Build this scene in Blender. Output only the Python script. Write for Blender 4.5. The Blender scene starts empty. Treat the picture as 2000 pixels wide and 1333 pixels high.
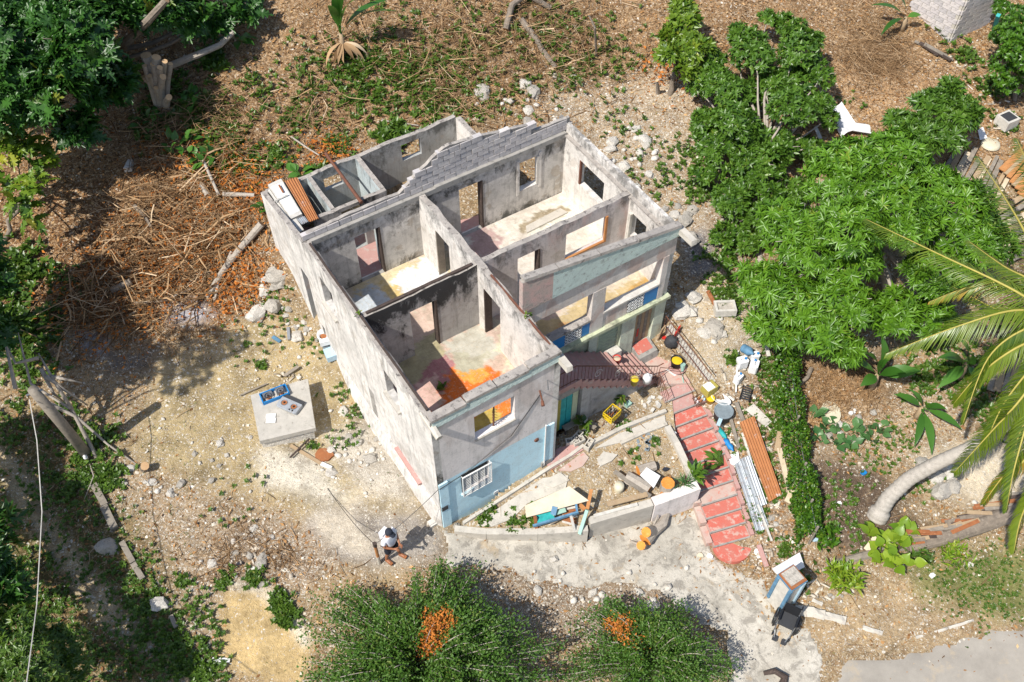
import bpy, math, random
import numpy as np
from mathutils import Vector, Matrix
S = bpy.context.scene
COL = S.collection
# ---------------------------------------------------------------- camera
F_PX, PITCH, CAM_H = 1850.0, 0.66771, 25.5584          # focal length in photo pixels, tilt from straight down, height
cam_d = bpy.data.cameras.new('camera'); cam = bpy.data.objects.new('camera', cam_d); COL.objects.link(cam)
cam.location = (0, 0, CAM_H); cam.rotation_euler = (PITCH, 0, 0)
cam_d.sensor_width = 36.0; cam_d.lens = F_PX * 36.0 / 2000.0
cam_d.clip_start = 0.5; cam_d.clip_end = 2000.0
S.camera = cam
# ---------------------------------------------------------------- sky, sun, exposure
SUN_EL = math.radians(52.5)
SUN_DIR = Vector((0.734, 0.709, 0.0)).normalized()      # the way shadows fall on the ground
w = bpy.data.worlds.new('World'); S.world = w; w.use_nodes = True
nt = w.node_tree; nt.nodes.clear()
sky = nt.nodes.new('ShaderNodeTexSky'); sky.sky_type = 'NISHITA'; sky.sun_disc = False
sky.sun_elevation = SUN_EL
sky.sun_rotation = math.atan2(-SUN_DIR.x, -SUN_DIR.y)
sky.air_density = 1.0; sky.dust_density = 1.2
bg = nt.nodes.new('ShaderNodeBackground'); bg.inputs[1].default_value = 0.12
out = nt.nodes.new('ShaderNodeOutputWorld')
nt.links.new(sky.outputs[0], bg.inputs[0]); nt.links.new(bg.outputs[0], out.inputs[0])
sun_d = bpy.data.lights.new('sun', 'SUN'); sun_d.energy = 4.8; sun_d.angle = math.radians(0.5); sun_d.color = (1.0, 0.95, 0.87)
sun = bpy.data.objects.new('sun', sun_d); COL.objects.link(sun); sun.location = (-20, -10, 40)
ldir = Vector((SUN_DIR.x * math.cos(SUN_EL), SUN_DIR.y * math.cos(SUN_EL), -math.sin(SUN_EL)))
sun.rotation_euler = ldir.to_track_quat('-Z', 'Y').to_euler()
vs = S.view_settings
vs.view_transform = 'Standard'; vs.look = 'None'; vs.gamma = 1.0; vs.use_curve_mapping = False; vs.exposure = 0.36
S.render.engine = 'CYCLES'
# ---------------------------------------------------------------- photo pixels -> places
_c, _s = math.cos(PITCH), math.sin(PITCH)
def P(px, py, z):
    """point of the photo pixel (2000 x 1333) that lies at height z"""
    a = (px - 1000.0) / F_PX; b = (666.5 - py) / F_PX
    d = (a, _s + b * _c, -_c + b * _s)
    t = (z - CAM_H) / d[2]
    return Vector((d[0] * t, d[1] * t, z))
def pix(X):
    X = np.asarray(X, float); d = X - np.array([0, 0, CAM_H])
    Z = d[..., 1] * _s - d[..., 2] * _c
    return 1000 + F_PX * d[..., 0] / Z, 666.5 - F_PX * (d[..., 1] * _c + d[..., 2] * _s) / Z
# house frame: u runs back along the left wall, v runs right along the front wall
YAW = 0.57011; HX, HY = -2.0659, 13.1177
_cy, _sy = math.cos(YAW), math.sin(YAW)
def L(u, v, z):
    return Vector((HX - u * _sy + v * _cy, HY + u * _cy + v * _sy, z))
# ---------------------------------------------------------------- numpy noise
def _hash(ix, iy, seed):
    h = (ix.astype(np.int64) * 374761393 + iy.astype(np.int64) * 668265263 + seed * 974634777) & 0x7fffffff
    h = ((h ^ (h >> 13)) * 1274126177) & 0x7fffffff
    return ((h ^ (h >> 16)) & 0xffff) / 65535.0
def vnoise(x, y, seed=0):
    ix = np.floor(x); iy = np.floor(y); fx = x - ix; fy = y - iy
    fx = fx * fx * (3 - 2 * fx); fy = fy * fy * (3 - 2 * fy)
    a = _hash(ix, iy, seed); b = _hash(ix + 1, iy, seed); c = _hash(ix, iy + 1, seed); d = _hash(ix + 1, iy + 1, seed)
    return (a * (1 - fx) + b * fx) * (1 - fy) + (c * (1 - fx) + d * fx) * fy
def fbm(x, y, seed=0, oct=4):
    x = np.asarray(x, float); y = np.asarray(y, float)
    t = 0; amp = .5; n = 0
    for o in range(oct):
        t = t + amp * vnoise(x * 2 ** o + o * 17.3, y * 2 ** o - o * 9.1, seed + o); n += amp; amp *= .5
    return t / n
# ---------------------------------------------------------------- materials
MATS = {}
def _ramp(nt, fac, stops):
    r = nt.nodes.new('ShaderNodeValToRGB'); e = r.color_ramp.elements
    e[0].position, e[0].color = stops[0][0], (*stops[0][1], 1)
    e[1].position, e[1].color = stops[-1][0], (*stops[-1][1], 1)
    for p, c in stops[1:-1]:
        k = e.new(p); k.color = (*c, 1)
    nt.links.new(fac, r.inputs[0]); return r.outputs[0]
def _noise(nt, co, scale, detail=4, rough=.6, dist=0):
    n = nt.nodes.new('ShaderNodeTexNoise'); n.inputs['Scale'].default_value = scale
    n.inputs['Detail'].default_value = detail; n.inputs['Roughness'].default_value = rough; n.inputs['Distortion'].default_value = dist
    if co is not None: nt.links.new(co, n.inputs['Vector'])
    return n.outputs[0]
def _mix(nt, fac, a, b, mode='MIX'):
    m = nt.nodes.new('ShaderNodeMix'); m.data_type = 'RGBA'; m.blend_type = mode
    for i, x in ((0, fac), (6, a), (7, b)):
        if isinstance(x, (int, float)): m.inputs[i].default_value = x
        elif isinstance(x, tuple): m.inputs[i].default_value = (*x, 1)
        else: nt.links.new(x, m.inputs[i])
    return m.outputs[2]
def _map(nt, x, a, b, c=0., d=1.):
    m = nt.nodes.new('ShaderNodeMapRange'); nt.links.new(x, m.inputs[0])
    for i, v in enumerate((a, b, c, d)): m.inputs[i + 1].default_value = v
    return m.outputs[0]
def _math(nt, op, a, b):
    m = nt.nodes.new('ShaderNodeMath'); m.operation = op
    for i, x in enumerate((a, b)):
        if isinstance(x, (int, float)): m.inputs[i].default_value = x
        else: nt.links.new(x, m.inputs[i])
    return m.outputs[0]
def _scaled(nt, co, sc):
    m = nt.nodes.new('ShaderNodeMapping'); nt.links.new(co, m.inputs[0]); m.inputs['Scale'].default_value = sc
    return m.outputs[0]
def new_mat(name, rough=.85, spec=.3):
    m = bpy.data.materials.new(name); m.use_nodes = True; nt = m.node_tree
    b = nt.nodes['Principled BSDF']; b.inputs['Roughness'].default_value = rough; b.inputs['Specular IOR Level'].default_value = spec
    tc = nt.nodes.new('ShaderNodeTexCoord')
    MATS[name] = m
    return m, nt, b, tc.outputs['Object']
def _bump(nt, b, h, strength=.4, dist=.02):
    k = nt.nodes.new('ShaderNodeBump'); k.inputs['Strength'].default_value = strength; k.inputs['Distance'].default_value = dist
    nt.links.new(h, k.inputs['Height']); nt.links.new(k.outputs[0], b.inputs['Normal'])
def mottled(name, c1, c2, scale=3, c3=None, s3=12, amt3=.5, rough=.85, spec=.3, bump=.3, bscale=30, bdist=.01, metal=0, thr=.55):
    """two colours mottled by noise, an optional third as blotches of wear"""
    m, nt, b, co = new_mat(name, rough, spec)
    n = _noise(nt, co, scale, 5, .65)
    col = _ramp(nt, n, [(.32, c1), (.68, c2)])
    if c3:
        n3 = _noise(nt, co, s3, 5, .7)
        f = _map(nt, n3, thr, thr + .1, 0, amt3)
        col = _mix(nt, f, col, c3)
    fine = _noise(nt, co, bscale * 2.5, 3, .7)
    col = _mix(nt, .35, col, _ramp(nt, fine, [(.3, (.55, .55, .55)), (.7, (1, 1, 1))]), 'MULTIPLY')
    nt.links.new(col, b.inputs['Base Color']); b.inputs['Metallic'].default_value = metal
    if bump: _bump(nt, b, _noise(nt, co, bscale, 4, .7), bump, bdist)
    return m
def plaster(name, base, base2, mould=.5, mcol=(.035, .034, .033), top=5.6, pink=None, bump=.25, pinkamt=.5, grime=.5, streak=.5, lowm=0, peel=.35):
    """weathered, lime-washed plaster: blotches, rain streaks, black mould that gathers under the wall head"""
    m, nt, b, co = new_mat(name, .92, .15)
    col = _ramp(nt, _noise(nt, co, .9, 5, .6), [(.3, base2), (.62, base)])
    if pink:
        col = _mix(nt, _map(nt, _noise(nt, _scaled(nt, co, (1.1, 1.1, .55)), 1.4, 4, .6, .6), .5, .62, 0, pinkamt), col, pink)
    g = _noise(nt, co, 3.2, 6, .72)
    col = _mix(nt, _map(nt, g, .48, .62, 0, grime), col, (.30, .285, .26))
    pe = _noise(nt, co, 1.7, 8, .62, .2)
    col = _mix(nt, _map(nt, pe, .585, .60, 0, peel), col, (.40, .345, .28))
    sp_ = _noise(nt, co, 26, 3, .6)
    col = _mix(nt, _map(nt, sp_, .62, .70, 0, .55), col, (.13, .125, .115))
    st = _noise(nt, _scaled(nt, co, (5.5, 5.5, .45)), 1.3, 5, .65)
    col = _mix(nt, _map(nt, st, .52, .74, 0, streak), col, (.17, .165, .155))
    if mould:
        sep = nt.nodes.new('ShaderNodeSeparateXYZ'); nt.links.new(co, sep.inputs[0])
        hi = _map(nt, sep.outputs[2], top - 1.9, top, -.12, .16)
        if lowm:
            lo = _map(nt, sep.outputs[2], 2.9, 3.5, .16 * lowm, -.1)
            hi = _math(nt, 'MAXIMUM', hi, lo)
        mn = _noise(nt, _scaled(nt, co, (1.6, 1.6, .9)), 1.1, 7, .74, .3)
        mk = _math(nt, 'ADD', mn, hi)
        col = _mix(nt, _map(nt, mk, .68 - .22 * mould, .80 - .2 * mould, 0, min(.95, .35 + mould * .8)), col, mcol)
    fine = _noise(nt, co, 55, 4, .7)
    col = _mix(nt, .3, col, _ramp(nt, fine, [(.3, (.5, .5, .5)), (.65, (1, 1, 1))]), 'MULTIPLY')
    nt.links.new(col, b.inputs['Base Color'])
    _bump(nt, b, _noise(nt, co, 14, 7, .7), bump, .03)
    return m
def leafmat(name, dark, light, yellow=None, yamt=.25, rough=.38, trans=.3, spec=.5):
    """leaf colour varies per leaf by the mesh attribute 'tint' (0..1)"""
    m = bpy.data.materials.new(name); m.use_nodes = True; nt = m.node_tree; MATS[name] = m
    b = nt.nodes['Principled BSDF']; b.inputs['Roughness'].default_value = rough; b.inputs['Specular IOR Level'].default_value = spec
    at = nt.nodes.new('ShaderNodeAttribute'); at.attribute_name = 'tint'
    stops = [(0, dark), (.75, light)]
    if yellow: stops = [(0, dark), (.6, light), (1 - yamt, light), (1, yellow)]
    col = _ramp(nt, at.outputs['Fac'], stops)
    tr = nt.nodes.new('ShaderNodeBsdfTranslucent'); mx = nt.nodes.new('ShaderNodeMixShader'); mx.inputs[0].default_value = trans
    nt.links.new(col, b.inputs['Base Color']); nt.links.new(col, tr.inputs[0])
    o = nt.nodes['Material Output']
    nt.links.new(b.outputs[0], mx.inputs[1]); nt.links.new(tr.outputs[0], mx.inputs[2]); nt.links.new(mx.outputs[0], o.inputs[0])
    return m
def flat(name, c, rough=.6, metal=0, var=.15, spec=.4):
    c2 = tuple(max(0, x * (1 - var)) for x in c)
    return mottled(name, c, c2, 6, rough=rough, metal=metal, bump=.05, spec=spec)
# ---------------------------------------------------------------- meshes
class MB:
    """collects faces; build with put()"""
    def __init__(s): s.v = []; s.f = []; s.m = []
    def add(s, vs, fs, m=0):
        o = len(s.v); s.v += [tuple(x) for x in vs]
        s.f += [tuple(o + i for i in f) for f in fs]; s.m += [m] * len(fs); return s
    def hexa(s, c, m=0):
        """8 corners: bottom 4 counter-clockwise, then top 4"""
        return s.add(c, [(3, 2, 1, 0), (4, 5, 6, 7), (0, 1, 5, 4), (1, 2, 6, 5), (2, 3, 7, 6), (3, 0, 4, 7)], m)
    def box(s, c, d, rz=0, m=0, rx=0, ry=0):
        R = Matrix.Rotation(rz, 3, 'Z') @ Matrix.Rotation(ry, 3, 'Y') @ Matrix.Rotation(rx, 3, 'X')
        x, y, z = d[0] / 2, d[1] / 2, d[2] / 2; c = Vector(c)
        return s.hexa([c + R @ Vector(p) for p in ((-x, -y, -z), (x, -y, -z), (x, y, -z), (-x, y, -z), (-x, -y, z), (x, -y, z), (x, y, z), (-x, y, z))], m)
    def lbox(s, u0, u1, v0, v1, z0, z1, m=0):
        """box along the axes of the house"""
        return s.hexa([L(u0, v1, z0), L(u1, v1, z0), L(u1, v0, z0), L(u0, v0, z0), L(u0, v1, z1), L(u1, v1, z1), L(u1, v0, z1), L(u0, v0, z1)], m)
    def prism(s, poly, z0, z1, m=0, mtop=None):
        """vertical prism over a polygon of (x,y[,z]); z1 may be None: the top follows the polygon's z"""
        n = len(poly)
        a = sum(poly[i][0] * poly[(i + 1) % n][1] - poly[(i + 1) % n][0] * poly[i][1] for i in range(n))
        if a < 0: poly = list(poly)[::-1]
        bot = [(p[0], p[1], z0 if not callable(z0) else z0(p)) for p in poly]; top = [(p[0], p[1], z1 if z1 is not None else p[2]) for p in poly]
        o = len(s.v); s.v += bot + top
        s.f.append(tuple(o + i for i in range(n))[::-1]); s.m.append(m)
        s.f.append(tuple(o + n + i for i in range(n))); s.m.append(m if mtop is None else mtop)
        for i in range(n):
            j = (i + 1) % n; s.f.append((o + i, o + j, o + n + j, o + n + i)); s.m.append(m)
        return s
    def tube(s, pts, rad, n=8, m=0, cap=True, mcap=None, jit=0, rng=None):
        pts = [Vector(p) for p in pts]
        if isinstance(rad, (int, float)): rad = [rad] * len(pts)
        o = len(s.v); N = len(pts); ref = Vector((0, 0, 1))
        for i, p in enumerate(pts):
            t = (pts[min(i + 1, N - 1)] - pts[max(i - 1, 0)]).normalized()
            if abs(t.dot(ref)) > .95: ref = Vector((1, 0, 0)) if abs(t.x) < .9 else Vector((0, 1, 0))
            a = t.cross(ref).normalized(); b = t.cross(a)
            for k in range(n):
                an = 2 * math.pi * k / n; r = rad[i] * (1 + (rng.uniform(-jit, jit) if rng else 0))
                s.v.append(tuple(p + a * math.cos(an) * r + b * math.sin(an) * r))
        for i in range(N - 1):
            for k in range(n):
                k2 = (k + 1) % n
                s.f.append((o + i * n + k, o + i * n + k2, o + (i + 1) * n + k2, o + (i + 1) * n + k)); s.m.append(m)
        if cap:
            s.f.append(tuple(o + k for k in range(n))[::-1]); s.m.append(m if mcap is None else mcap)
            s.f.append(tuple(o + (N - 1) * n + k for k in range(n))); s.m.append(m if mcap is None else mcap)
        return s
    def lathe(s, prof, c=(0, 0, 0), n=20, m=0, a0=0, a1=2 * math.pi):
        """profile of (r, z) turned about a vertical axis"""
        o = len(s.v); c = Vector(c)
        for r, z in prof:
            for k in range(n):
                a = a0 + (a1 - a0) * k / n; s.v.append((c.x + r * math.cos(a), c.y + r * math.sin(a), c.z + z))
        for i in range(len(prof) - 1):
            for k in range(n):
                k2 = (k + 1) % n
                s.f.append((o + i * n + k, o + i * n + k2, o + (i + 1) * n + k2, o + (i + 1) * n + k)); s.m.append(m)
        return s
    def xf(s, M):
        s.v = [tuple(M @ Vector(v)) for v in s.v]; return s
def link(name, me, parent=None, mats=()):
    for mt in mats: me.materials.append(MATS[mt] if isinstance(mt, str) else mt)
    o = bpy.data.objects.new(name, me); COL.objects.link(o)
    if parent is not None:
        o.parent = parent
        if '_base' in parent: pass
    return o
def put(name, mb, mats, parent=None, smooth=False, world=True):
    """one mesh object. world: vertices are world coordinates, kept in place under the parent"""
    if isinstance(mats, str): mats = [mats]
    me = bpy.data.meshes.new(name); me.from_pydata(mb.v, [], mb.f)
    for mt in mats: me.materials.append(MATS[mt])
    if len(mats) > 1: me.polygons.foreach_set('material_index', mb.m)
    if smooth: me.polygons.foreach_set('use_smooth', [True] * len(mb.f))
    o = bpy.data.objects.new(name, me); COL.objects.link(o)
    if parent is not None: attach(o, parent, world)
    elif world and mb.v:                                   # own origin at the base of the thing
        a = np.array(mb.v); c = Vector((a[:, 0].mean(), a[:, 1].mean(), a[:, 2].min()))
        me.transform(Matrix.Translation(-c)); o.location = c
    me.update()
    return o
def wmat(o):
    M = Matrix.LocRotScale(o.location, o.rotation_euler, o.scale)
    return M if o.parent is None else wmat(o.parent) @ o.matrix_parent_inverse @ M
def attach(o, parent, world=True):
    o.parent = parent
    if world: o.matrix_parent_inverse = wmat(parent).inverted()
def tag(o, label, cat, group=None, kind=None):
    o['label'] = label; o['category'] = cat
    if group: o['group'] = group
    o['kind'] = kind or 'thing'
    return o
def thing(name, label, cat, loc, group=None, rz=0):
    o = bpy.data.objects.new(name, None); COL.objects.link(o); o.empty_display_size = .2
    o.location = loc; o.rotation_euler = (0, 0, rz); return tag(o, label, cat, group)
def struct(o, kind='structure'):
    o['kind'] = kind; return o
def np_mesh(name, V, F, mats, mi=None, smooth=False, tint=None, col=None, attrs=None, parent=None):
    """mesh from arrays: V (n,3); F (m,k), all faces with k corners"""
    V = np.ascontiguousarray(V, np.float32); F = np.ascontiguousarray(F, np.int32); m, k = F.shape
    me = bpy.data.meshes.new(name)
    me.vertices.add(len(V)); me.vertices.foreach_set('co', V.ravel())
    me.loops.add(m * k); me.loops.foreach_set('vertex_index', F.ravel())
    me.polygons.add(m); me.polygons.foreach_set('loop_start', np.arange(0, m * k, k, dtype=np.int32))
    me.polygons.foreach_set('loop_total', np.full(m, k, np.int32))
    for mt in ([mats] if isinstance(mats, str) else mats): me.materials.append(MATS[mt])
    if mi is not None: me.polygons.foreach_set('material_index', np.ascontiguousarray(mi, np.int32))
    if smooth: me.polygons.foreach_set('use_smooth', np.ones(m, bool))
    if tint is not None:
        a = me.attributes.new('tint', 'FLOAT', 'POINT'); a.data.foreach_set('value', np.ascontiguousarray(tint, np.float32))
    if col is not None:
        a = me.attributes.new('col', 'FLOAT_COLOR', 'POINT')
        a.data.foreach_set('color', np.ascontiguousarray(np.c_[col, np.ones(len(col))], np.float32).ravel())
    for nm, val in (attrs or {}).items():
        a = me.attributes.new(nm, 'FLOAT', 'POINT'); a.data.foreach_set('value', np.ascontiguousarray(val, np.float32))
    me.update(calc_edges=True); me.validate()
    o = bpy.data.objects.new(name, me); COL.objects.link(o)
    if parent is not None: attach(o, parent)
    return o
def scatter_arrays(tv, tf, pos, X, Y, Z, sc):
    """place template (tv,tf) at pos with axes X,Y,Z (n,3) and scale sc (n,) or (n,3)"""
    sc = np.asarray(sc, float)
    if sc.ndim == 1: sc = np.repeat(sc[:, None], 3, 1)
    t = tv[None] * sc[:, None, :]
    V = pos[:, None] + t[..., 0:1] * X[:, None] + t[..., 1:2] * Y[:, None] + t[..., 2:3] * Z[:, None]
    F = tf[None] + (np.arange(len(pos)) * len(tv))[:, None, None]
    return V.reshape(-1, 3), F.reshape(-1, tf.shape[1])
def unit(a): return a / np.maximum(np.linalg.norm(a, axis=-1, keepdims=True), 1e-9)
def frames(N, yaw, rng=None):
    """orthonormal axes with Z=N, X turned by yaw"""
    N = unit(N); ref = np.where(np.abs(N[:, 2:3]) < .95, np.array([[0, 0, 1.]]), np.array([[1., 0, 0]]))
    A = unit(np.cross(ref, N)); B = np.cross(N, A)
    X = A * np.cos(yaw)[:, None] + B * np.sin(yaw)[:, None]; Y = np.cross(N, X)
    return X, Y, N
# ================================================================= materials
plaster('wall_white', (.76, .72, .67), (.60, .57, .53), mould=.4, streak=.4, grime=.4)
plaster('wall_outer_left', (.74, .71, .67), (.54, .52, .49), mould=.25, streak=.75, grime=.4, mcol=(.09, .088, .082))
plaster('wall_front', (.83, .77, .74), (.73, .68, .65), mould=.05, peel=.1, pink=(.50, .40, .35), pinkamt=.4, streak=.3, grime=.25)
plaster('wall_mould', (.52, .50, .48), (.34, .33, .32), mould=.95, streak=.55, grime=.6, peel=.2)
plaster('wall_room', (.68, .65, .61), (.50, .48, .45), mould=.62, streak=.5, grime=.55, mcol=(.06, .06, .05), lowm=1.1, peel=.6)
plaster('wall_porch', (.72, .67, .62), (.62, .56, .52), mould=.05, pink=(.52, .33, .26), pinkamt=.55, streak=.3, grime=.25)
plaster('wall_inner', (.66, .61, .59), (.56, .52, .51), mould=.35, pink=(.60, .43, .38), pinkamt=.6, streak=.25, grime=.35)
plaster('wall_annex', (.46, .47, .46), (.30, .31, .30), mould=.45, top=4.9, streak=.5, grime=.5, mcol=(.06, .06, .05))
plaster('wall_annex_blue', (.55, .62, .63), (.40, .46, .47), mould=.25, top=4.9, streak=.35, grime=.35)
plaster('paint_blue', (.58, .83, .93), (.64, .85, .93), mould=0, peel=0, streak=.12, grime=.14, bump=.1)
plaster('paint_green', (.56, .60, .40), (.48, .52, .36), mould=.2, top=2.9, streak=.35, grime=.3, bump=.15)
plaster('paint_green_pale', (.64, .70, .56), (.56, .61, .50), mould=.1, top=2.9, streak=.3, grime=.3, bump=.3)
mottled('stucco_mint', (.60, .72, .67), (.50, .60, .57), 3, (.20, .20, .19), 6, .6, bump=.9, bscale=16, bdist=.05)
mottled('stucco_pink', (.62, .40, .36), (.42, .38, .34), 3, (.2, .2, .19), 6, .5, bump=.9, bscale=16, bdist=.05)
mottled('wall_head', (.46, .42, .375), (.28, .255, .235), 4, (.09, .08, .075), 6, .85, bump=.7, bscale=22, bdist=.03)
mottled('concrete_raw', (.38, .36, .33), (.27, .26, .24), 2.5, (.14, .13, .12), 5, .6, bump=.5, bscale=26, bdist=.015)
mottled('concrete_pale', (.58, .54, .47), (.44, .41, .36), 2, (.26, .24, .20), 5, .5, bump=.4, bscale=22)
for k, (a, b) in enumerate((((.58, .54, .53), (.47, .44, .43)), ((.52, .49, .48), (.42, .395, .39)), ((.63, .59, .565), (.52, .48, .46)))):
    mottled('block_%d' % k, a, b, 5, (.17, .16, .155), 9, .5, bump=.6, bscale=40)
mottled('concrete_mid', (.50, .47, .42), (.38, .36, .32), 2.5, (.22, .20, .17), 4, .6, bump=.5, bscale=26)
mottled('mortar', (.27, .255, .245), (.19, .18, .17), 6, bump=.5)
mottled('stair_pink', (.50, .30, .27), (.44, .25, .22), 4, (.46, .41, .36), 6, .75, bump=.3)
mottled('stair_red', (.55, .13, .095), (.50, .17, .13), 3, (.54, .40, .34), 4.5, .8, bump=.25, thr=.515)
mottled('stair_worn', (.52, .42, .36), (.50, .33, .28), 3, (.56, .18, .13), 4, .7, bump=.25)
mottled('riser_pink', (.46, .27, .23), (.40, .28, .24), 4, (.38, .35, .31), 6, .6)
mottled('wood_grey', (.30, .26, .21), (.19, .165, .135), 5, (.36, .32, .27), 12, .5, bump=.5, bscale=30)
mottled('wood_dark', (.085, .06, .05), (.05, .038, .032), 6, (.2, .15, .12), 14, .4, bump=.4)
mottled('wood_tan', (.42, .31, .19), (.33, .23, .14), 5, (.5, .42, .3), 10, .5, bump=.3)
mottled('wood_orange', (.50, .24, .09), (.40, .17, .06), 6, bump=.2)
mottled('wood_pale', (.62, .52, .38), (.52, .42, .29), 4, (.4, .33, .24), 8, .4)
mottled('plywood', (.66, .58, .45), (.58, .50, .37), 3, (.45, .38, .28), 5, .4, bump=.1)
mottled('rust', (.36, .14, .055), (.24, .085, .035), 5, (.42, .22, .11), 9, .6, rough=.9, bump=.3)
mottled('rusty_iron', (.20, .085, .05), (.12, .055, .04), 8, rough=.85, bump=.3)
mottled('zinc', (.52, .55, .58), (.40, .43, .46), 4, (.40, .20, .10), 6, .6, rough=.5, metal=.5, bump=.1, thr=.58)
mottled('zinc_rust', (.44, .19, .075), (.36, .15, .06), 4, (.55, .56, .57), 2.2, .9, rough=.75, bump=.2, thr=.60)
mottled('bark', (.27, .22, .17), (.17, .14, .11), 6, (.36, .31, .25), 10, .5, bump=.7, bscale=25, bdist=.03)
mottled('bark_pale', (.44, .39, .33), (.32, .28, .235), 6, (.2, .17, .14), 8, .5, bump=.6, bscale=20, bdist=.02)
mottled('bark_palm', (.46, .42, .37), (.36, .33, .29), 8, (.24, .21, .18), 10, .5, bump=.6, bscale=14)
mottled('cut_orange', (.72, .30, .06), (.60, .22, .04), 5, (.75, .42, .15), 12, .5, bump=.1)
mottled('cut_tan', (.60, .40, .22), (.50, .31, .16), 6, (.7, .52, .33), 12, .5, bump=.1)
mottled('rock', (.70, .66, .59), (.56, .52, .46), 4, (.22, .20, .17), 6, .6, bump=.8, bscale=14, bdist=.05)
mottled('rock_dark', (.52, .48, .42), (.40, .37, .32), 4, (.15, .14, .12), 6, .6, bump=.8, bscale=14, bdist=.05)
flat('white_paint', (.78, .78, .76)); flat('white_dirty', (.66, .63, .57), var=.3); flat('plastic_white', (.80, .80, .80), .4)
flat('blue_bright', (.015, .22, .55), .5); flat('blue_rail', (.12, .27, .42), .6, var=.4); flat('blue_pale', (.45, .62, .74), .5)
flat('turquoise', (.03, .42, .42), .6, var=.35); flat('yellow', (.75, .52, .02), .45); flat('yellow_olive', (.42, .36, .08), .6)
flat('red', (.58, .03, .02), .5); flat('black', (.014, .014, .016), .5); flat('black_shiny', (.02, .021, .024), .28)
flat('charcoal', (.045, .047, .052), .7); flat('steel', (.35, .36, .37), .4, .7); flat('chrome', (.55, .56, .57), .25, .9)
flat('grey_blue', (.24, .29, .32), .6, var=.3); flat('teal_pale', (.35, .55, .47), .6); flat('navy', (.012, .016, .03), .85); flat('navy_cloth', (.025, .03, .045), .9)
flat('shirt_white', (.74, .74, .78), .9, var=.1); flat('skin', (.36, .15, .075), .55, var=.1, spec=.4); flat('hair', (.02, .014, .01), .7)
flat('cream', (.68, .62, .46), .6); flat('shade_black', (.02, .018, .016), .95)
flat('breeze_black', (.05, .05, .05), .9)
leafmat('leaf_mango', (.035, .105, .008), (.125, .27, .018), (.26, .34, .035), .14)
leafmat('leaf_guava', (.024, .075, .008), (.10, .205, .022), (.22, .29, .04), .14)
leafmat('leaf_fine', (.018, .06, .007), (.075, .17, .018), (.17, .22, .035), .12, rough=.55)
leafmat('leaf_bread', (.012, .05, .010), (.05, .145, .02), (.22, .24, .03), .1)
leafmat('leaf_bread_yellow', (.045, .115, .010), (.15, .24, .02), (.33, .33, .03), .2)
leafmat('leaf_banana', (.03, .11, .012), (.085, .22, .03), (.22, .26, .05), .1, trans=.35)
leafmat('leaf_taro', (.04, .12, .03), (.10, .21, .07), None, trans=.25)
leafmat('leaf_pothos', (.10, .22, .01), (.26, .37, .03), (.36, .40, .06), .1, trans=.35)
leafmat('leaf_weed', (.03, .075, .010), (.10, .185, .022), (.26, .26, .06), .15)
leafmat('leaf_vine', (.015, .06, .006), (.08, .19, .012), (.18, .25, .02), .12)
leafmat('leaf_palm', (.03, .075, .006), (.13, .185, .014), (.32, .21, .03), .15, rough=.35, trans=.2)
leafmat('leaf_dry', (.16, .075, .03), (.40, .22, .09), (.60, .42, .22), .2, rough=.8, trans=.1, spec=.1)
leafmat('leaf_rust', (.28, .08, .015), (.52, .19, .04), None, rough=.8, trans=.15, spec=.1)
leafmat('straw', (.10, .055, .025), (.40, .26, .14), (.62, .48, .32), .18, rough=.85, trans=.05, spec=.1)
leafmat('grass_blade', (.05, .085, .012), (.17, .20, .045), (.36, .30, .11), .3, rough=.7, trans=.2)
leafmat('pebble', (.26, .215, .16), (.55, .49, .40), (.70, .66, .58), .25, rough=.9, trans=0, spec=.2)
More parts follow.
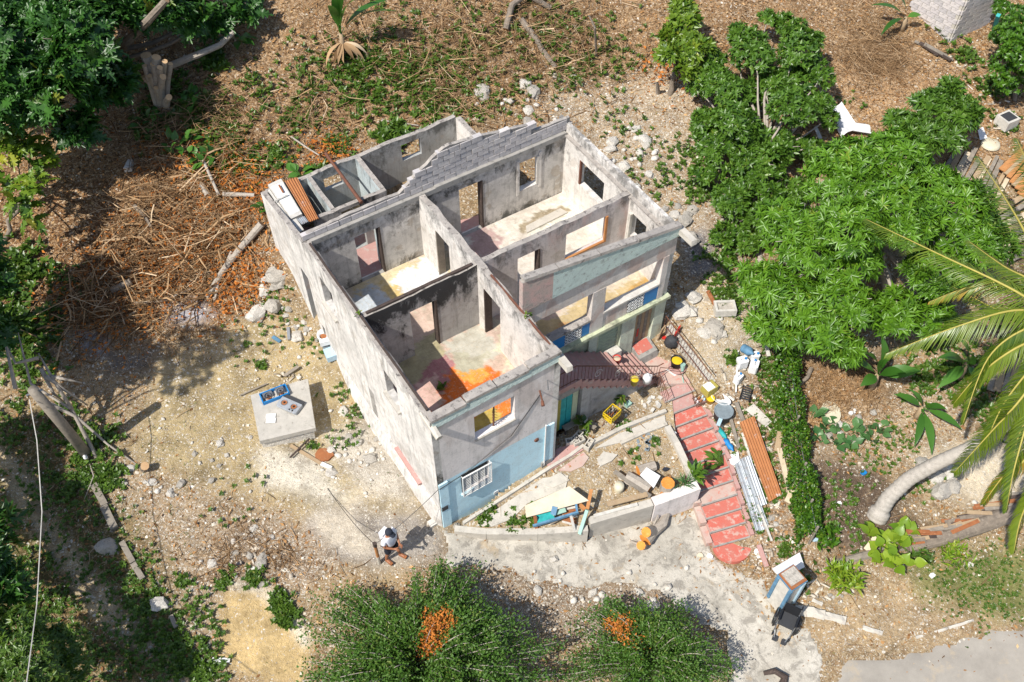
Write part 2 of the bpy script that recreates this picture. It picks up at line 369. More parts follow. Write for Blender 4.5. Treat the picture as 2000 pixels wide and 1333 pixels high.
def ground_mat():
    m, nt, b, co = new_mat('ground', .95, .1)
    at = nt.nodes.new('ShaderNodeAttribute'); at.attribute_name = 'col'; col = at.outputs['Color']
    lf = nt.nodes.new('ShaderNodeAttribute'); lf.attribute_name = 'leafy'
    gv = nt.nodes.new('ShaderNodeAttribute'); gv.attribute_name = 'gravelly'
    big = _noise(nt, co, 1.1, 6, .7)
    col = _mix(nt, .8, col, _ramp(nt, big, [(.3, (.42, .40, .38)), (.5, (1, 1, 1)), (.7, (1.3, 1.27, 1.22))]), 'MULTIPLY')
    mid = _noise(nt, co, 9, 5, .75)
    col = _mix(nt, .7, col, _ramp(nt, mid, [(.3, (.62, .6, .57)), (.7, (1.3, 1.3, 1.3))]), 'MULTIPLY')
    # leaf litter: small warped cells, each with its own brown
    wob = nt.nodes.new('ShaderNodeVectorMath'); wob.operation = 'MULTIPLY_ADD'
    nz = nt.nodes.new('ShaderNodeTexNoise'); nz.inputs['Scale'].default_value = 6; nt.links.new(co, nz.inputs['Vector'])
    nt.links.new(nz.outputs['Color'], wob.inputs[0]); wob.inputs[1].default_value = (.25, .25, .25); nt.links.new(co, wob.inputs[2])
    v = nt.nodes.new('ShaderNodeTexVoronoi'); v.inputs['Scale'].default_value = 17; nt.links.new(wob.outputs[0], v.inputs['Vector'])
    sx = nt.nodes.new('ShaderNodeSeparateColor'); nt.links.new(v.outputs['Color'], sx.inputs[0])
    lc = _ramp(nt, sx.outputs[0], [(0, (.04, .026, .016)), (.3, (.16, .09, .045)), (.6, (.32, .19, .095)), (.85, (.47, .33, .19)), (1, (.60, .48, .34))])
    lm = _math(nt, 'MULTIPLY', _map(nt, sx.outputs[1], .25, .35), lf.outputs['Fac'])
    col = _mix(nt, _math(nt, 'MULTIPLY', lm, .8), col, lc)
    # gravel: two sizes of pale stones
    for sc, th in ((11, .45), (26, .4)):
        v2 = nt.nodes.new('ShaderNodeTexVoronoi'); v2.inputs['Scale'].default_value = sc; nt.links.new(wob.outputs[0], v2.inputs['Vector'])
        s2 = nt.nodes.new('ShaderNodeSeparateColor'); nt.links.new(v2.outputs['Color'], s2.inputs[0])
        stone = _ramp(nt, s2.outputs[0], [(0, (.30, .25, .19)), (.5, (.50, .45, .37)), (1, (.66, .62, .55))])
        d = _map(nt, v2.outputs['Distance'], .30, .42, 1, 0)
        pick = _map(nt, _math(nt, 'SUBTRACT', gv.outputs['Fac'], s2.outputs[1]), -.05, .05)
        col = _mix(nt, _math(nt, 'MULTIPLY', d, pick), col, stone)
    fine = _noise(nt, co, 70, 3, .7)
    col = _mix(nt, .5, col, _ramp(nt, fine, [(.3, (.55, .55, .55)), (.7, (1.2, 1.2, 1.2))]), 'MULTIPLY')
    nt.links.new(col, b.inputs['Base Color'])
    hh = _math(nt, 'ADD', _math(nt, 'MULTIPLY', v.outputs['Distance'], .4), _noise(nt, co, 20, 5, .75))
    _bump(nt, b, hh, .8, .05)
ground_mat()
def lane_mat():
    m, nt, b, co = new_mat('lane_concrete', .93, .15)
    col = _ramp(nt, _noise(nt, co, .7, 6, .68), [(.3, (.28, .26, .22)), (.48, (.47, .435, .37)), (.7, (.60, .56, .49))])
    col = _mix(nt, _map(nt, _noise(nt, co, 2.6, 7, .78, .6), .49, .58, 0, .75), col, (.23, .21, .18))  # dark blotches: stains, and tree shadow dapples painted into the concrete
    col = _mix(nt, _map(nt, _noise(nt, co, 7, 6, .75), .55, .63, 0, .5), col, (.34, .31, .26))
    col = _mix(nt, _map(nt, _noise(nt, co, 1.3, 4, .6), .6, .68, 0, .6), col, (.46, .35, .22))
    vo = nt.nodes.new('ShaderNodeTexVoronoi'); vo.feature = 'DISTANCE_TO_EDGE'; vo.inputs['Scale'].default_value = .55
    wob = nt.nodes.new('ShaderNodeVectorMath'); wob.operation = 'MULTIPLY_ADD'
    nz = nt.nodes.new('ShaderNodeTexNoise'); nz.inputs['Scale'].default_value = 2.5; nt.links.new(co, nz.inputs['Vector'])
    nt.links.new(nz.outputs['Color'], wob.inputs[0]); wob.inputs[1].default_value = (.7, .7, .7); nt.links.new(co, wob.inputs[2])
    nt.links.new(wob.outputs[0], vo.inputs['Vector'])
    col = _mix(nt, _map(nt, vo.outputs['Distance'], .003, .010, .28, 0), col, (.20, .18, .15))
    fine = _noise(nt, co, 60, 4, .75)
    col = _mix(nt, .5, col, _ramp(nt, fine, [(.3, (.6, .6, .6)), (.7, (1.15, 1.15, 1.15))]), 'MULTIPLY')
    nt.links.new(col, b.inputs['Base Color']); _bump(nt, b, _noise(nt, co, 18, 7, .75), .6, .03)
lane_mat()
mottled('asphalt', (.36, .33, .285), (.28, .255, .22), 1.5, (.40, .33, .24), 2.2, .6, bump=.6, bscale=45)
# ================================================================= terrain
CP = [(870,1035,0),(760,1095,0),(960,1062,-.35),(1100,1062,-.6),(1250,1085,-.95),(1430,1112,-1.36),(1400,1200,-1.42),(1560,1230,-1.45),(1800,1250,-1.5),(1990,1300,-1.6),
 (1000,1200,-.75),(1250,1330,-1.35),(780,1250,-.55),(1500,1330,-1.65),(700,900,.1),(600,950,.1),(560,700,.4),(480,850,.3),(350,850,.45),(300,700,.8),(480,650,.7),(600,640,.6),
 (400,1000,.1),(300,1000,.2),(500,1150,0),(450,1250,-.5),(590,1260,-.65),(300,1200,-.1),(200,1150,-.1),(100,1000,.2),(50,1250,-.2),(60,700,1.2),(150,500,2.0),(330,480,1.7),(480,500,1.75),
 (540,570,1.5),(570,530,2.3),(520,400,2.75),(400,300,3.0),(200,250,3.4),(0,150,4.2),(700,250,3.1),(560,150,3.9),(800,100,4.3),(1000,150,3.6),(1000,30,4.8),(600,20,5.2),(1200,250,2.85),
 (1200,100,3.7),(1300,30,4.3),(1300,350,2.4),(1350,450,2.1),(1400,530,1.9),(1400,250,2.8),(1600,150,3.2),(1750,100,3.3),(1900,100,3.2),(1990,200,2.8),(1700,300,2.4),(1900,450,1.5),(1990,600,.8),
 (1480,550,1.5),(1480,700,.7),(1400,620,1.3),(1380,720,.95),(1440,800,.2),(1500,900,-.3),(1560,700,.5),(1700,750,.2),(1620,900,-.4),(1750,950,-.55),(1700,1010,-.65),(1900,950,-.4),(1650,1100,-1.0),
 (1850,1100,-1.0),(1500,1050,-.95),(1990,1100,-1.0),(1430,950,-.65),(1460,1040,-1.0)]
HP = [(L(1,1,0), -.25), (L(3,2,0), .0), (L(6,1,0), .3), (L(7.3,3,0), 1.2), (L(7.6,5,0), 2.55), (L(9.5,3,0), 2.6), (L(8,1,0), 2.1), (L(5,6,0), 1.2), (L(3,9,0), 1.2), (L(2,6,0), -.3), (L(.5,5,0), -.3), (L(.3,8.4,0), -.6), (L(6,9,0), 2.3),
      (L(-1.5,4.5,0), -.45), (L(-1.5,7,0), -.8), (L(-1.5,2.5,0), -.25)]
_cx = []; _cz = []
for a, b_, z in CP:
    p = P(a, b_, z); _cx.append((p.x, p.y)); _cz.append(z)
for p, z in HP: _cx.append((p.x, p.y)); _cz.append(z)
for x, y, z in ((-60,-20,.5),(0,-20,-1.5),(60,-20,-2.5),(-60,30,4),(60,30,1.5),(-60,80,10),(0,80,9),(60,80,6)): _cx.append((x, y)); _cz.append(z)
_cx = np.array(_cx); _cz = np.array(_cz)
def _tpsk(r2): return np.where(r2 > 1e-9, .5 * r2 * np.log(np.maximum(r2, 1e-9)), 0.)
_n = len(_cx); _K = _tpsk(((_cx[:, None] - _cx[None]) ** 2).sum(-1)) + np.eye(_n) * .6
_Pm = np.c_[np.ones(_n), _cx]; _A = np.block([[_K, _Pm], [_Pm.T, np.zeros((3, 3))]])
_W = np.linalg.solve(_A, np.r_[_cz, np.zeros(3)])
def H(x, y):
    x = np.atleast_1d(np.asarray(x, float)); y = np.atleast_1d(np.asarray(y, float)); o = np.empty(x.shape)
    xf, yf = x.ravel(), y.ravel(); of = np.empty(len(xf))
    for i in range(0, len(xf), 20000):
        r2 = (xf[i:i + 20000, None] - _cx[None, :, 0]) ** 2 + (yf[i:i + 20000, None] - _cx[None, :, 1]) ** 2
        of[i:i + 20000] = _tpsk(r2) @ _W[:_n] + _W[_n] + _W[_n + 1] * xf[i:i + 20000] + _W[_n + 2] * yf[i:i + 20000]
    return np.clip(of.reshape(x.shape), -4, 14)
# polygons in photo pixels: colour of the ground, share of leaves, share of stones
Z_ = [  # colour, leafy, gravelly, softness, polygon
 ((.27,.18,.10), .95, .10, 40, [(-900,-900),(3000,-900),(3000,340),(1330,330),(1100,230),(900,210),(500,380),(480,420),(-900,420)]),
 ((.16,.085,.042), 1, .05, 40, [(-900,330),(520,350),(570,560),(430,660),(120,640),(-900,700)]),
 ((.43,.335,.22), .5, .85, 40, [(1050,200),(1120,150),(1350,140),(1420,400),(1420,560),(1330,480)]),
 ((.42,.27,.145), .9, .15, 40, [(1560,110),(1990,110),(1990,330),(1600,330)]),
 ((.41,.325,.18), .06, .38, 35, [(300,720),(480,620),(590,600),(660,700),(760,900),(860,1030),(760,1110),(560,1010),(400,970),(250,880)]),
 ((.36,.275,.18), .5, .7, 35, [(190,920),(380,960),(560,1010),(600,1100),(560,1170),(430,1130),(420,1300),(330,1300),(250,1100)]),
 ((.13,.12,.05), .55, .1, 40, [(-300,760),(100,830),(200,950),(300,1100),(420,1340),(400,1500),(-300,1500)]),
 ((.44,.35,.22), .2, .3, 12, [(-10,850),(70,940),(160,1080),(240,1190),(330,1262),(420,1340),(370,1345),(290,1290),(190,1210),(110,1110),(30,980),(-20,900)]),
 ((.50,.37,.185), .03, .12, 14, [(440,1150),(520,1150),(580,1200),(610,1260),(600,1345),(430,1300),(430,1200)]),
 ((.66,.60,.48), 0, .3, 8, [(425,1140),(440,1128),(530,1150),(585,1205),(605,1260),(590,1262),(560,1215),(505,1160)]),
 ((.60,.555,.46), 0, .45, 16, [(505,880),(600,868),(640,925),(700,985),(640,985),(570,968),(520,950)]),
 ((.52,.48,.41), .05, .8, 22, [(640,850),(720,820),(790,920),(800,985),(720,960),(680,910)]),
 ((.34,.31,.275), .1, .35, 18, [(590,1010),(700,985),(820,1000),(870,1040),(870,1100),(740,1110),(600,1080)]),
 ((.52,.46,.37), 0, .2, 10, [(610,1005),(690,988),(700,1020),(740,1060),(720,1085),(640,1060)]),
 ((.30,.23,.16), .5, .7, 20, [(400,1030),(560,1010),(640,1090),(600,1160),(480,1130)]),
 ((.26,.20,.145), .4, .8, 20, [(980,1110),(1120,1120),(1290,1130),(1320,1200),(1180,1260),(980,1230),(900,1160)]),
 ((.40,.30,.18), .3, .35, 22, [(1540,1170),(1760,1140),(1960,1170),(2030,1215),(1850,1245),(1700,1275),(1610,1250)]),
 ((.17,.18,.065), .15, .1, 30, [(1770,1090),(2100,1060),(2100,1220),(1900,1195),(1800,1160)]),
 ((.45,.37,.25), .15, .9, 25, [(1310,590),(1400,560),(1480,600),(1500,720),(1440,790),(1350,700)]),
 ((.30,.225,.15), .8, .4, 25, [(1380,790),(1450,740),(1560,700),(1580,1000),(1590,1100),(1480,1120),(1420,900)]),
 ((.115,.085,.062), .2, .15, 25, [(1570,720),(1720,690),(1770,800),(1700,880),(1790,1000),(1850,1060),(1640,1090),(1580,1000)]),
 ((.46,.28,.13), .95, .15, 22, [(1555,720),(1690,710),(1730,790),(1650,850),(1565,850)]),
 ((.42,.33,.22), .75, .4, 25, [(1650,790),(1800,760),(1900,830),(1850,900),(1700,900),(1600,880)]),
 ((.58,.50,.37), .05, .4, 20, [(1770,890),(1900,850),(2050,860),(2050,980),(1950,1000),(1830,960)]),
 ((.20,.195,.20), .2, .3, 14, [(1335,450),(1380,440),(1400,520),(1350,540)]),
 ((.43,.425,.46), .1, .2, 16, [(325,600),(390,585),(420,615),(380,640),(330,635)]),
 ((.38,.375,.40), .2, .2, 14, [(145,650),(200,640),(210,690),(160,690)]),
 ((.16,.145,.13), .3, .2, 14, [(215,690),(300,690),(290,730),(210,730)]),
]
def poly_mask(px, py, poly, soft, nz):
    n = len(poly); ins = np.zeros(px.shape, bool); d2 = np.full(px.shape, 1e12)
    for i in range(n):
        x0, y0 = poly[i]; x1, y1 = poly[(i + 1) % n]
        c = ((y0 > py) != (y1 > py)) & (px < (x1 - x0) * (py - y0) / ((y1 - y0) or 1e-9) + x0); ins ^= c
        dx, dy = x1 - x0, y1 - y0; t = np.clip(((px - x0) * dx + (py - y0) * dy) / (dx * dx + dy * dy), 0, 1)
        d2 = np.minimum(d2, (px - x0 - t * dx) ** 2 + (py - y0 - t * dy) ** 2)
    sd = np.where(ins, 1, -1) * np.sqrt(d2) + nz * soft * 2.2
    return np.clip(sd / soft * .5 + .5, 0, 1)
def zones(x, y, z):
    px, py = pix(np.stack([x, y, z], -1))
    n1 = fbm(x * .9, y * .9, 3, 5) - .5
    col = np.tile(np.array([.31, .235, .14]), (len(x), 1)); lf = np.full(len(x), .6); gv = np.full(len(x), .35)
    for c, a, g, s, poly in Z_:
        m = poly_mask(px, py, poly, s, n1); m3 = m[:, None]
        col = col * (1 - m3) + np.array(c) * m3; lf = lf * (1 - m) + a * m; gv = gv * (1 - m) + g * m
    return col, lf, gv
def smooth_near(x, y):
    """0 on the flat lane, 1 on rough ground"""
    px, py = pix(np.stack([x, y, np.zeros_like(x)], -1))
    lane = [(850,1030),(1150,1045),(1370,980),(1390,1085),(1480,1125),(1530,1200),(1640,1235),(2050,1200),(2050,1400),(1380,1400),(1330,1150),(1000,1100),(850,1100)]
    return 1 - poly_mask(px, py, lane, 12, np.zeros_like(x)) * .97
def HR(x, y):
    x = np.atleast_1d(np.asarray(x, float)); y = np.atleast_1d(np.asarray(y, float))
    r = (fbm(x * .8, y * .8, 11, 4) - .5) * .22 + (fbm(x * 4, y * 4, 12, 3) - .5) * .09
    return H(x, y) + r * smooth_near(x, y)
def hz(x, y): return float(HR(x, y)[0])
def G(px, py, dz=0.):
    """the ground under a photo pixel"""
    z = 0.5
    for _ in range(9):
        p = P(px, py, z + dz); z = .25 * z + .75 * hz(p.x, p.y)
    p = P(px, py, z + dz); return Vector((p.x, p.y, z))
xs = np.arange(-30, 30.01, .15); ys = np.arange(2, 50.01, .15)
gx, gy = np.meshgrid(xs, ys); gx = gx.ravel(); gy = gy.ravel(); gz = HR(gx, gy)
# the ground stays below the floors of the house
nx_, ny_ = len(xs), len(ys)
ii = (np.arange(ny_ - 1)[:, None] * nx_ + np.arange(nx_ - 1)[None]).ravel()
GF = np.stack([ii, ii + 1, ii + nx_ + 1, ii + nx_], 1)
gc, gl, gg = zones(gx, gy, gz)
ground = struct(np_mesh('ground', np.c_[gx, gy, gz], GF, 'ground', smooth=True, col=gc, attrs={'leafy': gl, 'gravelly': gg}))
# wide sheet of ground farther out
ox = np.r_[np.linspace(-160, -30, 14), np.linspace(-25, 25, 11), np.linspace(30, 160, 14)]; oy = np.r_[np.linspace(-90, 2, 14), np.linspace(6, 46, 9), np.linspace(50, 180, 14)]
qx, qy = np.meshgrid(ox, oy); qx = qx.ravel(); qy = qy.ravel(); qz = np.clip(H(qx, qy), -3, 12)
cxm = (qx > -29) & (qx < 29) & (qy > 3) & (qy < 49); qz = np.where(cxm, qz - 2.5, qz - .06)
nn = len(ox); jj = (np.arange(len(oy) - 1)[:, None] * nn + np.arange(nn - 1)[None]).ravel()
QF = np.stack([jj, jj + 1, jj + nn + 1, jj + nn], 1)
qc = np.tile(np.array([.16, .14, .06]), (len(qx), 1))
terrain = struct(np_mesh('terrain', np.c_[qx, qy, qz], QF, 'ground', smooth=True, col=qc, attrs={'leafy': np.full(len(qx), .7), 'gravelly': np.full(len(qx), .1)}))
def drape(poly_px, name, mat, dz, step=.18, edge=.25, seed=5, zf=None, extra=None):
    """a thin sheet laid on the ground inside a photo polygon, with a broken edge"""
    pts = np.array([tuple(G(*p))[:2] for p in poly_px]); x0, y0 = pts.min(0) - .4; x1, y1 = pts.max(0) + .4
    X = np.arange(x0, x1, step); Y = np.arange(y0, y1, step); a, b_ = np.meshgrid(X, Y); sh = a.shape; a = a.ravel(); b_ = b_.ravel()
    nz = (fbm(a * 1.7, b_ * 1.7, seed, 4) - .5) * edge * 2
    m = poly_mask(a, b_, [tuple(p) for p in pts], 1.0, np.zeros_like(a)); sd = (m - .5) * 2 + nz
    z = (HR(a, b_) if zf is None else zf(a, b_)) + dz
    z = np.where(sd > 0, z, z - .05 + np.clip(sd, -.5, 0) * .25)
    k = (np.arange(sh[0] - 1)[:, None] * sh[1] + np.arange(sh[1] - 1)[None]).ravel()
    Fq = np.stack([k, k + 1, k + sh[1] + 1, k + sh[1]], 1)
    keep = sd[Fq].max(1) > -.15; Fq = Fq[keep]
    return np_mesh(name, np.c_[a, b_, z], Fq, mat, smooth=True)
struct(drape([(872,1036),(960,1052),(1100,1050),(1160,1046),(1240,1020),(1368,985),(1392,1090),(1440,1120),(1490,1140),(1510,1200),(1590,1230),(1608,1290),(1600,1420),(1440,1420),(1425,1300),(1420,1235),(1335,1195),(1285,1150),(1180,1140),(1090,1150),(1000,1120),(930,1105),(872,1098)], 'lane', 'lane_concrete', .012, .07))
struct(drape([(1610,1420),(1650,1285),(1720,1292),(1800,1268),(1880,1240),(2060,1212),(2300,1200),(2300,1420)], 'road', 'asphalt', .016, .2))
# ================================================================= the house
rngw = random.Random(4)
house = thing('ruined_house', 'roofless concrete house with mouldy white walls, blue front and mint parapets', 'house', L(3.5, 4, 0))
def wall(name, ax, s0, s1, t0, t1, z0, top, holes=(), mats=('wall_white', 'wall_white', 'wall_head', 'wall_white'), parent=None, paint=None, step=.3, jit=.02, base=None):
    """a wall along u or v (ax) with openings cut through; mats: face at t0, face at t1, head, reveals, paint below z"""
    tf = top if callable(top) else (lambda s: top)
    ss = {round(s0, 3), round(s1, 3)}
    for h in holes: ss |= {round(h[0], 3), round(h[1], 3)}
    k = int((s1 - s0) / step)
    for i in range(1, k):
        s = s0 + (s1 - s0) * i / k
        if min(abs(s - x) for x in ss) > .08: ss.add(round(s, 3))
    ss = sorted(ss)
    zs = {z0}
    for h in holes: zs |= {h[2], h[3]}
    zs = sorted(z for z in zs if z >= z0)
    if paint: zs = sorted(set(zs) | {paint[0]})
    ns, nz = len(ss), len(zs) + 1
    jz = [rngw.uniform(-jit, jit) for _ in ss]
    def pt(i, j, t):
        z = zs[j] if j < nz - 1 else tf(ss[i]) + jz[i]
        return L(ss[i], t, z) if ax == 'u' else L(t, ss[i], z)
    def solid(i, j):
        if i < 0 or j < 0 or i >= ns - 1 or j >= nz - 1: return False
        s = (ss[i] + ss[i + 1]) / 2; z = (zs[j] + (zs[j + 1] if j + 1 < nz - 1 else 99)) / 2
        return not any(h[0] < s < h[1] and h[2] < z < h[3] for h in holes)
    mb = MB()
    for i in range(ns - 1):
        for j in range(nz - 1):
            if not solid(i, j): continue
            a, b, c, d = pt(i, j, t0), pt(i + 1, j, t0), pt(i + 1, j + 1, t0), pt(i, j + 1, t0)
            e, f, g, h = pt(i, j, t1), pt(i + 1, j, t1), pt(i + 1, j + 1, t1), pt(i, j + 1, t1)
            m0 = 4 if (paint and j < nz - 2 and zs[j + 1] <= paint[0] + 1e-6) else 0
            fl = (ax == 'v')
            def q(vs, m): mb.add(vs, [(0, 1, 2, 3)] if fl else [(3, 2, 1, 0)], m)
            q((a, b, c, d), m0); q((f, e, h, g), 1)
            if not solid(i, j + 1): q((d, c, g, h), 2 if j == nz - 2 else 3)
            if not solid(i, j - 1): q((e, f, b, a), 3)
            if not solid(i - 1, j): q((e, a, d, h), 3)
            if not solid(i + 1, j): q((b, f, g, c), 3)
    ml = list(mats) + ([paint[1]] if paint else [])
    return put(name, mb, ml, parent or house)
ZF = 2.94
lw = wall('left_wall', 'u', 0, 7.47, 0, .2, -.7, 5.6, [(5.85, 6.65, 3.75, 4.9), (1.9, 2.65, 3.8, 4.85)], ('wall_outer_left', 'wall_mould', 'wall_head', 'wall_room'), jit=.035)
fw_ = wall('front_wall', 'v', .2, 3.81, 0, .2, -.8, 5.42, [(1.27, 2.54, 3.75, 4.83), (.74, 1.67, 1.3, 2.32)], ('wall_front', 'wall_room', 'wall_head', 'wall_front'), paint=(2.46, 'paint_blue'))
sp = wall('spine_wall', 'u', 0, 7.47, 3.81, 4.01, -.8, lambda s: 5.62 + .05 * math.sin(s * 5), [(5.65, 6.45, ZF - .03, 4.9), (2.75, 3.62, ZF - .03, 4.9)], ('wall_white', 'wall_inner', 'wall_head', 'wall_white'), jit=.03)
p1 = wall('partition_wall', 'v', .2, 3.81, 3.97, 4.15, 2.7, 5.58, [(1.55, 2.42, ZF - .03, 4.94)], ('wall_mould', 'wall_room', 'wall_head', 'wall_mould'), jit=.03)
p2 = wall('partition_wall', 'v', 4.01, 9.3, 3.97, 4.15, 2.7, 5.58, [(5.2, 6.0, ZF - .03, 5.05), (6.95, 8.5, 3.98, 5.1)], ('wall_inner', 'wall_room', 'wall_head', 'wall_inner'), jit=.03)
bwall = wall('back_wall', 'v', 0, 9.3, 7.47, 7.67, 1.6, 5.42, [(1.56, 2.42, ZF - .03, 4.94), (5.25, 6.12, ZF - .03, 5.04), (7.52, 8.28, 3.85, 5.07)], ('wall_room', 'wall_annex', 'wall_head', 'wall_white'))
rw = wall('right_wall', 'u', 1.9, 7.95, 9.3, 9.5, 0, 5.46, [(5.25, 6.57, 4.03, 5.04), (3.05, 3.75, 4.03, 4.95)], ('wall_white', 'wall_white', 'wall_head', 'wall_white'))
mb = MB(); mb.lbox(1.9, 7.95, 9.37, 9.5, 5.46, 5.86); put('wall_upstand', mb, 'wall_white', house)
mb = MB(); mb.lbox(1.9, 7.9, 9.24, 9.37, 5.46, 5.52); put('rusty_ledge', mb, 'wall_head', house)
# ---- bond beam and blocks of the gable
mb = MB(); mb.lbox(7.38, 7.67, .2, 4.4, 5.42, 5.6); mb.lbox(7.38, 7.67, 4.4, 6.9, 5.42, 5.63); mb.lbox(7.38, 7.67, 6.9, 9.3, 5.42, 5.6)
put('bond_beam', mb, 'concrete_raw', house)
GP = [(0,5.83),(1.73,5.93),(3.3,5.9),(3.56,6.12),(3.8,6.3),(4.07,6.5),(4.3,6.56),(4.49,6.76),(4.8,6.87),(4.9,6.97),(6.16,6.81),(7.03,6.63),(8.01,6.44),(8.1,6.13),(8.86,6.11),(9.5,6.09)]
def gp(v):
    for (a, x), (b, y) in zip(GP, GP[1:]):
        if a <= v <= b: return x + (y - x) * (v - a) / (b - a)
    return 6.09
gw = wall('gable_wall', 'v', .0, 9.5, 7.53, 7.645, 5.6, lambda s: gp(s) - .05, (), ('mortar', 'mortar', 'wall_head', 'mortar'), step=.2, jit=.015)
blk = []
for k in range(6):
    r2 = random.Random(k); b = MB(); j = lambda: r2.uniform(-.006, .006)
    b.hexa([(-.19 + j(), -.082, -.091 + j()), (.19 + j(), -.082, -.091 + j()), (.19 + j(), .082, -.091), (-.19 + j(), .082, -.091), (-.19 + j(), -.082 + j(), .091 + j()), (.19 + j(), -.082 + j(), .091 + j()), (.19, .082, .091), (-.19, .082, .091)])
    me = bpy.data.meshes.new('concrete_block'); me.from_pydata(b.v, [], b.f); me.materials.append(MATS['block_%d' % (k % 3)]); blk.append(me)
RZV = YAW
for r in range(7):
    zc = 5.71 + .2 * r; v = .2 + (.2 if r % 2 else 0)
    while v < 9.45:
        if gp(v) > zc + .06 and (r > 0 or v > .1):
            o = bpy.data.objects.new('concrete_block', blk[rngw.randrange(6)]); COL.objects.link(o)
            o.location = L(7.585 + rngw.uniform(-.008, .008), v, zc); o.rotation_euler = (0, 0, YAW + rngw.uniform(-.015, .015))
            attach(o, gw)
        v += .4
# ---- parapets, copings, beam ends
mb = MB(); mb.hexa([L(-.05, 3.95, 5.42), L(.12, 3.95, 5.42), L(.12, .05, 5.3), L(-.05, .05, 5.3), L(-.02, 3.95, 5.7), L(.12, 3.95, 5.7), L(.12, .05, 5.58), L(-.02, .05, 5.58)])
put('parapet', mb, 'stucco_mint', house)
for a, b, dz in ((.02, 1.05, 0), (1.07, 1.95, .05), (1.97, 2.95, -.01), (2.97, 3.98, .03)):
    z = 5.585 + .031 * a + dz; r = rngw.uniform
    mb = MB(); mb.hexa([L(-.06, b, z), L(.24 + r(-.05, .05), b, z), L(.24, a, z), L(-.06 + r(-.02, .02), a, z), L(-.05, b, z + .1), L(.2, b - .02, z + .11), L(.2, a + .03, z + .1), L(-.04, a, z + .09)])
    put('coping', mb, 'wall_head', house)
for a, b, m_ in ((3.95, 4.95, 'stucco_pink'), (4.95, 9.5, 'stucco_mint')):
    wall('porch_parapet', 'v', a, b, 1.8, 1.97, 5.52, lambda s: 6.78 - (s - 3.95) * .165, (), (m_, 'wall_inner', 'wall_head', 'stucco_pink'), step=.2, jit=.03)
for i, (a, b) in enumerate(((4.0, 5.1), (5.12, 6.5), (6.52, 7.9), (7.92, 9.5))):
    zt = lambda s: 6.78 - (s - 3.95) * .165 + .02
    mb = MB(); mb.hexa([L(1.77, b, zt(b)), L(2.02, b, zt(b)), L(2.02, a, zt(a)), L(1.77, a, zt(a)), L(1.79, b, zt(b) + .09), L(2.0, b, zt(b) + .1), L(2.0, a, zt(a) + .09), L(1.79, a, zt(a) + .1)])
    put('coping', mb, 'wall_head', house)
def stub(u0, v, z): # broken ends of the roof beams
    mb = MB(); mb.hexa([L(u0, v + .12, z), L(u0 + .75, v + .12, z), L(u0 + .75, v - .08, z), L(u0, v - .08, z), L(u0 + .03, v + .12, z + .16), L(u0 + .75, v + .12, z + .2), L(u0 + .75, v - .08, z + .2), L(u0 + .05, v - .06, z + .17)])
    put('beam_end', mb, 'concrete_pale', house)
mb = MB(); mb.tube([L(-.33, .06, 5.26), L(.5, .06, 5.42)], [.1, .11], 7, jit=.15, rng=rngw); put('beam_end', mb, 'concrete_pale', house)
stub(-.45, 3.97, 5.36); stub(1.2, 9.5, 5.62)
# ---- porch
mb = MB(); mb.lbox(1.87, 2.07, 3.95, 9.5, 4.75, 5.52); put('porch_beam', mb, 'wall_porch', house)
mb = MB(); mb.lbox(1.86, 2.1, 6.47, 6.94, ZF - .09, 4.75); put('porch_pillar', mb, 'wall_porch', house)
mb = MB(); mb.lbox(1.86, 2.1, 9.08, 9.3, ZF - .09, 4.75); put('porch_pillar', mb, 'wall_porch', house)
mb = MB(); mb.lbox(1.89, 2.06, 6.94, 9.08, ZF - .09, 3.52); put('balustrade', mb, 'wall_porch', house)
mb = MB(); mb.lbox(1.84, 2.12, 6.94, 9.08, 3.523, 3.6); put('balustrade_cap', mb, 'white_dirty', house)
mb = MB(); mb.lbox(1.89, 2.06, 5.04, 6.47, ZF - .09, 3.46); put('balustrade', mb, 'wall_porch', house)
mb = MB(); mb.lbox(1.84, 2.12, 5.0, 6.47, 3.463, 3.54); put('balustrade_cap', mb, 'wall_head', house)
for a, b in ((5.08, 5.54), (6.16, 6.45), (8.54, 9.06)):
    mb = MB(); mb.lbox(1.868, 1.889, a, b, 2.9, 3.45 if a < 6.9 else 3.51); o = put('blue_panel', mb, 'blue_bright', house)
def breeze(v0, v1, z0, z1, n, m):
    """pierced screen: a dark backing behind a lattice of small white rings"""
    mb = MB(); mb.lbox(1.88, 1.889, v0, v1, z0, z1); o = put('pierced_screen', mb, 'breeze_black', house)
    for i in range(n):
        for j in range(m):
            a = v0 + (v1 - v0) * (i + .5) / n; z = z0 + (z1 - z0) * (j + .5) / m; r = min((v1 - v0) / n, (z1 - z0) / m) * .46
            t = MB(); pts = [L(1.868, a + r * math.cos(k * math.pi / 3 + .3 * i), z + r * math.sin(k * math.pi / 3 + .3 * i)) for k in range(7)]
            t.tube(pts, .014, 4, cap=False); put('ring', t, 'white_paint', o)
breeze(5.54, 6.16, 2.93, 3.44, 5, 4); breeze(7.9, 8.52, 2.93, 3.5, 5, 4)
mb = MB(); mb.lbox(1.74, 2.1, 5.04, 9.56, ZF - .22, ZF - .095); mb.lbox(1.80, 2.1, 5.04, 9.53, ZF - .30, ZF - .22); put('cornice', mb, 'paint_green', house)
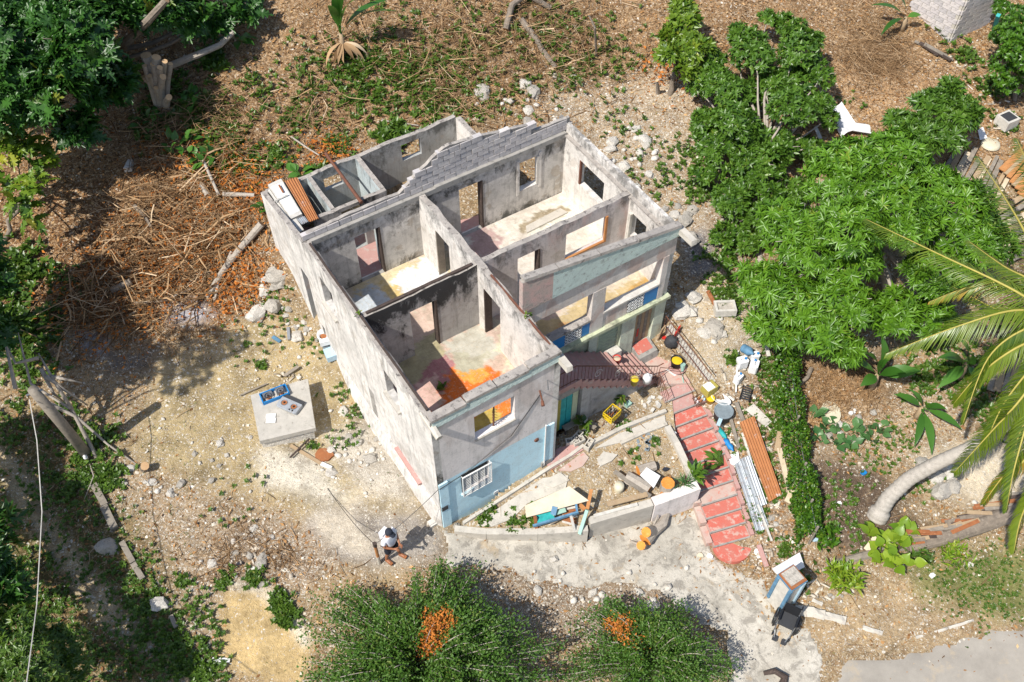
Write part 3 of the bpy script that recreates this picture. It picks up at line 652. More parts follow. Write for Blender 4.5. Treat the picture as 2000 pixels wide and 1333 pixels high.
# ---- lower storey under the porch
wall('lower_wall', 'v', 4.01, 9.5, 1.95, 2.1, -.3, ZF - .30, [(8.38, 9.08, .86, 2.5), (6.95, 7.7, 1.35, 2.45)], ('paint_green', 'concrete_raw', 'concrete_raw', 'paint_green_pale'), jit=0)
for a, b in ((6.5, 6.82), (7.78, 8.33), (9.1, 9.53)):
    mb = MB(); mb.lbox(1.86, 1.949, a, b, -.2, ZF - .30); put('pilaster', mb, 'paint_green_pale', house)
mb = MB(); mb.lbox(1.99, 2.04, 8.38, 9.08, .86, 2.5); wd = put('wooden_door', mb, 'wood_tan', house); wd['label'] = 'brown plank door with red marks'
for k in range(5):
    mb = MB(); mb.lbox(1.965, 1.989, 8.395 + k * .137, 8.52 + k * .137, .88, 2.48); put('plank', mb, 'wood_grey' if k % 2 else 'wood_tan', wd)
mb = MB(); mb.lbox(1.955, 1.965, 8.55, 8.62, 1.2, 1.6); put('red_mark', mb, 'red', wd)
for k in range(7):
    mb = MB(); z = 1.4 + k * .15; mb.hexa([L(1.97, 7.7, z), L(2.05, 7.7, z + .05), L(2.05, 6.95, z + .05), L(1.97, 6.95, z), L(1.975, 7.7, z + .02), L(2.06, 7.7, z + .07), L(2.06, 6.95, z + .07), L(1.975, 6.95, z + .02)]); put('louvre', mb, 'paint_green', house)
mb = MB(); mb.lbox(1.68, 1.949, 6.9, 7.75, 1.0, 1.34); put('window_sill', mb, 'white_dirty', house)
mb = MB(); mb.hexa([L(1.35, 9.1, .45), L(1.948, 9.1, .45), L(1.948, 8.36, .45), L(1.35, 8.36, .45), L(1.42, 9.1, .72), L(1.948, 9.1, .87), L(1.948, 8.36, .87), L(1.42, 8.36, .72)]); put('door_step', mb, 'concrete_raw', house)
mb = MB(); mb.hexa([L(1.55, 9.0, .757), L(1.94, 9.0, .874), L(1.94, 8.4, .874), L(1.55, 8.4, .757), L(1.55, 9.0, .765), L(1.94, 9.0, .882), L(1.94, 8.4, .882), L(1.55, 8.4, .765)]); put('red_threshold', mb, 'stair_red', house)
# ---- floors, coloured by their worn paint, with some sun and shade painted in
def floor_mat():
    m, nt, b, co = new_mat('floor_paint', .8, .3)
    at = nt.nodes.new('ShaderNodeAttribute'); at.attribute_name = 'col'; col = at.outputs['Color']
    col = _mix(nt, .8, col, _ramp(nt, _noise(nt, co, 2.2, 6, .75), [(.3, (.5, .48, .44)), (.65, (1.02, 1.02, 1.02))]), 'MULTIPLY')
    col = _mix(nt, _map(nt, _noise(nt, co, 14, 6, .75), .55, .62, 0, .55), col, (.50, .42, .31))
    col = _mix(nt, _map(nt, _noise(nt, co, 4, 7, .75), .56, .62, 0, .45), col, (.30, .26, .20))
    br = nt.nodes.new('ShaderNodeTexBrick'); nt.links.new(co, br.inputs['Vector']); br.offset = 0
    mp = nt.nodes.new('ShaderNodeMapping'); nt.links.new(co, mp.inputs[0]); mp.inputs['Rotation'].default_value = (0, 0, -YAW); nt.links.new(mp.outputs[0], br.inputs['Vector'])
    br.inputs['Scale'].default_value = 1; br.inputs['Brick Width'].default_value = .3; br.inputs['Row Height'].default_value = .3; br.inputs['Mortar Size'].default_value = .006
    br.inputs['Color1'].default_value = (1, 1, 1, 1); br.inputs['Color2'].default_value = (.93, .93, .92, 1); br.inputs['Mortar'].default_value = (.72, .70, .66, 1)
    col = _mix(nt, .55, col, br.outputs['Color'], 'MULTIPLY')
    nt.links.new(col, b.inputs['Base Color']); _bump(nt, b, _noise(nt, co, 25, 5, .7), .25, .01)
floor_mat()
FZ = [  # worn paint on the floors, and painted patches of sun and shade, outlined in photo pixels
 ((.60,.45,.37), 10, [(690,600),(1100,600),(1100,900),(690,900)]),
 ((.66,.56,.36), 10, [(680,540),(905,490),(935,520),(700,640)]),
 ((.45,.40,.24), 9, [(780,690),(850,650),(900,740),(820,770),(770,740)]),  # olive tone of the left wall's shade, painted into the floor
 ((.42,.19,.20), 8, [(815,735),(872,690),(900,725),(880,760),(830,790),(800,770)]),
 ((.66,.44,.38), 8, [(800,800),(815,750),(850,745),(870,800),(830,830)]),  # pinkish cream of the sun patch through the left window, painted in
 ((.72,.16,.02), 9, [(868,755),(900,712),(958,706),(985,745),(900,800),(850,800)]),
 ((.72,.20,.03), 8, [(915,800),(1015,755),(1020,860),(925,880)]),
 ((.56,.42,.10), 9, [(915,820),(968,795),(978,850),(925,880)]),
 ((.74,.36,.07), 7, [(900,728),(945,710),(958,730),(925,760)]),
 ((.52,.50,.43), 7, [(860,668),(940,632),(985,690),(955,716),(900,712)]),
 ((.44,.42,.32), 7, [(880,690),(960,700),(950,722),(905,722)]),
 ((.66,.60,.44), 8, [(958,620),(1000,640),(1020,700),(985,720)]),
 ((.78,.80,.82), 7, [(752,556),(835,505),(880,535),(800,585),(765,585)]),
 ((.50,.55,.60), 8, [(660,590),(735,552),(775,590),(715,620)]),
 ((.62,.47,.20), 6, [(735,552),(752,545),(800,590),(775,600)]),
 ((.68,.62,.55), 10, [(860,340),(1260,340),(1260,560),(940,560),(880,470)]),
 ((.52,.36,.34), 10, [(880,430),(960,400),(960,470),(1000,500),(930,510)]),
 ((.72,.70,.62), 9, [(985,445),(1110,378),(1180,410),(1060,470)]),
 ((.34,.28,.19), 3, [(1008,440),(1098,397),(1116,413),(1020,460)]),
 ((.66,.62,.54), 3, [(1024,443),(1094,408),(1108,415),(1026,455)]),
 ((.30,.25,.17), 4, [(1020,430),(1088,398),(1092,404),(1026,438)]),
 ((.56,.44,.24), 10, [(1040,640),(1320,480),(1360,520),(1130,700),(1050,690)]),
 ((.50,.31,.10), 9, [(1180,600),(1270,530),(1300,560),(1190,620)]),
 ((.70,.60,.46), 7, [(1180,560),(1260,520),(1270,535),(1190,580)]),
 ((.62,.36,.16), 7, [(1085,640),(1110,625),(1120,650),(1095,660)]),
]
st = .06; uu, vv = np.meshgrid(np.arange(.2, 7.48, st), np.arange(.2, 9.32, st)); shp = uu.shape; uu = uu.ravel(); vv = vv.ravel()
fx = HX - uu * _sy + vv * _cy; fy = HY + uu * _cy + vv * _sy; fz = np.full(len(uu), ZF)
fpx, fpy = pix(np.stack([fx, fy, fz], -1)); nz = fbm(uu * 2.4, vv * 2.4, 21, 5) - .5
nz2 = fbm(uu * 11, vv * 11, 25, 3) - .5
fc = np.tile(np.array([.6, .52, .42]), (len(uu), 1))
for c, s, poly in FZ:
    mk = poly_mask(fpx, fpy, poly, 1.6, (nz * 2.2 + nz2 * 1.3) * s / 1.6)[:, None]; fc = fc * (1 - mk) + np.array(c) * mk
kk = (np.arange(shp[0] - 1)[:, None] * shp[1] + np.arange(shp[1] - 1)[None]).ravel()
FF = np.stack([kk, kk + shp[1], kk + shp[1] + 1, kk + 1], 1)[:, ::-1]
keep = ((uu[FF].min(1) > 1.88) | (vv[FF].max(1) < 3.95)) ; FF = FF[keep]
fl = np_mesh('upper_floor', np.c_[fx, fy, fz], FF, 'floor_paint', col=fc, parent=house)
mb = MB(); mb.lbox(.1, 7.6, .1, 3.9, 2.74, 2.93); mb.lbox(1.9, 7.6, 3.9, 9.4, 2.75, 2.932); put('floor_slab', mb, 'concrete_raw', house)
mb = MB(); mb.lbox(7.67, 10.8, .2, 7.1, 2.5, 2.86); put('annex_floor', mb, 'stair_pink', house)
# low broken screed slab on the big room's floor
mb = MB(); c0 = [P(1027, 443, 2.96), P(1094, 408, 2.96), P(1109, 416, 2.96), P(1029, 456, 2.96)]; mb.prism([tuple(c) for c in c0], ZF + .004, ZF + .05); put('screed_patch', mb, 'concrete_pale', house)
# ---- jambs, frames and leftover joinery
def post(u0, u1, v0, v1, z0, z1, m='wood_dark', n='door_frame'):
    mb = MB(); mb.lbox(u0, u1, v0, v1, z0, z1); return put(n, mb, m, house)
post(3.95, 4.17, 2.36, 2.418, ZF, 4.94); post(7.45, 7.69, 2.36, 2.418, ZF, 4.93); post(7.45, 7.69, 6.06, 6.118, ZF, 5.03); post(3.95, 4.17, 5.94, 5.998, ZF, 5.04)
post(6.39, 6.448, 3.79, 4.03, ZF, 4.89, 'wood_grey'); post(3.56, 3.618, 3.79, 4.03, ZF, 4.89)
post(3.93, 4.0, 8.42, 8.498, 3.985, 5.09, 'wood_orange', 'window_frame'); post(3.93, 4.0, 6.955, 8.42, 3.985, 4.05, 'wood_orange', 'window_frame')
post(6.5, 6.568, 9.28, 9.36, 4.04, 5.03, 'rusty_iron', 'window_frame'); post(7.44, 7.5, 8.2, 8.278, 3.86, 5.06, 'white_dirty', 'window_frame')
post(3.72, 3.83, 9.2, 9.299, 3.0, 4.95, 'white_dirty', 'window_frame'); post(3.96, 3.969, 7.44, 7.52, 3.85, 3.9, 'white_dirty', 'window_frame')
for a, b in ((7.42, 7.519), (8.281, 8.38)): post(7.44, 7.469, a, b, 3.7, 5.2, 'wall_white', 'window_surround')
# dark groove and fallen lath on the wall heads
mb = MB(); mb.lbox(.35, 7.3, .10, .16, 5.6, 5.66); put('lath', mb, 'wood_dark', house)
mb = MB(); mb.lbox(4.02, 4.11, .3, 3.7, 5.57, 5.64); put('lath', mb, 'wood_dark', house)
mb = MB(); mb.lbox(.4, 3.4, 3.9, 3.95, 5.6, 5.66); put('lath', mb, 'rusty_iron', house)
# bent bars left in the window openings
mb = MB(); mb.tube([L(.1, 1.92, 3.76), L(.08, 1.93, 4.3), L(.05, 1.91, 4.84)], .022, 5); put('iron_bar', mb, 'rusty_iron', house)
for k in range(6):
    mb = MB(); z = 3.9 + k * .13; mb.tube([L(.02, 1.84, z), L(.1, 1.92, z + .04), L(.03, 2.0, z)], .009, 4); put('iron_bar', mb, 'rusty_iron', house)
mb = MB(); mb.lbox(-.05, .2, 1.25, 2.56, 3.69, 3.748); put('window_sill', mb, 'concrete_pale', house)
mb = MB(); mb.lbox(-.07, .0, .7, 1.71, 1.24, 1.299); put('window_sill', mb, 'paint_blue', house)
# grille of the lower window
gr = MB(); gr.lbox(-.14, -.1, .72, .745, 1.28, 2.34); gr.lbox(-.14, -.1, 1.665, 1.69, 1.28, 2.34); gr.lbox(-.14, -.1, .745, 1.665, 2.315, 2.34); gr.lbox(-.14, -.1, .745, 1.665, 1.28, 1.305)
for a in (.74, 1.67): gr.lbox(-.1, 0, a - .01, a + .01, 2.29, 2.31); gr.lbox(-.1, 0, a - .01, a + .01, 1.31, 1.33)
gro = put('window_grille', gr, 'white_paint', house)
for k in range(11):
    b = MB(); z = 1.37 + k * .085; b.lbox(-.128, -.112, .745, 1.665, z, z + .014); put('grille_bar', b, 'white_paint', gro)
for k in range(3):
    b = MB(); v = .97 + k * .23; b.lbox(-.142, -.128, v, v + .012, 1.305, 2.315); put('grille_bar', b, 'white_paint', gro)
mb = MB(); mb.lbox(.12, .14, .74, 1.67, 1.3, 2.32); put('room_shade_panel', mb, 'charcoal', house)  # dark panel stands in for the shade inside the room
# pilaster strip, pipe, meter and lamp bracket on the blue front
mb = MB(); mb.lbox(-.045, -.002, 3.60, 3.9, -.3, 2.46); put('corner_strip', mb, 'paint_blue', house)
mb = MB(); mb.lbox(-.05, -.002, .02, .3, -.3, 2.45); put('corner_strip', mb, 'paint_blue', house)
mb = MB(); mb.lbox(-.07, -.002, .02, .22, 1.0, 1.2); put('torn_fitting', mb, 'charcoal', house)
mb = MB(); mb.tube([L(-.06, 3.58, 2.62), L(-.06, 3.58, .4)], .025, 6); put('drain_pipe', mb, 'white_paint', house)
mb = MB(); mb.lathe([(.0, .04), (.07, .04), (.08, 0), (.05, -.01)], (0, 0, 0), 12); mb.xf(Matrix.Translation(L(0, 3.3, 2.0)) @ Matrix.Rotation(YAW, 4, 'Z') @ Matrix.Rotation(math.radians(90), 4, 'X')); put('round_vent', mb, 'rusty_iron', house)
mb = MB(); mb.tube([L(0, 3.35, 4.45), L(-.35, 3.2, 4.5)], .025, 6); mb.tube([L(-.35, 3.2, 4.5), L(-.48, 3.14, 4.46)], [.04, .05], 8); put('lamp_bracket', mb, 'rusty_iron', house)
mb = MB(); mb.tube([L(0, 3.6, 4.75), L(-.3, 3.42, 4.78)], .018, 5); put('cable_hook', mb, 'steel', house)
mb = MB(); mb.tube([L(-.01, 3.4, 4.3), L(-.03, 2.4, 3.0), L(-.03, .9, 2.36), L(-.06, .02, 2.3)], .012, 5); put('wall_cable', mb, 'black', house)
mb = MB(); mb.lbox(-.07, 0, 3.5, 3.85, .05, .55); put('bare_blocks', mb, 'concrete_raw', house)
# ledges on the left wall
mb = MB(); mb.lbox(1.1, 2.6, -.12, 0, .92, 1.0); put('wall_ledge', mb, 'stair_pink', house)
mb = MB(); mb.hexa([L(0, 0, -.6), L(7.0, 0, -.6), L(7.0, -.3, -.6), L(.3, -.22, -.6), L(0, 0, .9), L(7.0, 0, .7), L(7.0, -.04, .5), L(.3, -.05, .9)]); put('wall_footing', mb, 'wall_outer_left', house)
mb = MB(); mb.lbox(3.9, 4.2, -.012, 0, .9, 2.2); put('blocked_opening', mb, 'concrete_raw', house)
for (a, b, z0, z1) in ((5.78, 6.72, 3.66, 3.747), (1.83, 2.72, 3.71, 3.797)):
    mb = MB(); mb.lbox(a, b, -.1, .2, z0, z1); put('window_sill', mb, 'concrete_pale', house)
# ---- annex behind
wall('annex_wall', 'u', 7.67, 11, 0, .16, .8, lambda s: 5.42 - (s - 7.67) * .18, [(7.95, 8.5, .9, 3.6)], ('wall_outer_left', 'wall_annex_blue', 'wall_head', 'wall_annex'))
wall('annex_wall', 'v', .16, 7.1, 10.82, 10.98, 2.3, lambda s: 4.85 + .03 * math.sin(s * 3), [(4.95, 5.7, 3.92, 4.6), (2.06, 2.72, 4.0, 4.5)], ('wall_annex', 'wall_annex', 'wall_head', 'wall_annex'))
wall('annex_wall', 'u', 7.67, 10.82, 7.1, 7.28, 2.4, 4.85, (), ('wall_white', 'wall_annex', 'wall_head', 'wall_annex'))
wall('annex_wall', 'u', 9.06, 10.82, 3.26, 3.42, 2.6, 4.85, (), ('wall_annex_blue', 'wall_annex', 'wall_head', 'wall_annex'))
wall('annex_wall', 'u', 9.06, 10.82, 1.52, 1.66, 2.6, 4.85, (), ('wall_annex_blue', 'wall_annex_blue', 'wall_head', 'wall_annex'))
wall('annex_wall', 'v', .9, 3.42, 8.92, 9.06, 2.6, 4.83, [(1.8, 2.5, 2.87, 4.7)], ('wall_mould', 'wall_annex_blue', 'wall_head', 'wall_annex'))
mb = MB(); mb.lbox(7.9, 8.06, 2.45, 2.6, 2.86, 5.0); put('annex_post', mb, 'wall_annex_blue', house)
# ================================================================= stairs and landings
zl_ = .45
stp = thing('stone_staircase', 'faded pink concrete staircase climbing along the green lower wall to the porch', 'staircase', L(1.2, 6.7, .2))
N = 14; va, vb = 8.4, 5.05
for i in range(N):
    z1 = zl_ + (2.88 - zl_) * (i + 1) / N; a = va + (vb - va) * i / N; b = va + (vb - va) * (i + 1) / N
    mb = MB(); mb.lbox(.58, 1.84, b + .002, a, z1 - .36, z1); put('step', mb, 'stair_pink', stp)
    mb = MB(); mb.lbox(.6, 1.83, a - .035, a + .012, z1 - .03, z1 + .004); put('nosing', mb, 'riser_pink', stp)
mb = MB(); mb.lbox(.58, 1.84, 4.03, 5.05, 2.66, 2.88); put('top_platform', mb, 'stair_pink', stp)
sw = MB()
sw.hexa([L(.66, 8.4, -.3), L(1.8, 8.4, -.3), L(1.8, 5.42, -.3), L(.66, 5.42, -.3), L(.66, 8.4, .3), L(1.8, 8.4, .3), L(1.8, 5.42, 2.35), L(.66, 5.42, 2.35)])
put('side_wall', sw, 'wall_mould', stp)
sw = MB(); sw.lbox(.72, .86, 4.02, 4.6, 2.2, 2.655); sw.lbox(.72, .86, 4.6, 5.419, 2.1, 2.655); put('lintel', sw, 'concrete_raw', stp)
dr = MB(); dr.lbox(.8, .84, 4.62, 5.3, .3, 2.1); do = put('turquoise_door', dr, 'turquoise', stp)
for a, b, m in ((4.60, 4.72, 'yellow_olive'), (4.72, 4.92, 'turquoise'), (4.94, 5.14, 'turquoise'), (5.16, 5.36, 'paint_green')):
    d2 = MB(); d2.lbox(.775, .799, a, b, .32, 2.05); put('plank', d2, m, do)
d2 = MB(); d2.lbox(1.3, 1.35, 4.02, 5.4, -.2, 2.6); put('recess_shade_panel', d2, 'shade_black', stp)  # near-black panel stands in for the shade under the stairs
ld = thing('stair_landing', 'worn pinkish concrete landing in front of the brown plank door', 'landing', L(1, 9, .2))
mb = MB(); pl = [L(1.85, 8.402, 0), L(1.85, 9.78, 0), L(.35, 9.78, 0), (L(-.1, 9.3, 0)), L(.42, 8.402, 0)]
mb.prism([tuple(p) for p in pl], -1.0, zl_); put('slab', mb, 'stair_worn', ld)
rl = thing('iron_railing', 'rusty thin iron railing along the outer edge of the pink stairs', 'railing', L(.6, 6.5, .4))
def railz(v): return 2.88 if v < 5.05 else 2.88 + (zl_ - 2.88) * (v - 5.05) / 3.35
top = [L(.6, v, railz(v) + .78) for v in (4.05, 5.05, 8.4)] + [L(.6, 8.62, zl_ + .78)]; bot = [L(.6, v, railz(v) + .1) for v in (4.05, 5.05, 8.4)]
mb = MB(); mb.tube(top, .018, 5); put('top_rail', mb, 'rusty_iron', rl); mb = MB(); mb.tube(bot, .015, 5); put('bottom_rail', mb, 'rusty_iron', rl)
for k in range(34):
    v = 4.1 + k * .13; b = MB(); b.tube([L(.6, v, railz(v) + .02), L(.6, v, railz(v) + .78)], .008, 4); put('baluster', b, 'rusty_iron', rl)
for v in (5.9, 6.7, 7.6):
    b = MB(); c = [L(.59, v + .16 * math.cos(t) * (1 - t / 12), railz(v) + .42 + .2 * math.sin(t) * (1 - t / 12)) for t in np.linspace(0, 9, 18)]; b.tube(c, .008, 4); put('scroll', b, 'white_dirty', rl)
# red stairs down to the lane
rs = thing('red_staircase', 'long flight of worn red painted concrete steps running down to the lane', 'staircase', (6.2, 15.5, -.6))
lt = [Vector((4.80, 17.75)), Vector((5.12, 16.75)), Vector((5.62, 15.2)), Vector((6.15, 12.95))]; rt = [Vector((5.82, 18.25)), Vector((6.22, 17.3)), Vector((6.80, 15.75)), Vector((7.32, 13.3))]
def pl_at(pts, t):
    d = [0]
    for a, b in zip(pts, pts[1:]): d.append(d[-1] + (b - a).length)
    s = t * d[-1]
    for i in range(len(pts) - 1):
        if s <= d[i + 1] + 1e-9: return pts[i].lerp(pts[i + 1], (s - d[i]) / (d[i + 1] - d[i]))
    return pts[-1]
NS = 12
for i in range(NS):
    t0, t1 = i / NS, (i + 1) / NS; z = .36 - (.36 + 1.0) * i / (NS - 1)
    a, b, c, d = pl_at(lt, t0), pl_at(rt, t0), pl_at(rt, t1), pl_at(lt, t1)
    mb = MB(); mb.prism([(a.x, a.y), (b.x, b.y), (c.x, c.y), (d.x, d.y)], -2.2, z); so = put('step', mb, 'riser_pink', rs)
    m = Vector(((a.x + b.x + c.x + d.x) / 4, (a.y + b.y + c.y + d.y) / 4)); q = []
    for p, e in ((a, .97), (b, .97), (c, .97), (d, .97)): q.append(m + (p - m) * .93)
    mb = MB(); mb.prism([(p.x, p.y) for p in q], z - .01, z + .004); put('tread_paint', mb, 'stair_pink' if i < 2 else ('stair_worn' if i in (8,) else 'stair_red'), so)
    nz_ = d.lerp(c, 0.5); n1 = (c - d).normalized(); bx = MB(); bx.box((nz_.x, nz_.y, z - .012), ((c - d).length * .98, .05, .036), math.atan2(n1.y, n1.x)); put('nosing', bx, 'concrete_raw', so)
c = (lt[-1] + rt[-1]) / 2; r_ = (rt[-1] - lt[-1]).length / 2; an0 = math.atan2(rt[-1].y - lt[-1].y, rt[-1].x - lt[-1].x)
mb = MB(); mb.prism([(c.x + r_ * math.cos(an0 - math.pi * k / 14), c.y + r_ * 1.0 * math.sin(an0 - math.pi * k / 14)) for k in range(15)], -2.2, -1.11); put('rounded_bottom_step', mb, 'stair_red', rs)
for k, t in enumerate((.5, .62, .74, .86)):
    a, b = pl_at(lt, t), pl_at(lt, t + .115); z = .36 - 1.44 * t / .92
    o_ = (b - a).normalized(); pn = Vector((o_.y, -o_.x)) * -1
    if pn.dot(Vector((-1, -.3))) < 0: pn = -pn
    mb = MB(); mb.prism([(a.x, a.y), (b.x, b.y), (b.x + pn.x * .2, b.y + pn.y * .2), (a.x + pn.x * .2, a.y + pn.y * .2)], -2.2, z + .06); put('kerb', mb, 'stair_worn', rs)
for k in range(11):
    t = k / 11; a, b = pl_at(rt, t), pl_at(rt, t + 1 / 11 - .004); z = .36 - 1.44 * t
    o_ = (b - a).normalized(); pn = Vector((o_.y, -o_.x))
    if pn.x < 0: pn = -pn
    mb = MB(); mb.prism([(a.x + pn.x * .003, a.y + pn.y * .003), (b.x + pn.x * .003, b.y + pn.y * .003), (b.x + pn.x * .13, b.y + pn.y * .13), (a.x + pn.x * .13, a.y + pn.y * .13)], -2.2, z + .03); put('kerb', mb, 'stair_pink', rs)
# ================================================================= front garden
def gardz(x, y):
    u = -_sy * (x - HX) + _cy * (y - HY); v = _cy * (x - HX) + _sy * (y - HY)
    return np.clip(.04 + .07 * v, 0, .32) + np.clip(u, -3.2, 0) * .11
GP_ = [(900,1028),(1080,897),(1092,860),(1180,800),(1300,745),(1312,800),(1320,860),(1362,950),(1290,975),(1155,1020),(1100,1030),(1000,1035)]
gpw = [P(a, b, .1) for a, b in GP_]
def gz_at(px, py):
    z = .1
    for _ in range(6):
        p = P(px, py, z); z = float(gardz(p.x, p.y))
    return Vector((p.x, p.y, z))
gX = np.arange(min(p.x for p in gpw) - .2, max(p.x for p in gpw) + .2, .1); gY = np.arange(min(p.y for p in gpw) - .2, max(p.y for p in gpw) + .2, .1)
ga, gb = np.meshgrid(gX, gY); gsh = ga.shape; ga = ga.ravel(); gb = gb.ravel()
gm = poly_mask(ga, gb, [(p.x, p.y) for p in gpw], 1., np.zeros_like(ga)); gzz = gardz(ga, gb) + (fbm(ga * 3, gb * 3, 31, 4) - .5) * .08
gk = (np.arange(gsh[0] - 1)[:, None] * gsh[1] + np.arange(gsh[1] - 1)[None]).ravel()
gF = np.stack([gk, gk + 1, gk + gsh[1] + 1, gk + gsh[1]], 1); gF = gF[gm[gF].max(1) > .5]
gcol = np.tile(np.array([.40, .31, .19]), (len(ga), 1)); g2 = fbm(ga, gb, 33, 4)[:, None]; gcol = gcol * (.8 + .5 * g2)
struct(np_mesh('garden_ground', np.c_[ga, gb, gzz], gF, 'ground', smooth=True, col=gcol, attrs={'leafy': np.full(len(ga), .2), 'gravelly': np.full(len(ga), .6)}))
def strip(name, label, pts, w_, z0, h, mat, cat='wall', gf=None, parent=None, jit=.01):
    """low wall or kerb along photo points on the garden"""
    q = [(gf or gz_at)(*p) for p in pts]; mb = MB()
    for a, b in zip(q, q[1:]):
        d = (b - a); d.z = 0; d.normalize(); n = Vector((-d.y, d.x, 0)) * w_ / 2; r = lambda: Vector((0, 0, rngw.uniform(-jit, jit)))
        mb.hexa([a - n + Vector((0, 0, z0 - a.z)), b - n + Vector((0, 0, z0 - b.z)), b + n + Vector((0, 0, z0 - b.z)), a + n + Vector((0, 0, z0 - a.z)), a - n + Vector((0, 0, h)) + r(), b - n + Vector((0, 0, h)) + r(), b + n + Vector((0, 0, h)) + r(), a + n + Vector((0, 0, h)) + r()])
    o = put(name, mb, mat, parent)
    return o if parent is not None else tag(o, label, cat)
tag(strip('retaining_wall', '', [(1150, 1024), (1272, 988)], .24, -1.3, .22, 'concrete_pale'), 'pale broken low retaining wall along the lane right of the wooden frame', 'wall')
tag(strip('retaining_wall', '', [(1274, 987), (1362, 955)], .3, -1.4, .22, 'wall_front'), 'faded blue topped retaining wall end beside the red steps', 'wall')
tag(strip('retaining_wall', '', [(888, 1034), (950, 1040), (1050, 1040), (1148, 1034)], .2, -1.0, .06, 'concrete_pale'), 'low grey concrete edge between lane and garden below the plywood sheet', 'wall')
tag(strip('kerb_wall', '', [(1302, 838), (1320, 870), (1345, 925), (1357, 948)], .2, -1.2, .18, 'concrete_pale'), 'pale concrete kerb along the left side of the red steps', 'kerb')
tag(strip('kerb_strip', '', [(1148, 872), (1215, 838), (1300, 805)], .12, -.4, .12, 'concrete_pale'), 'upper thin concrete edging between crate and gravel bed', 'kerb')
tag(strip('kerb_strip', '', [(1212, 868), (1255, 848), (1302, 830)], .1, -.4, .08, 'concrete_pale'), 'lower thin concrete edging near the red steps', 'kerb')
tag(strip('kerb_strip', '', [(905, 1024), (990, 970), (1075, 915), (1112, 893), (1140, 872)], .1, -.4, .1, 'concrete_pale'), 'long thin concrete edging parallel to the blue front wall', 'kerb')
def slab(name, label, pts, th, mat, gf=None, cat='paving', dz=.02, parent=None):
    q = [(gf or gz_at)(*p) for p in pts]; mb = MB()
    mb.prism([(p.x, p.y, p.z + dz + th) for p in q], min(p.z for p in q) - .25, None); return tag(put(name, mb, mat), label, cat)
slab('concrete_slab', 'pale concrete path slab beside the plywood sheet', [(930,1028),(965,1000),(1060,935),(1110,930),(1105,955),(1030,985),(1000,1015),(960,1030)], .02, 'concrete_pale')
slab('concrete_slab', 'pink painted slab at the turquoise door below the breeze blocks', [(1066,905),(1088,878),(1120,868),(1140,880),(1075,920)], .03, 'stair_pink')
slab('concrete_slab', 'rounded cracked slab with pink tinge below the pink slab', [(1090,920),(1140,884),(1150,895),(1138,912),(1115,922)], .015, 'stair_worn')
slab('concrete_slab', 'long pale concrete strip between the two thin edgings', [(1160,878),(1205,850),(1298,812),(1300,826),(1215,865)], .015, 'concrete_pale')
slab('concrete_slab', 'loose pale concrete plate lying in the gravel bed', [(1166,900),(1178,884),(1206,890),(1195,902),(1172,913)], .04, 'concrete_pale')
slab('concrete_slab', 'broken concrete plate above the plywood sheet', [(1050,945),(1095,925),(1112,940),(1080,955)], .04, 'concrete_pale')
# coping wall right of the landing, iron railing
rwz = [(1306, 636, 1.25), (1330, 668, 1.05), (1360, 705, .95), (1393, 748, .7)]
pts_ = [P(*a) for a in rwz]; mb = MB()
for a, b in zip(pts_, pts_[1:]):
    d = (b - a); d.z = 0; d.normalize(); n = Vector((-d.y, d.x, 0)) * .11
    mb.hexa([Vector((*(a - n).xy, -.6)), Vector((*(b - n).xy, -.6)), Vector((*(b + n).xy, -.6)), Vector((*(a + n).xy, -.6)), a - n, b - n, b + n, a + n])
tag(put('landing_wall', mb, 'concrete_pale'), 'curved pale concrete wall edging the landing towards the gravel slope', 'wall')
rl2 = thing('iron_railing', 'thin rusty railing on the curved wall right of the landing', 'railing', pts_[1])
mb = MB(); mb.tube([p + Vector((-.16, -.05, .55)) for p in pts_], .016, 5); put('top_rail', mb, 'rusty_iron', rl2)
mb = MB(); mb.tube([p + Vector((-.16, -.05, .1)) for p in pts_], .014, 5); put('bottom_rail', mb, 'rusty_iron', rl2)
for k in range(20):
    t = k / 19 * (len(pts_) - 1.001); i = int(t); p = pts_[i].lerp(pts_[i + 1], t - i) + Vector((-.16, -.05, 0)); b = MB(); b.tube([p - Vector((0, 0, .1)), p + Vector((0, 0, .55))], .008, 4); put('baluster', b, 'rusty_iron', rl2)
rl3 = thing('iron_railing', 'bent rusty railing at the head of the red steps', 'railing', P(1290, 770, .3))
tp = [P(1290, 722, 1.1), P(1320, 730, 1.0), P(1345, 770, .75), P(1303, 800, .3)]
mb = MB(); mb.tube([P(1283, 742, .5), P(1290, 718, 1.15), P(1325, 722, 1.1), P(1352, 765, .8), P(1357, 790, .25)], .014, 5); put('top_rail', mb, 'rusty_iron', rl3)
mb = MB(); mb.tube([P(1281, 750, .35), P(1300, 795, .25)], .014, 5); put('bottom_rail', mb, 'rusty_iron', rl3)
for k in range(8):
    t = k / 7; a = P(1283, 752, .35).lerp(P(1300, 795, .22), t); b = MB(); b.tube([a, a + Vector((.02, .02, .62))], .008, 4); put('baluster', b, 'rusty_iron', rl3)
mb = MB(); a, b_ = P(1281, 750, .35), P(1301, 797, .22); mb.tube([a + Vector((.02, .02, .62)), b_ + Vector((.02, .02, .62))], .013, 5); put('top_rail', mb, 'rusty_iron', rl3)
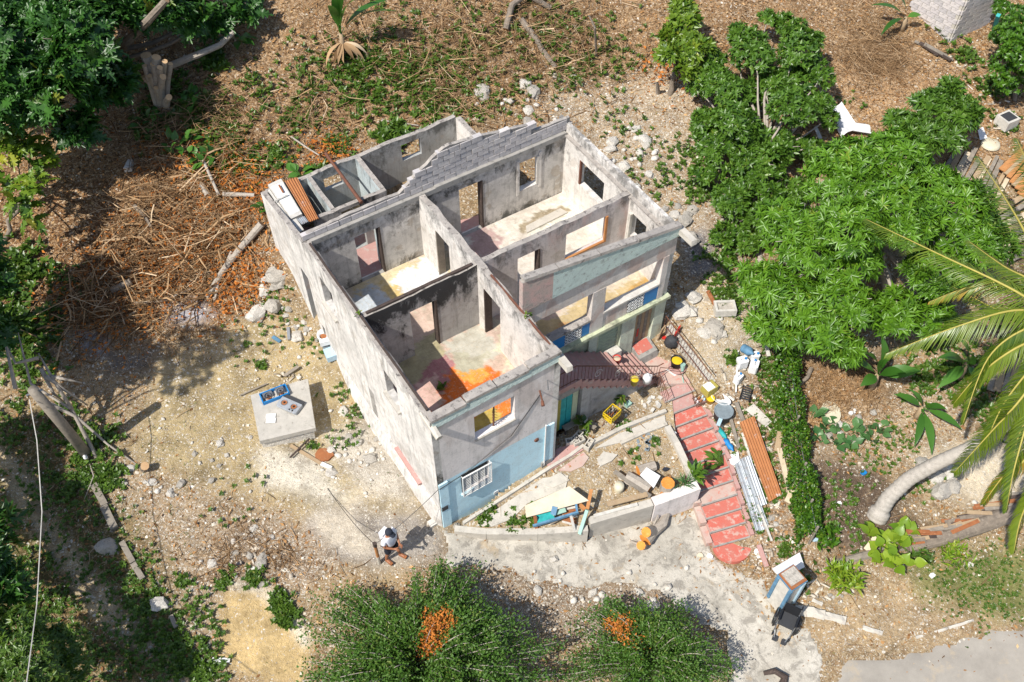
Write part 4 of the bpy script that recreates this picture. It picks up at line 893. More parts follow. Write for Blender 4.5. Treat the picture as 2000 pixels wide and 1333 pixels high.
# ================================================================= vegetation
LEAF_V = np.array([(0, 0, 0), (.42, .5, .05), (1, 0, -.10), (.42, -.5, .05), (.5, 0, -.05)], float)   # folded lance leaf, length 1, width scaled in y
LEAF_F = np.array([(0, 4, 1), (1, 4, 2), (2, 4, 3), (3, 4, 0)])
QUAD_V = np.array([(0, 0, 0), (.45, .5, 0), (1, 0, 0), (.45, -.5, 0)], float); QUAD_F = np.array([(0, 3, 2, 1)])
def lobed(n=5, depth=.45):
    """deeply cut leaf outline, as a fan about the midrib"""
    v = [(0, 0, 0)]; top = []
    for i in range(n):
        t = (i + .5) / n; wd = .5 * math.sin(math.pi * min(1, .25 + t * .75)) ** .7 * (1 if t < .85 else .6)
        top += [(t - .35 / n, wd * (1 - depth), .0), (t + .25 / n, wd, -.06)]
    v += top + [(1.05, 0, -.12)] + [(x, -y, z) for x, y, z in top[::-1]] + [(.5, 0, -.04)]
    c = len(v) - 1; m = len(v) - 1
    return np.array(v, float), np.array([(c, i, (i + 1) % m) for i in range(m)])[:, ::-1]
BREAD_V, BREAD_F = lobed()
def oval(n=7, w=.5, cup=.08):
    v = [(0, 0, 0)]; up = [((i / n), w * math.sin(math.pi * (i / n) ** .8), cup) for i in range(1, n)]
    v += up + [(1, 0, -.08)] + [(x, -y, z) for x, y, z in up[::-1]]
    mid = [(i / n, 0, -.03) for i in range(1, n)]; m0 = len(v); v += mid; f = []
    L_ = [0] + list(range(1, n)) + [n]; R_ = [0] + list(range(len(up) + 2 + len(up) - 1, n, -1)) + [n]; M_ = [0] + list(range(m0, m0 + n - 1)) + [n]
    for i in range(n):
        for A in (L_, R_):
            t = [A[i], A[i + 1], M_[i + 1], M_[i]] if A is L_ else [M_[i], M_[i + 1], A[i + 1], A[i]]
            u = []
            for x in t:
                if x not in u: u.append(x)
            if len(u) == 3: f.append(tuple(u))
            elif len(u) == 4: f += [(u[0], u[1], u[2]), (u[0], u[2], u[3])]
    return np.array(v, float), np.array(f)
OVAL_V, OVAL_F = oval()
def rand_unit(rng, n, up=0.):
    a = rng.normal(size=(n, 3)); a[:, 2] += up; return unit(a)
def lobe_pts(lobes, dens, rng, shell=.3, low=-.35):
    """points near the skin of a union of squashed spheres; lobes (px,py,z,r[,rz])"""
    C = np.array([tuple(P(l[0], l[1], l[2])) for l in lobes]); R = np.array([l[3] for l in lobes]); RZ = np.array([(l[4] if len(l) > 4 else l[3] * .7) for l in lobes])
    C0, R0 = C, R; sub = []                                     # each bough breaks up into uneven clumps
    for c, r, rz in zip(C, R, RZ):
        for k in range(4):
            d = rand_unit(rng, 1, .4)[0]; q = rng.uniform(.45, .75); sub.append((*(c + d * np.array([r, r, rz]) * rng.uniform(.4, .75)), r * q, rz * q))
        sub.append((*c, r * .75, rz * .75))
    sub = np.array(sub); C, R, RZ = sub[:, :3], sub[:, 3], sub[:, 4]
    ps, ns = [], []
    for c, r, rz in zip(C, R, RZ):
        n = int(dens * r * r * 6.5); d = rand_unit(rng, n, .5); d = d[d[:, 2] > low]
        k = 1 - shell * rng.random(len(d)) ** 1.6
        lump = .82 + .36 * fbm(d[:, 0] * 2.2 + c[0], d[:, 1] * 2.2 + d[:, 2] * 1.7 + c[1], 5, 2)
        p = c + d * np.array([r, r, rz]) * (k * lump)[:, None]
        q = ((p[:, None] - C[None]) / np.stack([R, R, RZ], -1)[None]); ins = ((q ** 2).sum(-1) < .55).any(1)
        ps.append(p[~ins]); ns.append(d[~ins])
    return np.concatenate(ps), np.concatenate(ns), C0, R0
def leaves(name, mat, tv, tf, pos, dirs, up, length, width, rng, parent=None, tint=None, droop=0.):
    n = len(pos); X = unit(dirs); X[:, 2] -= droop; X = unit(X)
    Z = unit(up - (up * X).sum(1, keepdims=True) * X); Y = np.cross(Z, X)
    V, Fc = scatter_arrays(tv, tf, pos, X, Y, Z, np.stack([length, width, length], 1))
    t = rng.random(n) if tint is None else tint
    return np_mesh(name, V, Fc, mat, tint=np.repeat(np.clip(t, 0, 1), len(tv)), parent=parent)
def rosettes(pos, nrm, nl, rng, tilt=(35, 85), upb=.6):
    N = unit(nrm + np.array([0, 0, upb])); N = unit(N + rng.normal(size=N.shape) * .25)
    X, Y, N = frames(N, rng.random(len(N)) * 6.28)
    ph = (np.arange(nl)[None] * 2.4 + rng.normal(size=(len(N), nl)) * .25); al = np.radians(rng.uniform(*tilt, size=(len(N), nl)))
    D = N[:, None] * np.cos(al)[..., None] + (X[:, None] * np.cos(ph)[..., None] + Y[:, None] * np.sin(ph)[..., None]) * np.sin(al)[..., None]
    Pp = np.repeat(pos[:, None], nl, 1); Nn = np.repeat(N[:, None], nl, 1)
    return Pp.reshape(-1, 3), D.reshape(-1, 3), Nn.reshape(-1, 3)
def limb(mb, a, b, r0, r1, rng, n=6, sag=.12):
    a = Vector(a); b = Vector(b); L_ = (b - a).length; pts = []
    for i in range(n):
        t = i / (n - 1); p = a.lerp(b, t); k = math.sin(math.pi * t) * L_ * sag
        pts.append(p + Vector((rng.uniform(-1, 1), rng.uniform(-1, 1), rng.uniform(-.2, .8))) * k * .6)
    mb.tube(pts, [r0 + (r1 - r0) * i / (n - 1) for i in range(n)], 7, jit=.08, rng=rng)
def tree(name, label, base, lobes, mat, dens, nl, ll, lw_, seed, bark='bark', tr=.14, group=None, tmpl='lance', tilt=(35, 85), shell=.3, cat='tree', droop=.1, upb=.6, low=-.35, trunk_top=None):
    rng = np.random.default_rng(seed); rr = random.Random(seed)
    t = thing(name, label, cat, base, group)
    pos, nrm, C, R = lobe_pts(lobes, dens, rng, shell, low)
    p, d, up = rosettes(pos, nrm, nl, rng, tilt, upb)
    n = len(p); le = ll * rng.uniform(.7, 1.2, n); tv, tf = {'lance': (LEAF_V, LEAF_F), 'bread': (BREAD_V, BREAD_F), 'quad': (QUAD_V, QUAD_F)}[tmpl]
    cl = np.repeat(rng.random(len(pos)), nl); tint = .55 * cl + .45 * rng.random(n)
    leaves('crown', mat, tv, tf, p, d, up, le, le * lw_, rng, t, tint, droop)
    mb = MB(); base = Vector(base); ctr = Vector(C.mean(0)); fork = base.lerp(ctr, .45) if trunk_top is None else Vector(trunk_top); fork.z = max(fork.z, base.z + .3)
    limb(mb, base - Vector((0, 0, .3)), fork, tr, tr * .75, rr, 6, .06)
    put('trunk', mb, bark, t, smooth=True)
    for c, r in zip(C, R):
        mb = MB(); limb(mb, fork, Vector(c) + Vector((0, 0, r * .25)), tr * .55, tr * .12, rr, 6, .1)
        for k in range(4):
            a = Vector(c) ; e = a + Vector((rr.uniform(-1, 1), rr.uniform(-1, 1), rr.uniform(-.1, .8))) * r * .8; limb(mb, a, e, tr * .16, tr * .05, rr, 4, .1)
        put('limb', mb, bark, t, smooth=True)
    return t
tree('mango_tree', 'large bright green mango tree with rosettes of long leaves beside the palm', G(1745, 575),
     [(1640,365,4.4,1.5),(1740,330,4.5,1.3),(1840,400,4.3,1.4),(1905,480,3.8,1.1),(1555,470,4.1,1.3),(1650,440,4.9,1.2),(1760,410,5.0,1.2),(1515,565,3.3,1.1),(1590,630,2.7,1.1),(1650,590,3.2,1.0),(1830,530,3.7,1.1),(1500,630,2.3,.8),(1640,680,2.1,.7),(1750,620,2.6,.9),(1820,610,2.4,.8),(1640,520,3.9,.9)],
     'leaf_mango', 26, 15, .30, .24, 1, bark='bark_pale', tr=.2, tilt=(45, 100), trunk_top=P(1712, 470, 3.0))
tree('glossy_tree', 'small dark glossy leaved tree standing behind the mango tree', G(1815, 330),
     [(1820,205,4.2,.75),(1870,235,4.0,.7),(1785,265,3.9,.8),(1852,170,4.6,.4),(1880,205,4.0,.4),(1830,270,3.8,.7),(1760,235,3.9,.4)], 'leaf_guava', 40, 12, .30, .34, 2, tr=.09, tilt=(40, 90))
tree('guava_tree', 'tall open green tree with pale branches at the right corner of the house', G(1500, 590),
     [(1400,165,4.4,.9),(1470,110,4.8,1.0),(1560,105,4.8,1.0),(1605,150,4.4,.6),(1430,235,4.2,.9),(1540,215,4.4,.9),(1395,290,3.5,.8),(1480,320,3.4,.9),(1430,395,2.9,.85),(1505,430,2.7,.7),(1415,465,2.3,.5),(1585,290,3.1,.6),(1375,335,3.1,.45),(1460,480,2.1,.5),(1500,38,5.0,.35),(1590,75,4.8,.4),(1620,235,3.6,.4),(1390,120,4.6,.5),(1440,185,3.9,.8),(1505,170,4.1,.8),(1460,280,3.5,.8),(1525,290,3.4,.7),(1500,375,2.9,.7),(1450,340,3.0,.7),(1390,235,3.6,.6),(1555,165,4.1,.7),(1440,70,4.6,.5),(1540,55,4.8,.5),(1600,200,4,.5),(1360,180,4.0,.4),(1460,430,2.4,.6),(1420,510,1.9,.4),(1530,470,2.0,.5),(1550,380,2.6,.5),(1370,260,3.2,.4)],
     'leaf_guava', 62, 10, .20, .45, 3, bark='bark_pale', tr=.13, tilt=(30, 100), trunk_top=P(1480, 330, 3.0), shell=.5)
tree('yellow_green_tree', 'slim tree with yellow green leaf tips beside the rear slope', G(1308, 185),
     [(1335,45,5.6,.6),(1318,105,5.1,.6),(1355,95,5.2,.5),(1340,140,4.7,.4),(1312,70,5.4,.4),(1330,15,5.6,.35)], 'leaf_bread_yellow', 40, 9, .30, .42, 4, tr=.12)
tree('breadfruit_tree', 'dark breadfruit tree with deeply cut leaves filling the top left corner', G(150, 190),
     [(50,50,7.2,1.5),(160,80,7.2,1.4),(110,190,6.2,1.3),(30,190,6.6,1.3),(230,30,7.0,1.1),(330,25,6.6,1.0),(215,165,5.6,.8),(430,50,5.6,.5),(-60,100,7,1.6),(90,-60,7.6,1.8),(260,-50,7.4,1.6),(150,255,5.2,.6),(480,15,5.8,.5)],
     'leaf_bread', 9, 7, .62, .62, 5, tmpl='bread', tr=.22, tilt=(40, 95), droop=.2)
tree('broadleaf_tree', 'leafy tree leaning in from the left edge below the breadfruit', G(-90, 640),
     [(-90,520,5.2,1.1),(-60,590,4.6,.9),(-110,640,5.2,1.2),(-40,540,4.4,.6),(-20,650,3.4,.5)], 'leaf_bread', 9, 8, .50, .55, 6, tr=.2, tmpl='bread')
tree('shade_tree', 'shade tree at the left edge beside the footpath', G(-90, 1000),
     [(-190,860,3.6,1.1),(-150,930,3.2,.9),(-190,1000,3.6,1.1),(-110,1000,3.0,.6),(-60,1060,2.6,.5),(-120,1110,3.2,.8)], 'leaf_guava', 18, 9, .36, .36, 7, tr=.22)
tree('feathery_tree', 'bright green feathery young tree in the bottom left corner', G(70, 1320),
     [(40,1230,2.6,.8),(110,1265,2.3,.7),(60,1310,2.8,.9),(130,1330,2.0,.6),(0,1290,2.8,.9),(-40,1240,3,1.0),(20,1360,2.8,1.0)], 'leaf_weed', 60, 10, .16, .35, 8, tr=.07, tilt=(40, 110))
tree('edge_tree', 'dark pinnate leaved tree at the left edge beside the wire', G(-30, 1180),
     [(-5,1080,2.6,.6),(15,1150,2.4,.6),(-50,1100,2.9,.9),(5,1020,2.6,.45)], 'leaf_bread', 18, 9, .38, .26, 9, tr=.1)
tree('corner_tree', 'small leaved tree at the right edge above the junk', G(1985, 200),
     [(1985,60,4.8,.9),(1975,130,4.4,.8),(2040,90,5.4,1.4),(1970,165,3.9,.5),(1960,20,4.6,.5)], 'leaf_vine', 60, 9, .14, .5, 10, tr=.1)
# tree beyond the left edge whose crown shades the yard
sh = G(365, 705); off = 9.2 * .767
bx, by = sh.x - SUN_DIR.x * off, sh.y - SUN_DIR.y * off
def wl(dx, dy, z, r):
    a, b = pix(np.array([bx + dx, by + dy, z])); return (float(a), float(b), z, r)
tree('tall_tree', 'tall thin crowned tree standing beyond the left edge of the yard', (bx - 1.2, by - .6, hz(bx - 1.2, by - .6)), [wl(-.9, 0, 9.6, .8), wl(.2, .5, 10.2, .9), wl(-.2, -.7, 10, .7), wl(1.2, .7, 9.8, .6)], 'leaf_guava', 14, 9, .24, .4, 12, tr=.1)
# ---- the two feathery shrubs at the bottom edge: arching shoots carrying tiny leaves
def shoot_shrub(name, label, base, nsh, rad, hgt, seed, mat='leaf_fine', patches=(), bias=(0, 0), leaf=.075, per=130, zmin=.3):
    rng = np.random.default_rng(seed); rr = random.Random(seed); t = thing(name, label, 'shrub', base)
    mb = MB(); ps, ds, us, dead = [], [], [], []
    base = Vector(base)
    for i in range(nsh):
        a = rr.uniform(0, 6.28); r = rad * math.sqrt(rr.uniform(.05, 1)) * (.78 + .3 * math.sin(a * 3 + seed) * math.sin(a * 2 + 1)) ; r *= (1.3 if rr.random() < .12 else 1.); h = hgt * (1.15 - .75 * min(1.1, r / rad) ** 2) * rr.uniform(.75, 1.1)
        e = base + Vector((math.cos(a) * r * 1.0 + bias[0] * r / rad, math.sin(a) * r * .85 + bias[1] * r / rad, max(zmin, h)))
        m1 = base + Vector((math.cos(a) * r * .3, math.sin(a) * r * .3, h * .75)); m2 = base + Vector((math.cos(a) * r * .68, math.sin(a) * r * .62, h * 1.06))
        c = [base + Vector((rr.uniform(-.2, .2), rr.uniform(-.2, .2), -.1)), m1, m2, e]
        pts = []
        for k in range(9):
            s = k / 8; q = [c[j].lerp(c[j + 1], s) for j in range(3)]; q = [q[j].lerp(q[j + 1], s) for j in range(2)]; pts.append(q[0].lerp(q[1], s))
        mb.tube(pts, [.02 * (1 - .8 * k / 8) + .004 for k in range(9)], 5)
        n = per; s = rng.uniform(.25, 1, n) ** .8; arr = np.array([tuple(p) for p in pts]); idx = np.minimum((s * 8).astype(int), 7); fr = (s * 8 - idx)[:, None]
        p = arr[idx] * (1 - fr) + arr[idx + 1] * fr; tg = unit(arr[idx + 1] - arr[idx])
        # side twigs
        tw = rand_unit(rng, n, .35); tl = rng.random(n)[:, None] ** 1.3 * .42 * (1.15 - s[:, None]); p2 = p + tw * tl
        p2 = p2 + rng.normal(size=(n, 3)) * np.array([.10, .10, .06]); ps.append(p2); ds.append(unit(tg * .5 + tw + rng.normal(size=(n, 3)) * .4)); us.append(unit(np.array([0, 0, 1.]) + rng.normal(size=(n, 3)) * .6))
        dead.append(np.full(n, 1. if any((arr[-1][0] - q.x) ** 2 + (arr[-1][1] - q.y) ** 2 < rq * rq for q, rq in patches) else 0.))
    put('stem', mb, 'bark_pale', t, smooth=True)
    p = np.concatenate(ps); d = np.concatenate(ds); u = np.concatenate(us); dd = np.concatenate(dead) > .5
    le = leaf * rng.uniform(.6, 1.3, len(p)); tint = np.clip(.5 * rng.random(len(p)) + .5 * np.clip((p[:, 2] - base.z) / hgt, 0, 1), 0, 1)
    g = ~dd
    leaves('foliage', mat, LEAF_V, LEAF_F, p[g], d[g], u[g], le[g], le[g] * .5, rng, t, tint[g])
    if dd.any():
        o = leaves('withered_foliage', 'leaf_rust', LEAF_V, LEAF_F, p[dd], d[dd], u[dd], le[dd], le[dd] * .5, rng, t, tint[dd]); o['label'] = 'patch of withered orange leaves'
    return t
b1 = G(825, 1320); b2 = G(1262, 1310)
shoot_shrub('feathery_shrub', 'wide dark green feathery shrub in front of the house with orange withered patch', b1, 280, 4.1, 2.1, 21, patches=((P(845, 1195, 2.2), .5), (P(955, 1130, 1.4), .35)), per=230, leaf=.09, bias=(-.2, .2))
shoot_shrub('feathery_shrub', 'smaller spiky feathery shrub at the bottom edge beside the lane', b2, 130, 2.7, 1.9, 22, patches=((P(1200, 1200, 1.2), .35),), per=210, leaf=.08)
# ---- individual big leaves
def leaf_mesh(kind, mat):
    tv, tf = {'bread': (BREAD_V, BREAD_F), 'oval': (OVAL_V, OVAL_F)}[kind]
    return tv, tf
def blade_leaf(name, base, tip, width, mat, parent, rng, kind='oval', tint=.5, arch=.2, stalk=0., cup=1.):
    """one leaf from base to tip; its stalk is the first share of the way"""
    base = Vector(base); tip = Vector(tip); tv, tf = leaf_mesh(kind, mat)
    d = tip - base; Ln = d.length; X = np.array(tuple(d.normalized())); up = np.array([0, 0, 1.]) + rng.normal(size=3) * .15
    Z = up - (up @ X) * X; Z /= np.linalg.norm(Z); Y = np.cross(Z, X)
    s = tv.copy(); x = s[:, 0] * (1 - stalk) + stalk
    a = math.sin(1) * 0
    V = np.array(tuple(base)) + X * (x * Ln)[:, None] + Y * (s[:, 1] * width * 2 * .5)[:, None] + Z * (s[:, 2] * cup * width + arch * Ln * np.sin(np.pi * np.clip(x, 0, 1)))[:, None]
    Fq = tf
    if stalk > 0:
        n0 = len(V); k = .012 + .01 * Ln; e = np.array(tuple(base)) + X * (stalk * Ln) + Z * arch * Ln * math.sin(math.pi * stalk); b = np.array(tuple(base))
        V = np.r_[V, [b - Y * k, b + Y * k, e + Y * k, e - Y * k]]; Fq = np.r_[Fq, [(n0, n0 + 1, n0 + 2), (n0, n0 + 2, n0 + 3)]]
    o = np_mesh(name, V, Fq, mat, smooth=False, tint=np.full(len(V), tint), parent=parent)
    return o
rngp = np.random.default_rng(77)
def clump(name, label, base, n, ln, wd, mat, kind='oval', tilt=(20, 80), stalk=.35, arch=.15, arc=(0, 360), cat='plant', group=None, seed=None, hgt=0., spread=.08):
    rng = np.random.default_rng(seed if seed is not None else rngp.integers(1 << 30)); t = thing(name, label, cat, base, group); base = Vector(base)
    for i in range(n):
        a = math.radians(rng.uniform(*arc)); e = math.radians(rng.uniform(*tilt)); l = ln * rng.uniform(.7, 1.15)
        b = base + Vector((rng.uniform(-spread, spread), rng.uniform(-spread, spread), hgt * rng.random()))
        blade_leaf('leaf', b, b + Vector((math.cos(a) * math.cos(e), math.sin(a) * math.cos(e), math.sin(e))) * l, wd * rng.uniform(.8, 1.2), mat, t, rng, kind, rng.random(), arch, stalk)
    return t
# breadfruit sapling at the left edge: its leaves can be told apart
sap = thing('breadfruit_sapling', 'yellow green breadfruit sapling with broad leaves at the left edge', 'tree', G(10, 470))
pos, nrm, C, R = lobe_pts([(30,320,4.6,1.1),(75,400,4.0,.9),(15,420,4.2,.9),(105,360,4.1,.55),(60,290,4.8,.6)], 6, np.random.default_rng(31), .25, -.1)
p_, d_, u_ = rosettes(pos, nrm, 3, np.random.default_rng(32), (40, 95))
for i in range(min(len(p_), 150)):
    Ln = rngp.uniform(.45, .75); tip = p_[i] + (d_[i] + np.array([0, 0, -.25])) * Ln
    blade_leaf('leaf', p_[i], tip, Ln * .6, 'leaf_bread_yellow', sap, rngp, 'bread', rngp.random(), .08, .08)
mb = MB(); rr_ = random.Random(5)
limb(mb, G(10, 470), P(45, 380, 3.6), .09, .05, rr_)
for c in C: limb(mb, P(45, 380, 3.2), c, .04, .015, rr_)
put('trunk', mb, 'bark', sap, smooth=True)
# banana plants
def banana(name, label, base, leaves_, seed, wd=.38, stem_h=.9, mat='leaf_banana'):
    rng = np.random.default_rng(seed); t = thing(name, label, 'banana plant', base); base = Vector(base)
    mb = MB(); mb.tube([base - Vector((0, 0, .1)), base + Vector((.02, 0, stem_h * .6)), base + Vector((0, .03, stem_h))], [.12, .1, .06], 8); put('stem', mb, 'wood_tan', t, smooth=True)
    for (px, py, z) in leaves_:
        blade_leaf('leaf', base + Vector((0, 0, stem_h * .95)), P(px, py, z), wd * rng.uniform(.8, 1.1), mat, t, rng, 'oval', rng.random() * .8, .14, .12, .5)
    return t
b = G(672, 110); banana('banana_plant', 'banana plant with upright leaves cut off by the top edge', b, [(655,-20,7.6),(690,-40,7.8),(720,-10,7.4),(775,-5,6.6),(780,22,6.2),(640,10,7.0)], 1, .32, 1.0)
mb = MB(); dt = thing('dry_banana_leaves', 'heap of brown dry leaves hanging under the banana plant', 'dead leaves', b)
for k in range(9):
    a = rngp.uniform(-2.4, .2); l = rngp.uniform(.5, 1.1); q = Vector(b) + Vector((0, 0, .6)); blade_leaf('leaf', q, q + Vector((math.cos(a) * l, math.sin(a) * l, -.55)), .18, 'straw', dt, rngp, 'oval', rngp.random(), .2)
banana('banana_plant', 'banana plant with broad dark leaves below the mango tree', G(1700, 760), [(1680,755,1.0),(1740,700,1.8),(1770,730,1.6),(1690,690,2.2),(1720,650,2.4),(1800,725,1.4),(1640,700,1.4)], 2, .42, .8)
banana('banana_plant', 'young banana plant with drooping leaves beside the taro patch', G(1790, 815), [(1785,875,.1),(1820,890,.0),(1880,840,.3),(1850,800,.9),(1775,760,1.2),(1745,770,.8)], 3, .3, .55)
banana('banana_plant', 'shaded banana plant under the palm fronds', G(1870, 740), [(1830,700,1.8),(1900,690,2.0),(1920,760,1.0),(1830,760,1.0),(1870,660,2.3)], 4, .4, .8)
banana('banana_plant', 'low banana leaves in front of the right lumber', G(1760, 60), [(1700,10,4.6),(1800,30,4.2),(1720,70,3.9),(1740,-20,5.2)], 9, .3, .6)
# broad plants
k = 0
for (px, py, n, ln, wd, lab) in ((500,45,8,.9,.3,'broad leaved plant with long yellow green leaves at the top edge'), (470,95,7,.8,.3,'broad leaved plant hanging over the cut branch at the top'), (590,345,6,.7,.3,'wilting broad leaves lying by the rear annex corner'), (520,410,4,.5,.25,'small wilting broad leaves left of the annex corner')):
    clump('broadleaf_plant', lab, G(px, py) + Vector((0, 0, .3 if k < 2 else .05)), n, ln, wd, 'leaf_banana', stalk=.3, arch=.12, tilt=(5, 45), seed=40 + k); k += 1
for i_, (a_, c_, lab) in enumerate(((300, 250, 'big leaved plant sprouting left of the cut tree foot'), (375, 215, 'big leaved plant right of the cut tree'), (350, 300, 'big leaved plant below the cut tree'), (400, 330, 'big leaved plant above the brush heap'), (275, 190, 'big leaved plant in the shade left of the cut tree'))):
    clump('broadleaf_plant', lab, G(a_, c_), 13, .55, .24, 'leaf_banana', stalk=.25, arch=.12, tilt=(5, 65), seed=140 + i_, hgt=.4, spread=.45)
TARO = [(1588,815),(1612,835),(1640,838),(1600,862),(1632,868),(1665,845),(1690,838),(1660,872),(1700,862),(1720,845)]
WHERE = ['at the left end of the taro patch', 'second from the fence in the taro patch', 'in the upper middle of the taro patch', 'at the lower left of the taro patch', 'in the lower middle of the taro patch', 'in the middle of the taro patch', 'in the upper right of the taro patch', 'lowest in the taro patch', 'at the lower right of the taro patch', 'at the right end of the taro patch']
for i, (a, c) in enumerate(TARO): clump('taro_plant', 'blue green taro plant ' + WHERE[i], G(a, c), 7, .45, .24, 'leaf_taro', stalk=.4, tilt=(20, 60), group='taro plants by the fence', seed=60 + i)
clump('pothos_plant', 'yellow green climbing plant with big leaves on the fallen trunk', G(1722, 1085) + Vector((0, 0, .1)), 44, .62, .34, 'leaf_pothos', stalk=.4, tilt=(10, 75), seed=80, hgt=.35, spread=.5)
clump('pothos_plant', 'yellow green big leaved plant right of the fence end', G(1765, 1050), 12, .6, .3, 'leaf_pothos', stalk=.45, tilt=(15, 70), seed=81, hgt=.2)
clump('leafy_bush', 'dense bright green bush beside the gate pillar', G(1645, 1135), 190, .38, .07, 'leaf_pothos', stalk=.1, tilt=(5, 85), seed=82, hgt=.35, spread=.38, cat='bush')
clump('leafy_bush', 'bright green bush right of the pothos plant', G(1790, 1085), 110, .34, .06, 'leaf_weed', stalk=.1, tilt=(5, 80), seed=83, hgt=.3, spread=.35, cat='bush')
clump('leafy_bush', 'yellow green bush at the foot of the fallen palm trunk', G(1860, 1085), 90, .32, .06, 'leaf_pothos', stalk=.1, tilt=(5, 80), seed=84, hgt=.25, spread=.4, cat='bush')
clump('leafy_bush', 'dark green low bush at the lower end of the fence', G(1610, 1055), 110, .26, .09, 'leaf_vine', stalk=.1, tilt=(5, 80), seed=85, hgt=.3, spread=.35, cat='bush')
clump('planter_plant', 'dark leafy plant leaning from the wall end over the red steps', gz_at(1352, 940) + Vector((0, 0, .15)), 34, .45, .11, 'leaf_guava', stalk=.3, tilt=(5, 75), seed=86, hgt=.35, arc=(-60, 120))
clump('planter_plant', 'spiky grey green plant on the end of the retaining wall', gz_at(1335, 950) + Vector((0, 0, .15)), 30, .45, .035, 'leaf_taro', stalk=0, tilt=(10, 75), seed=87)
clump('stair_weed', 'green weed growing from the wall under the pink stairs', L(.62, 7.0, .55), 22, .35, .06, 'leaf_weed', stalk=.1, tilt=(-20, 60), seed=88, arc=(180, 330), cat='weed')
clump('stair_weed', 'thin leafy twig hanging over the red steps from the right', P(1410, 905, -.35), 16, .6, .12, 'leaf_weed', stalk=.5, tilt=(0, 40), seed=89, arc=(90, 220), cat='weed')
clump('floor_weed', 'green weed growing on the red floor of the front room', P(863, 760, ZF), 14, .3, .09, 'leaf_weed', stalk=.3, tilt=(20, 80), seed=90, cat='weed')
clump('wall_weed', 'small green weed on top of the inner wall', L(1.55, 3.95, 5.64), 9, .16, .08, 'leaf_weed', stalk=.1, tilt=(10, 80), seed=91, cat='weed')
clump('wall_weed', 'tiny yellow weed on the left wall head', L(4.1, .1, 5.66), 8, .14, .06, 'leaf_bread_yellow', stalk=.1, tilt=(20, 85), seed=92, cat='weed')
# ---- hedge of vines on the wire fence
fpts = [(1528, 690), (1534, 760), (1545, 850), (1558, 940), (1570, 1010), (1580, 1062)]
fw3 = [G(*p) for p in fpts]
hd = thing('vine_hedge', 'narrow hedge of bright green vines grown over a wire fence', 'hedge', fw3[2])
rng = np.random.default_rng(50); A = np.array([tuple(p) for p in fw3]); n = 9000
s = rng.uniform(0, len(A) - 1.001, n); i0 = s.astype(int); fr = (s - i0)[:, None]; p = A[i0] * (1 - fr) + A[i0 + 1] * fr
hh = 1.05 * (.35 + 1.1 * fbm(s * 5, s * 0, 4, 3)); wdt = .34 * (.25 + 1.4 * fbm(s * 6, s * 0 + 3, 6, 3))
an = rng.uniform(-.4, 3.54, n); rad_ = 1 - .25 * rng.random(n) ** 2
nrm = np.stack([np.cos(an), np.zeros(n), np.abs(np.sin(an))], 1)
p = p + np.stack([np.cos(an) * wdt * rad_, rng.normal(size=n) * .05, np.abs(np.sin(an)) ** .6 * hh * rad_], 1)
ln = rng.uniform(.05, .12, n)
leaves('foliage', 'leaf_vine', LEAF_V, LEAF_F, p, unit(nrm + rng.normal(size=(n, 3)) * .7), unit(nrm + rng.normal(size=(n, 3)) * .4), ln, ln * .8, rng, hd)
for k, q in enumerate(fw3):
    mb = MB(); mb.tube([q - Vector((0, 0, .2)), q + Vector((0, 0, 1.1))], .04, 6); put('post', mb, 'wood_grey', hd)
mb = MB()
for z in (.3, .6, .9): mb.tube([q + Vector((0, 0, z)) for q in fw3], .008, 4)
put('wire', mb, 'steel', hd)
# ---- coconut palm
tp_ = [(1712,1012,-.65),(1735,972,.1),(1775,935,.9),(1830,905,1.8),(1895,875,2.7),(1960,835,3.7),(2030,760,4.9),(2085,660,6.2)]
palm = thing('coconut_palm', 'coconut palm with curved grey trunk leaning out over the right edge', 'palm', P(*tp_[0]))
cr = [P(*a) for a in tp_]; pts = []
for i in range(len(cr) - 1):
    for k in range(5): pts.append(cr[i].lerp(cr[i + 1], k / 5))
pts.append(cr[-1]); pts = [pts[0]] + [(pts[i - 1] + pts[i] * 2 + pts[i + 1]) / 4 for i in range(1, len(pts) - 1)] + [pts[-1]]
pts2 = []; rads = []
for i in range(len(pts) - 1):
    for k in range(4):
        pts2.append(pts[i].lerp(pts[i + 1], k / 4)); rads.append(.25 * (1 - .45 * (i + k / 4) / len(pts)) * (1 + (.05 if k == 0 else -.01)) + (.07 if i < 2 else 0))
mb = MB(); mb.tube(pts2, rads, 12); put('trunk', mb, 'bark_palm', palm, smooth=True)
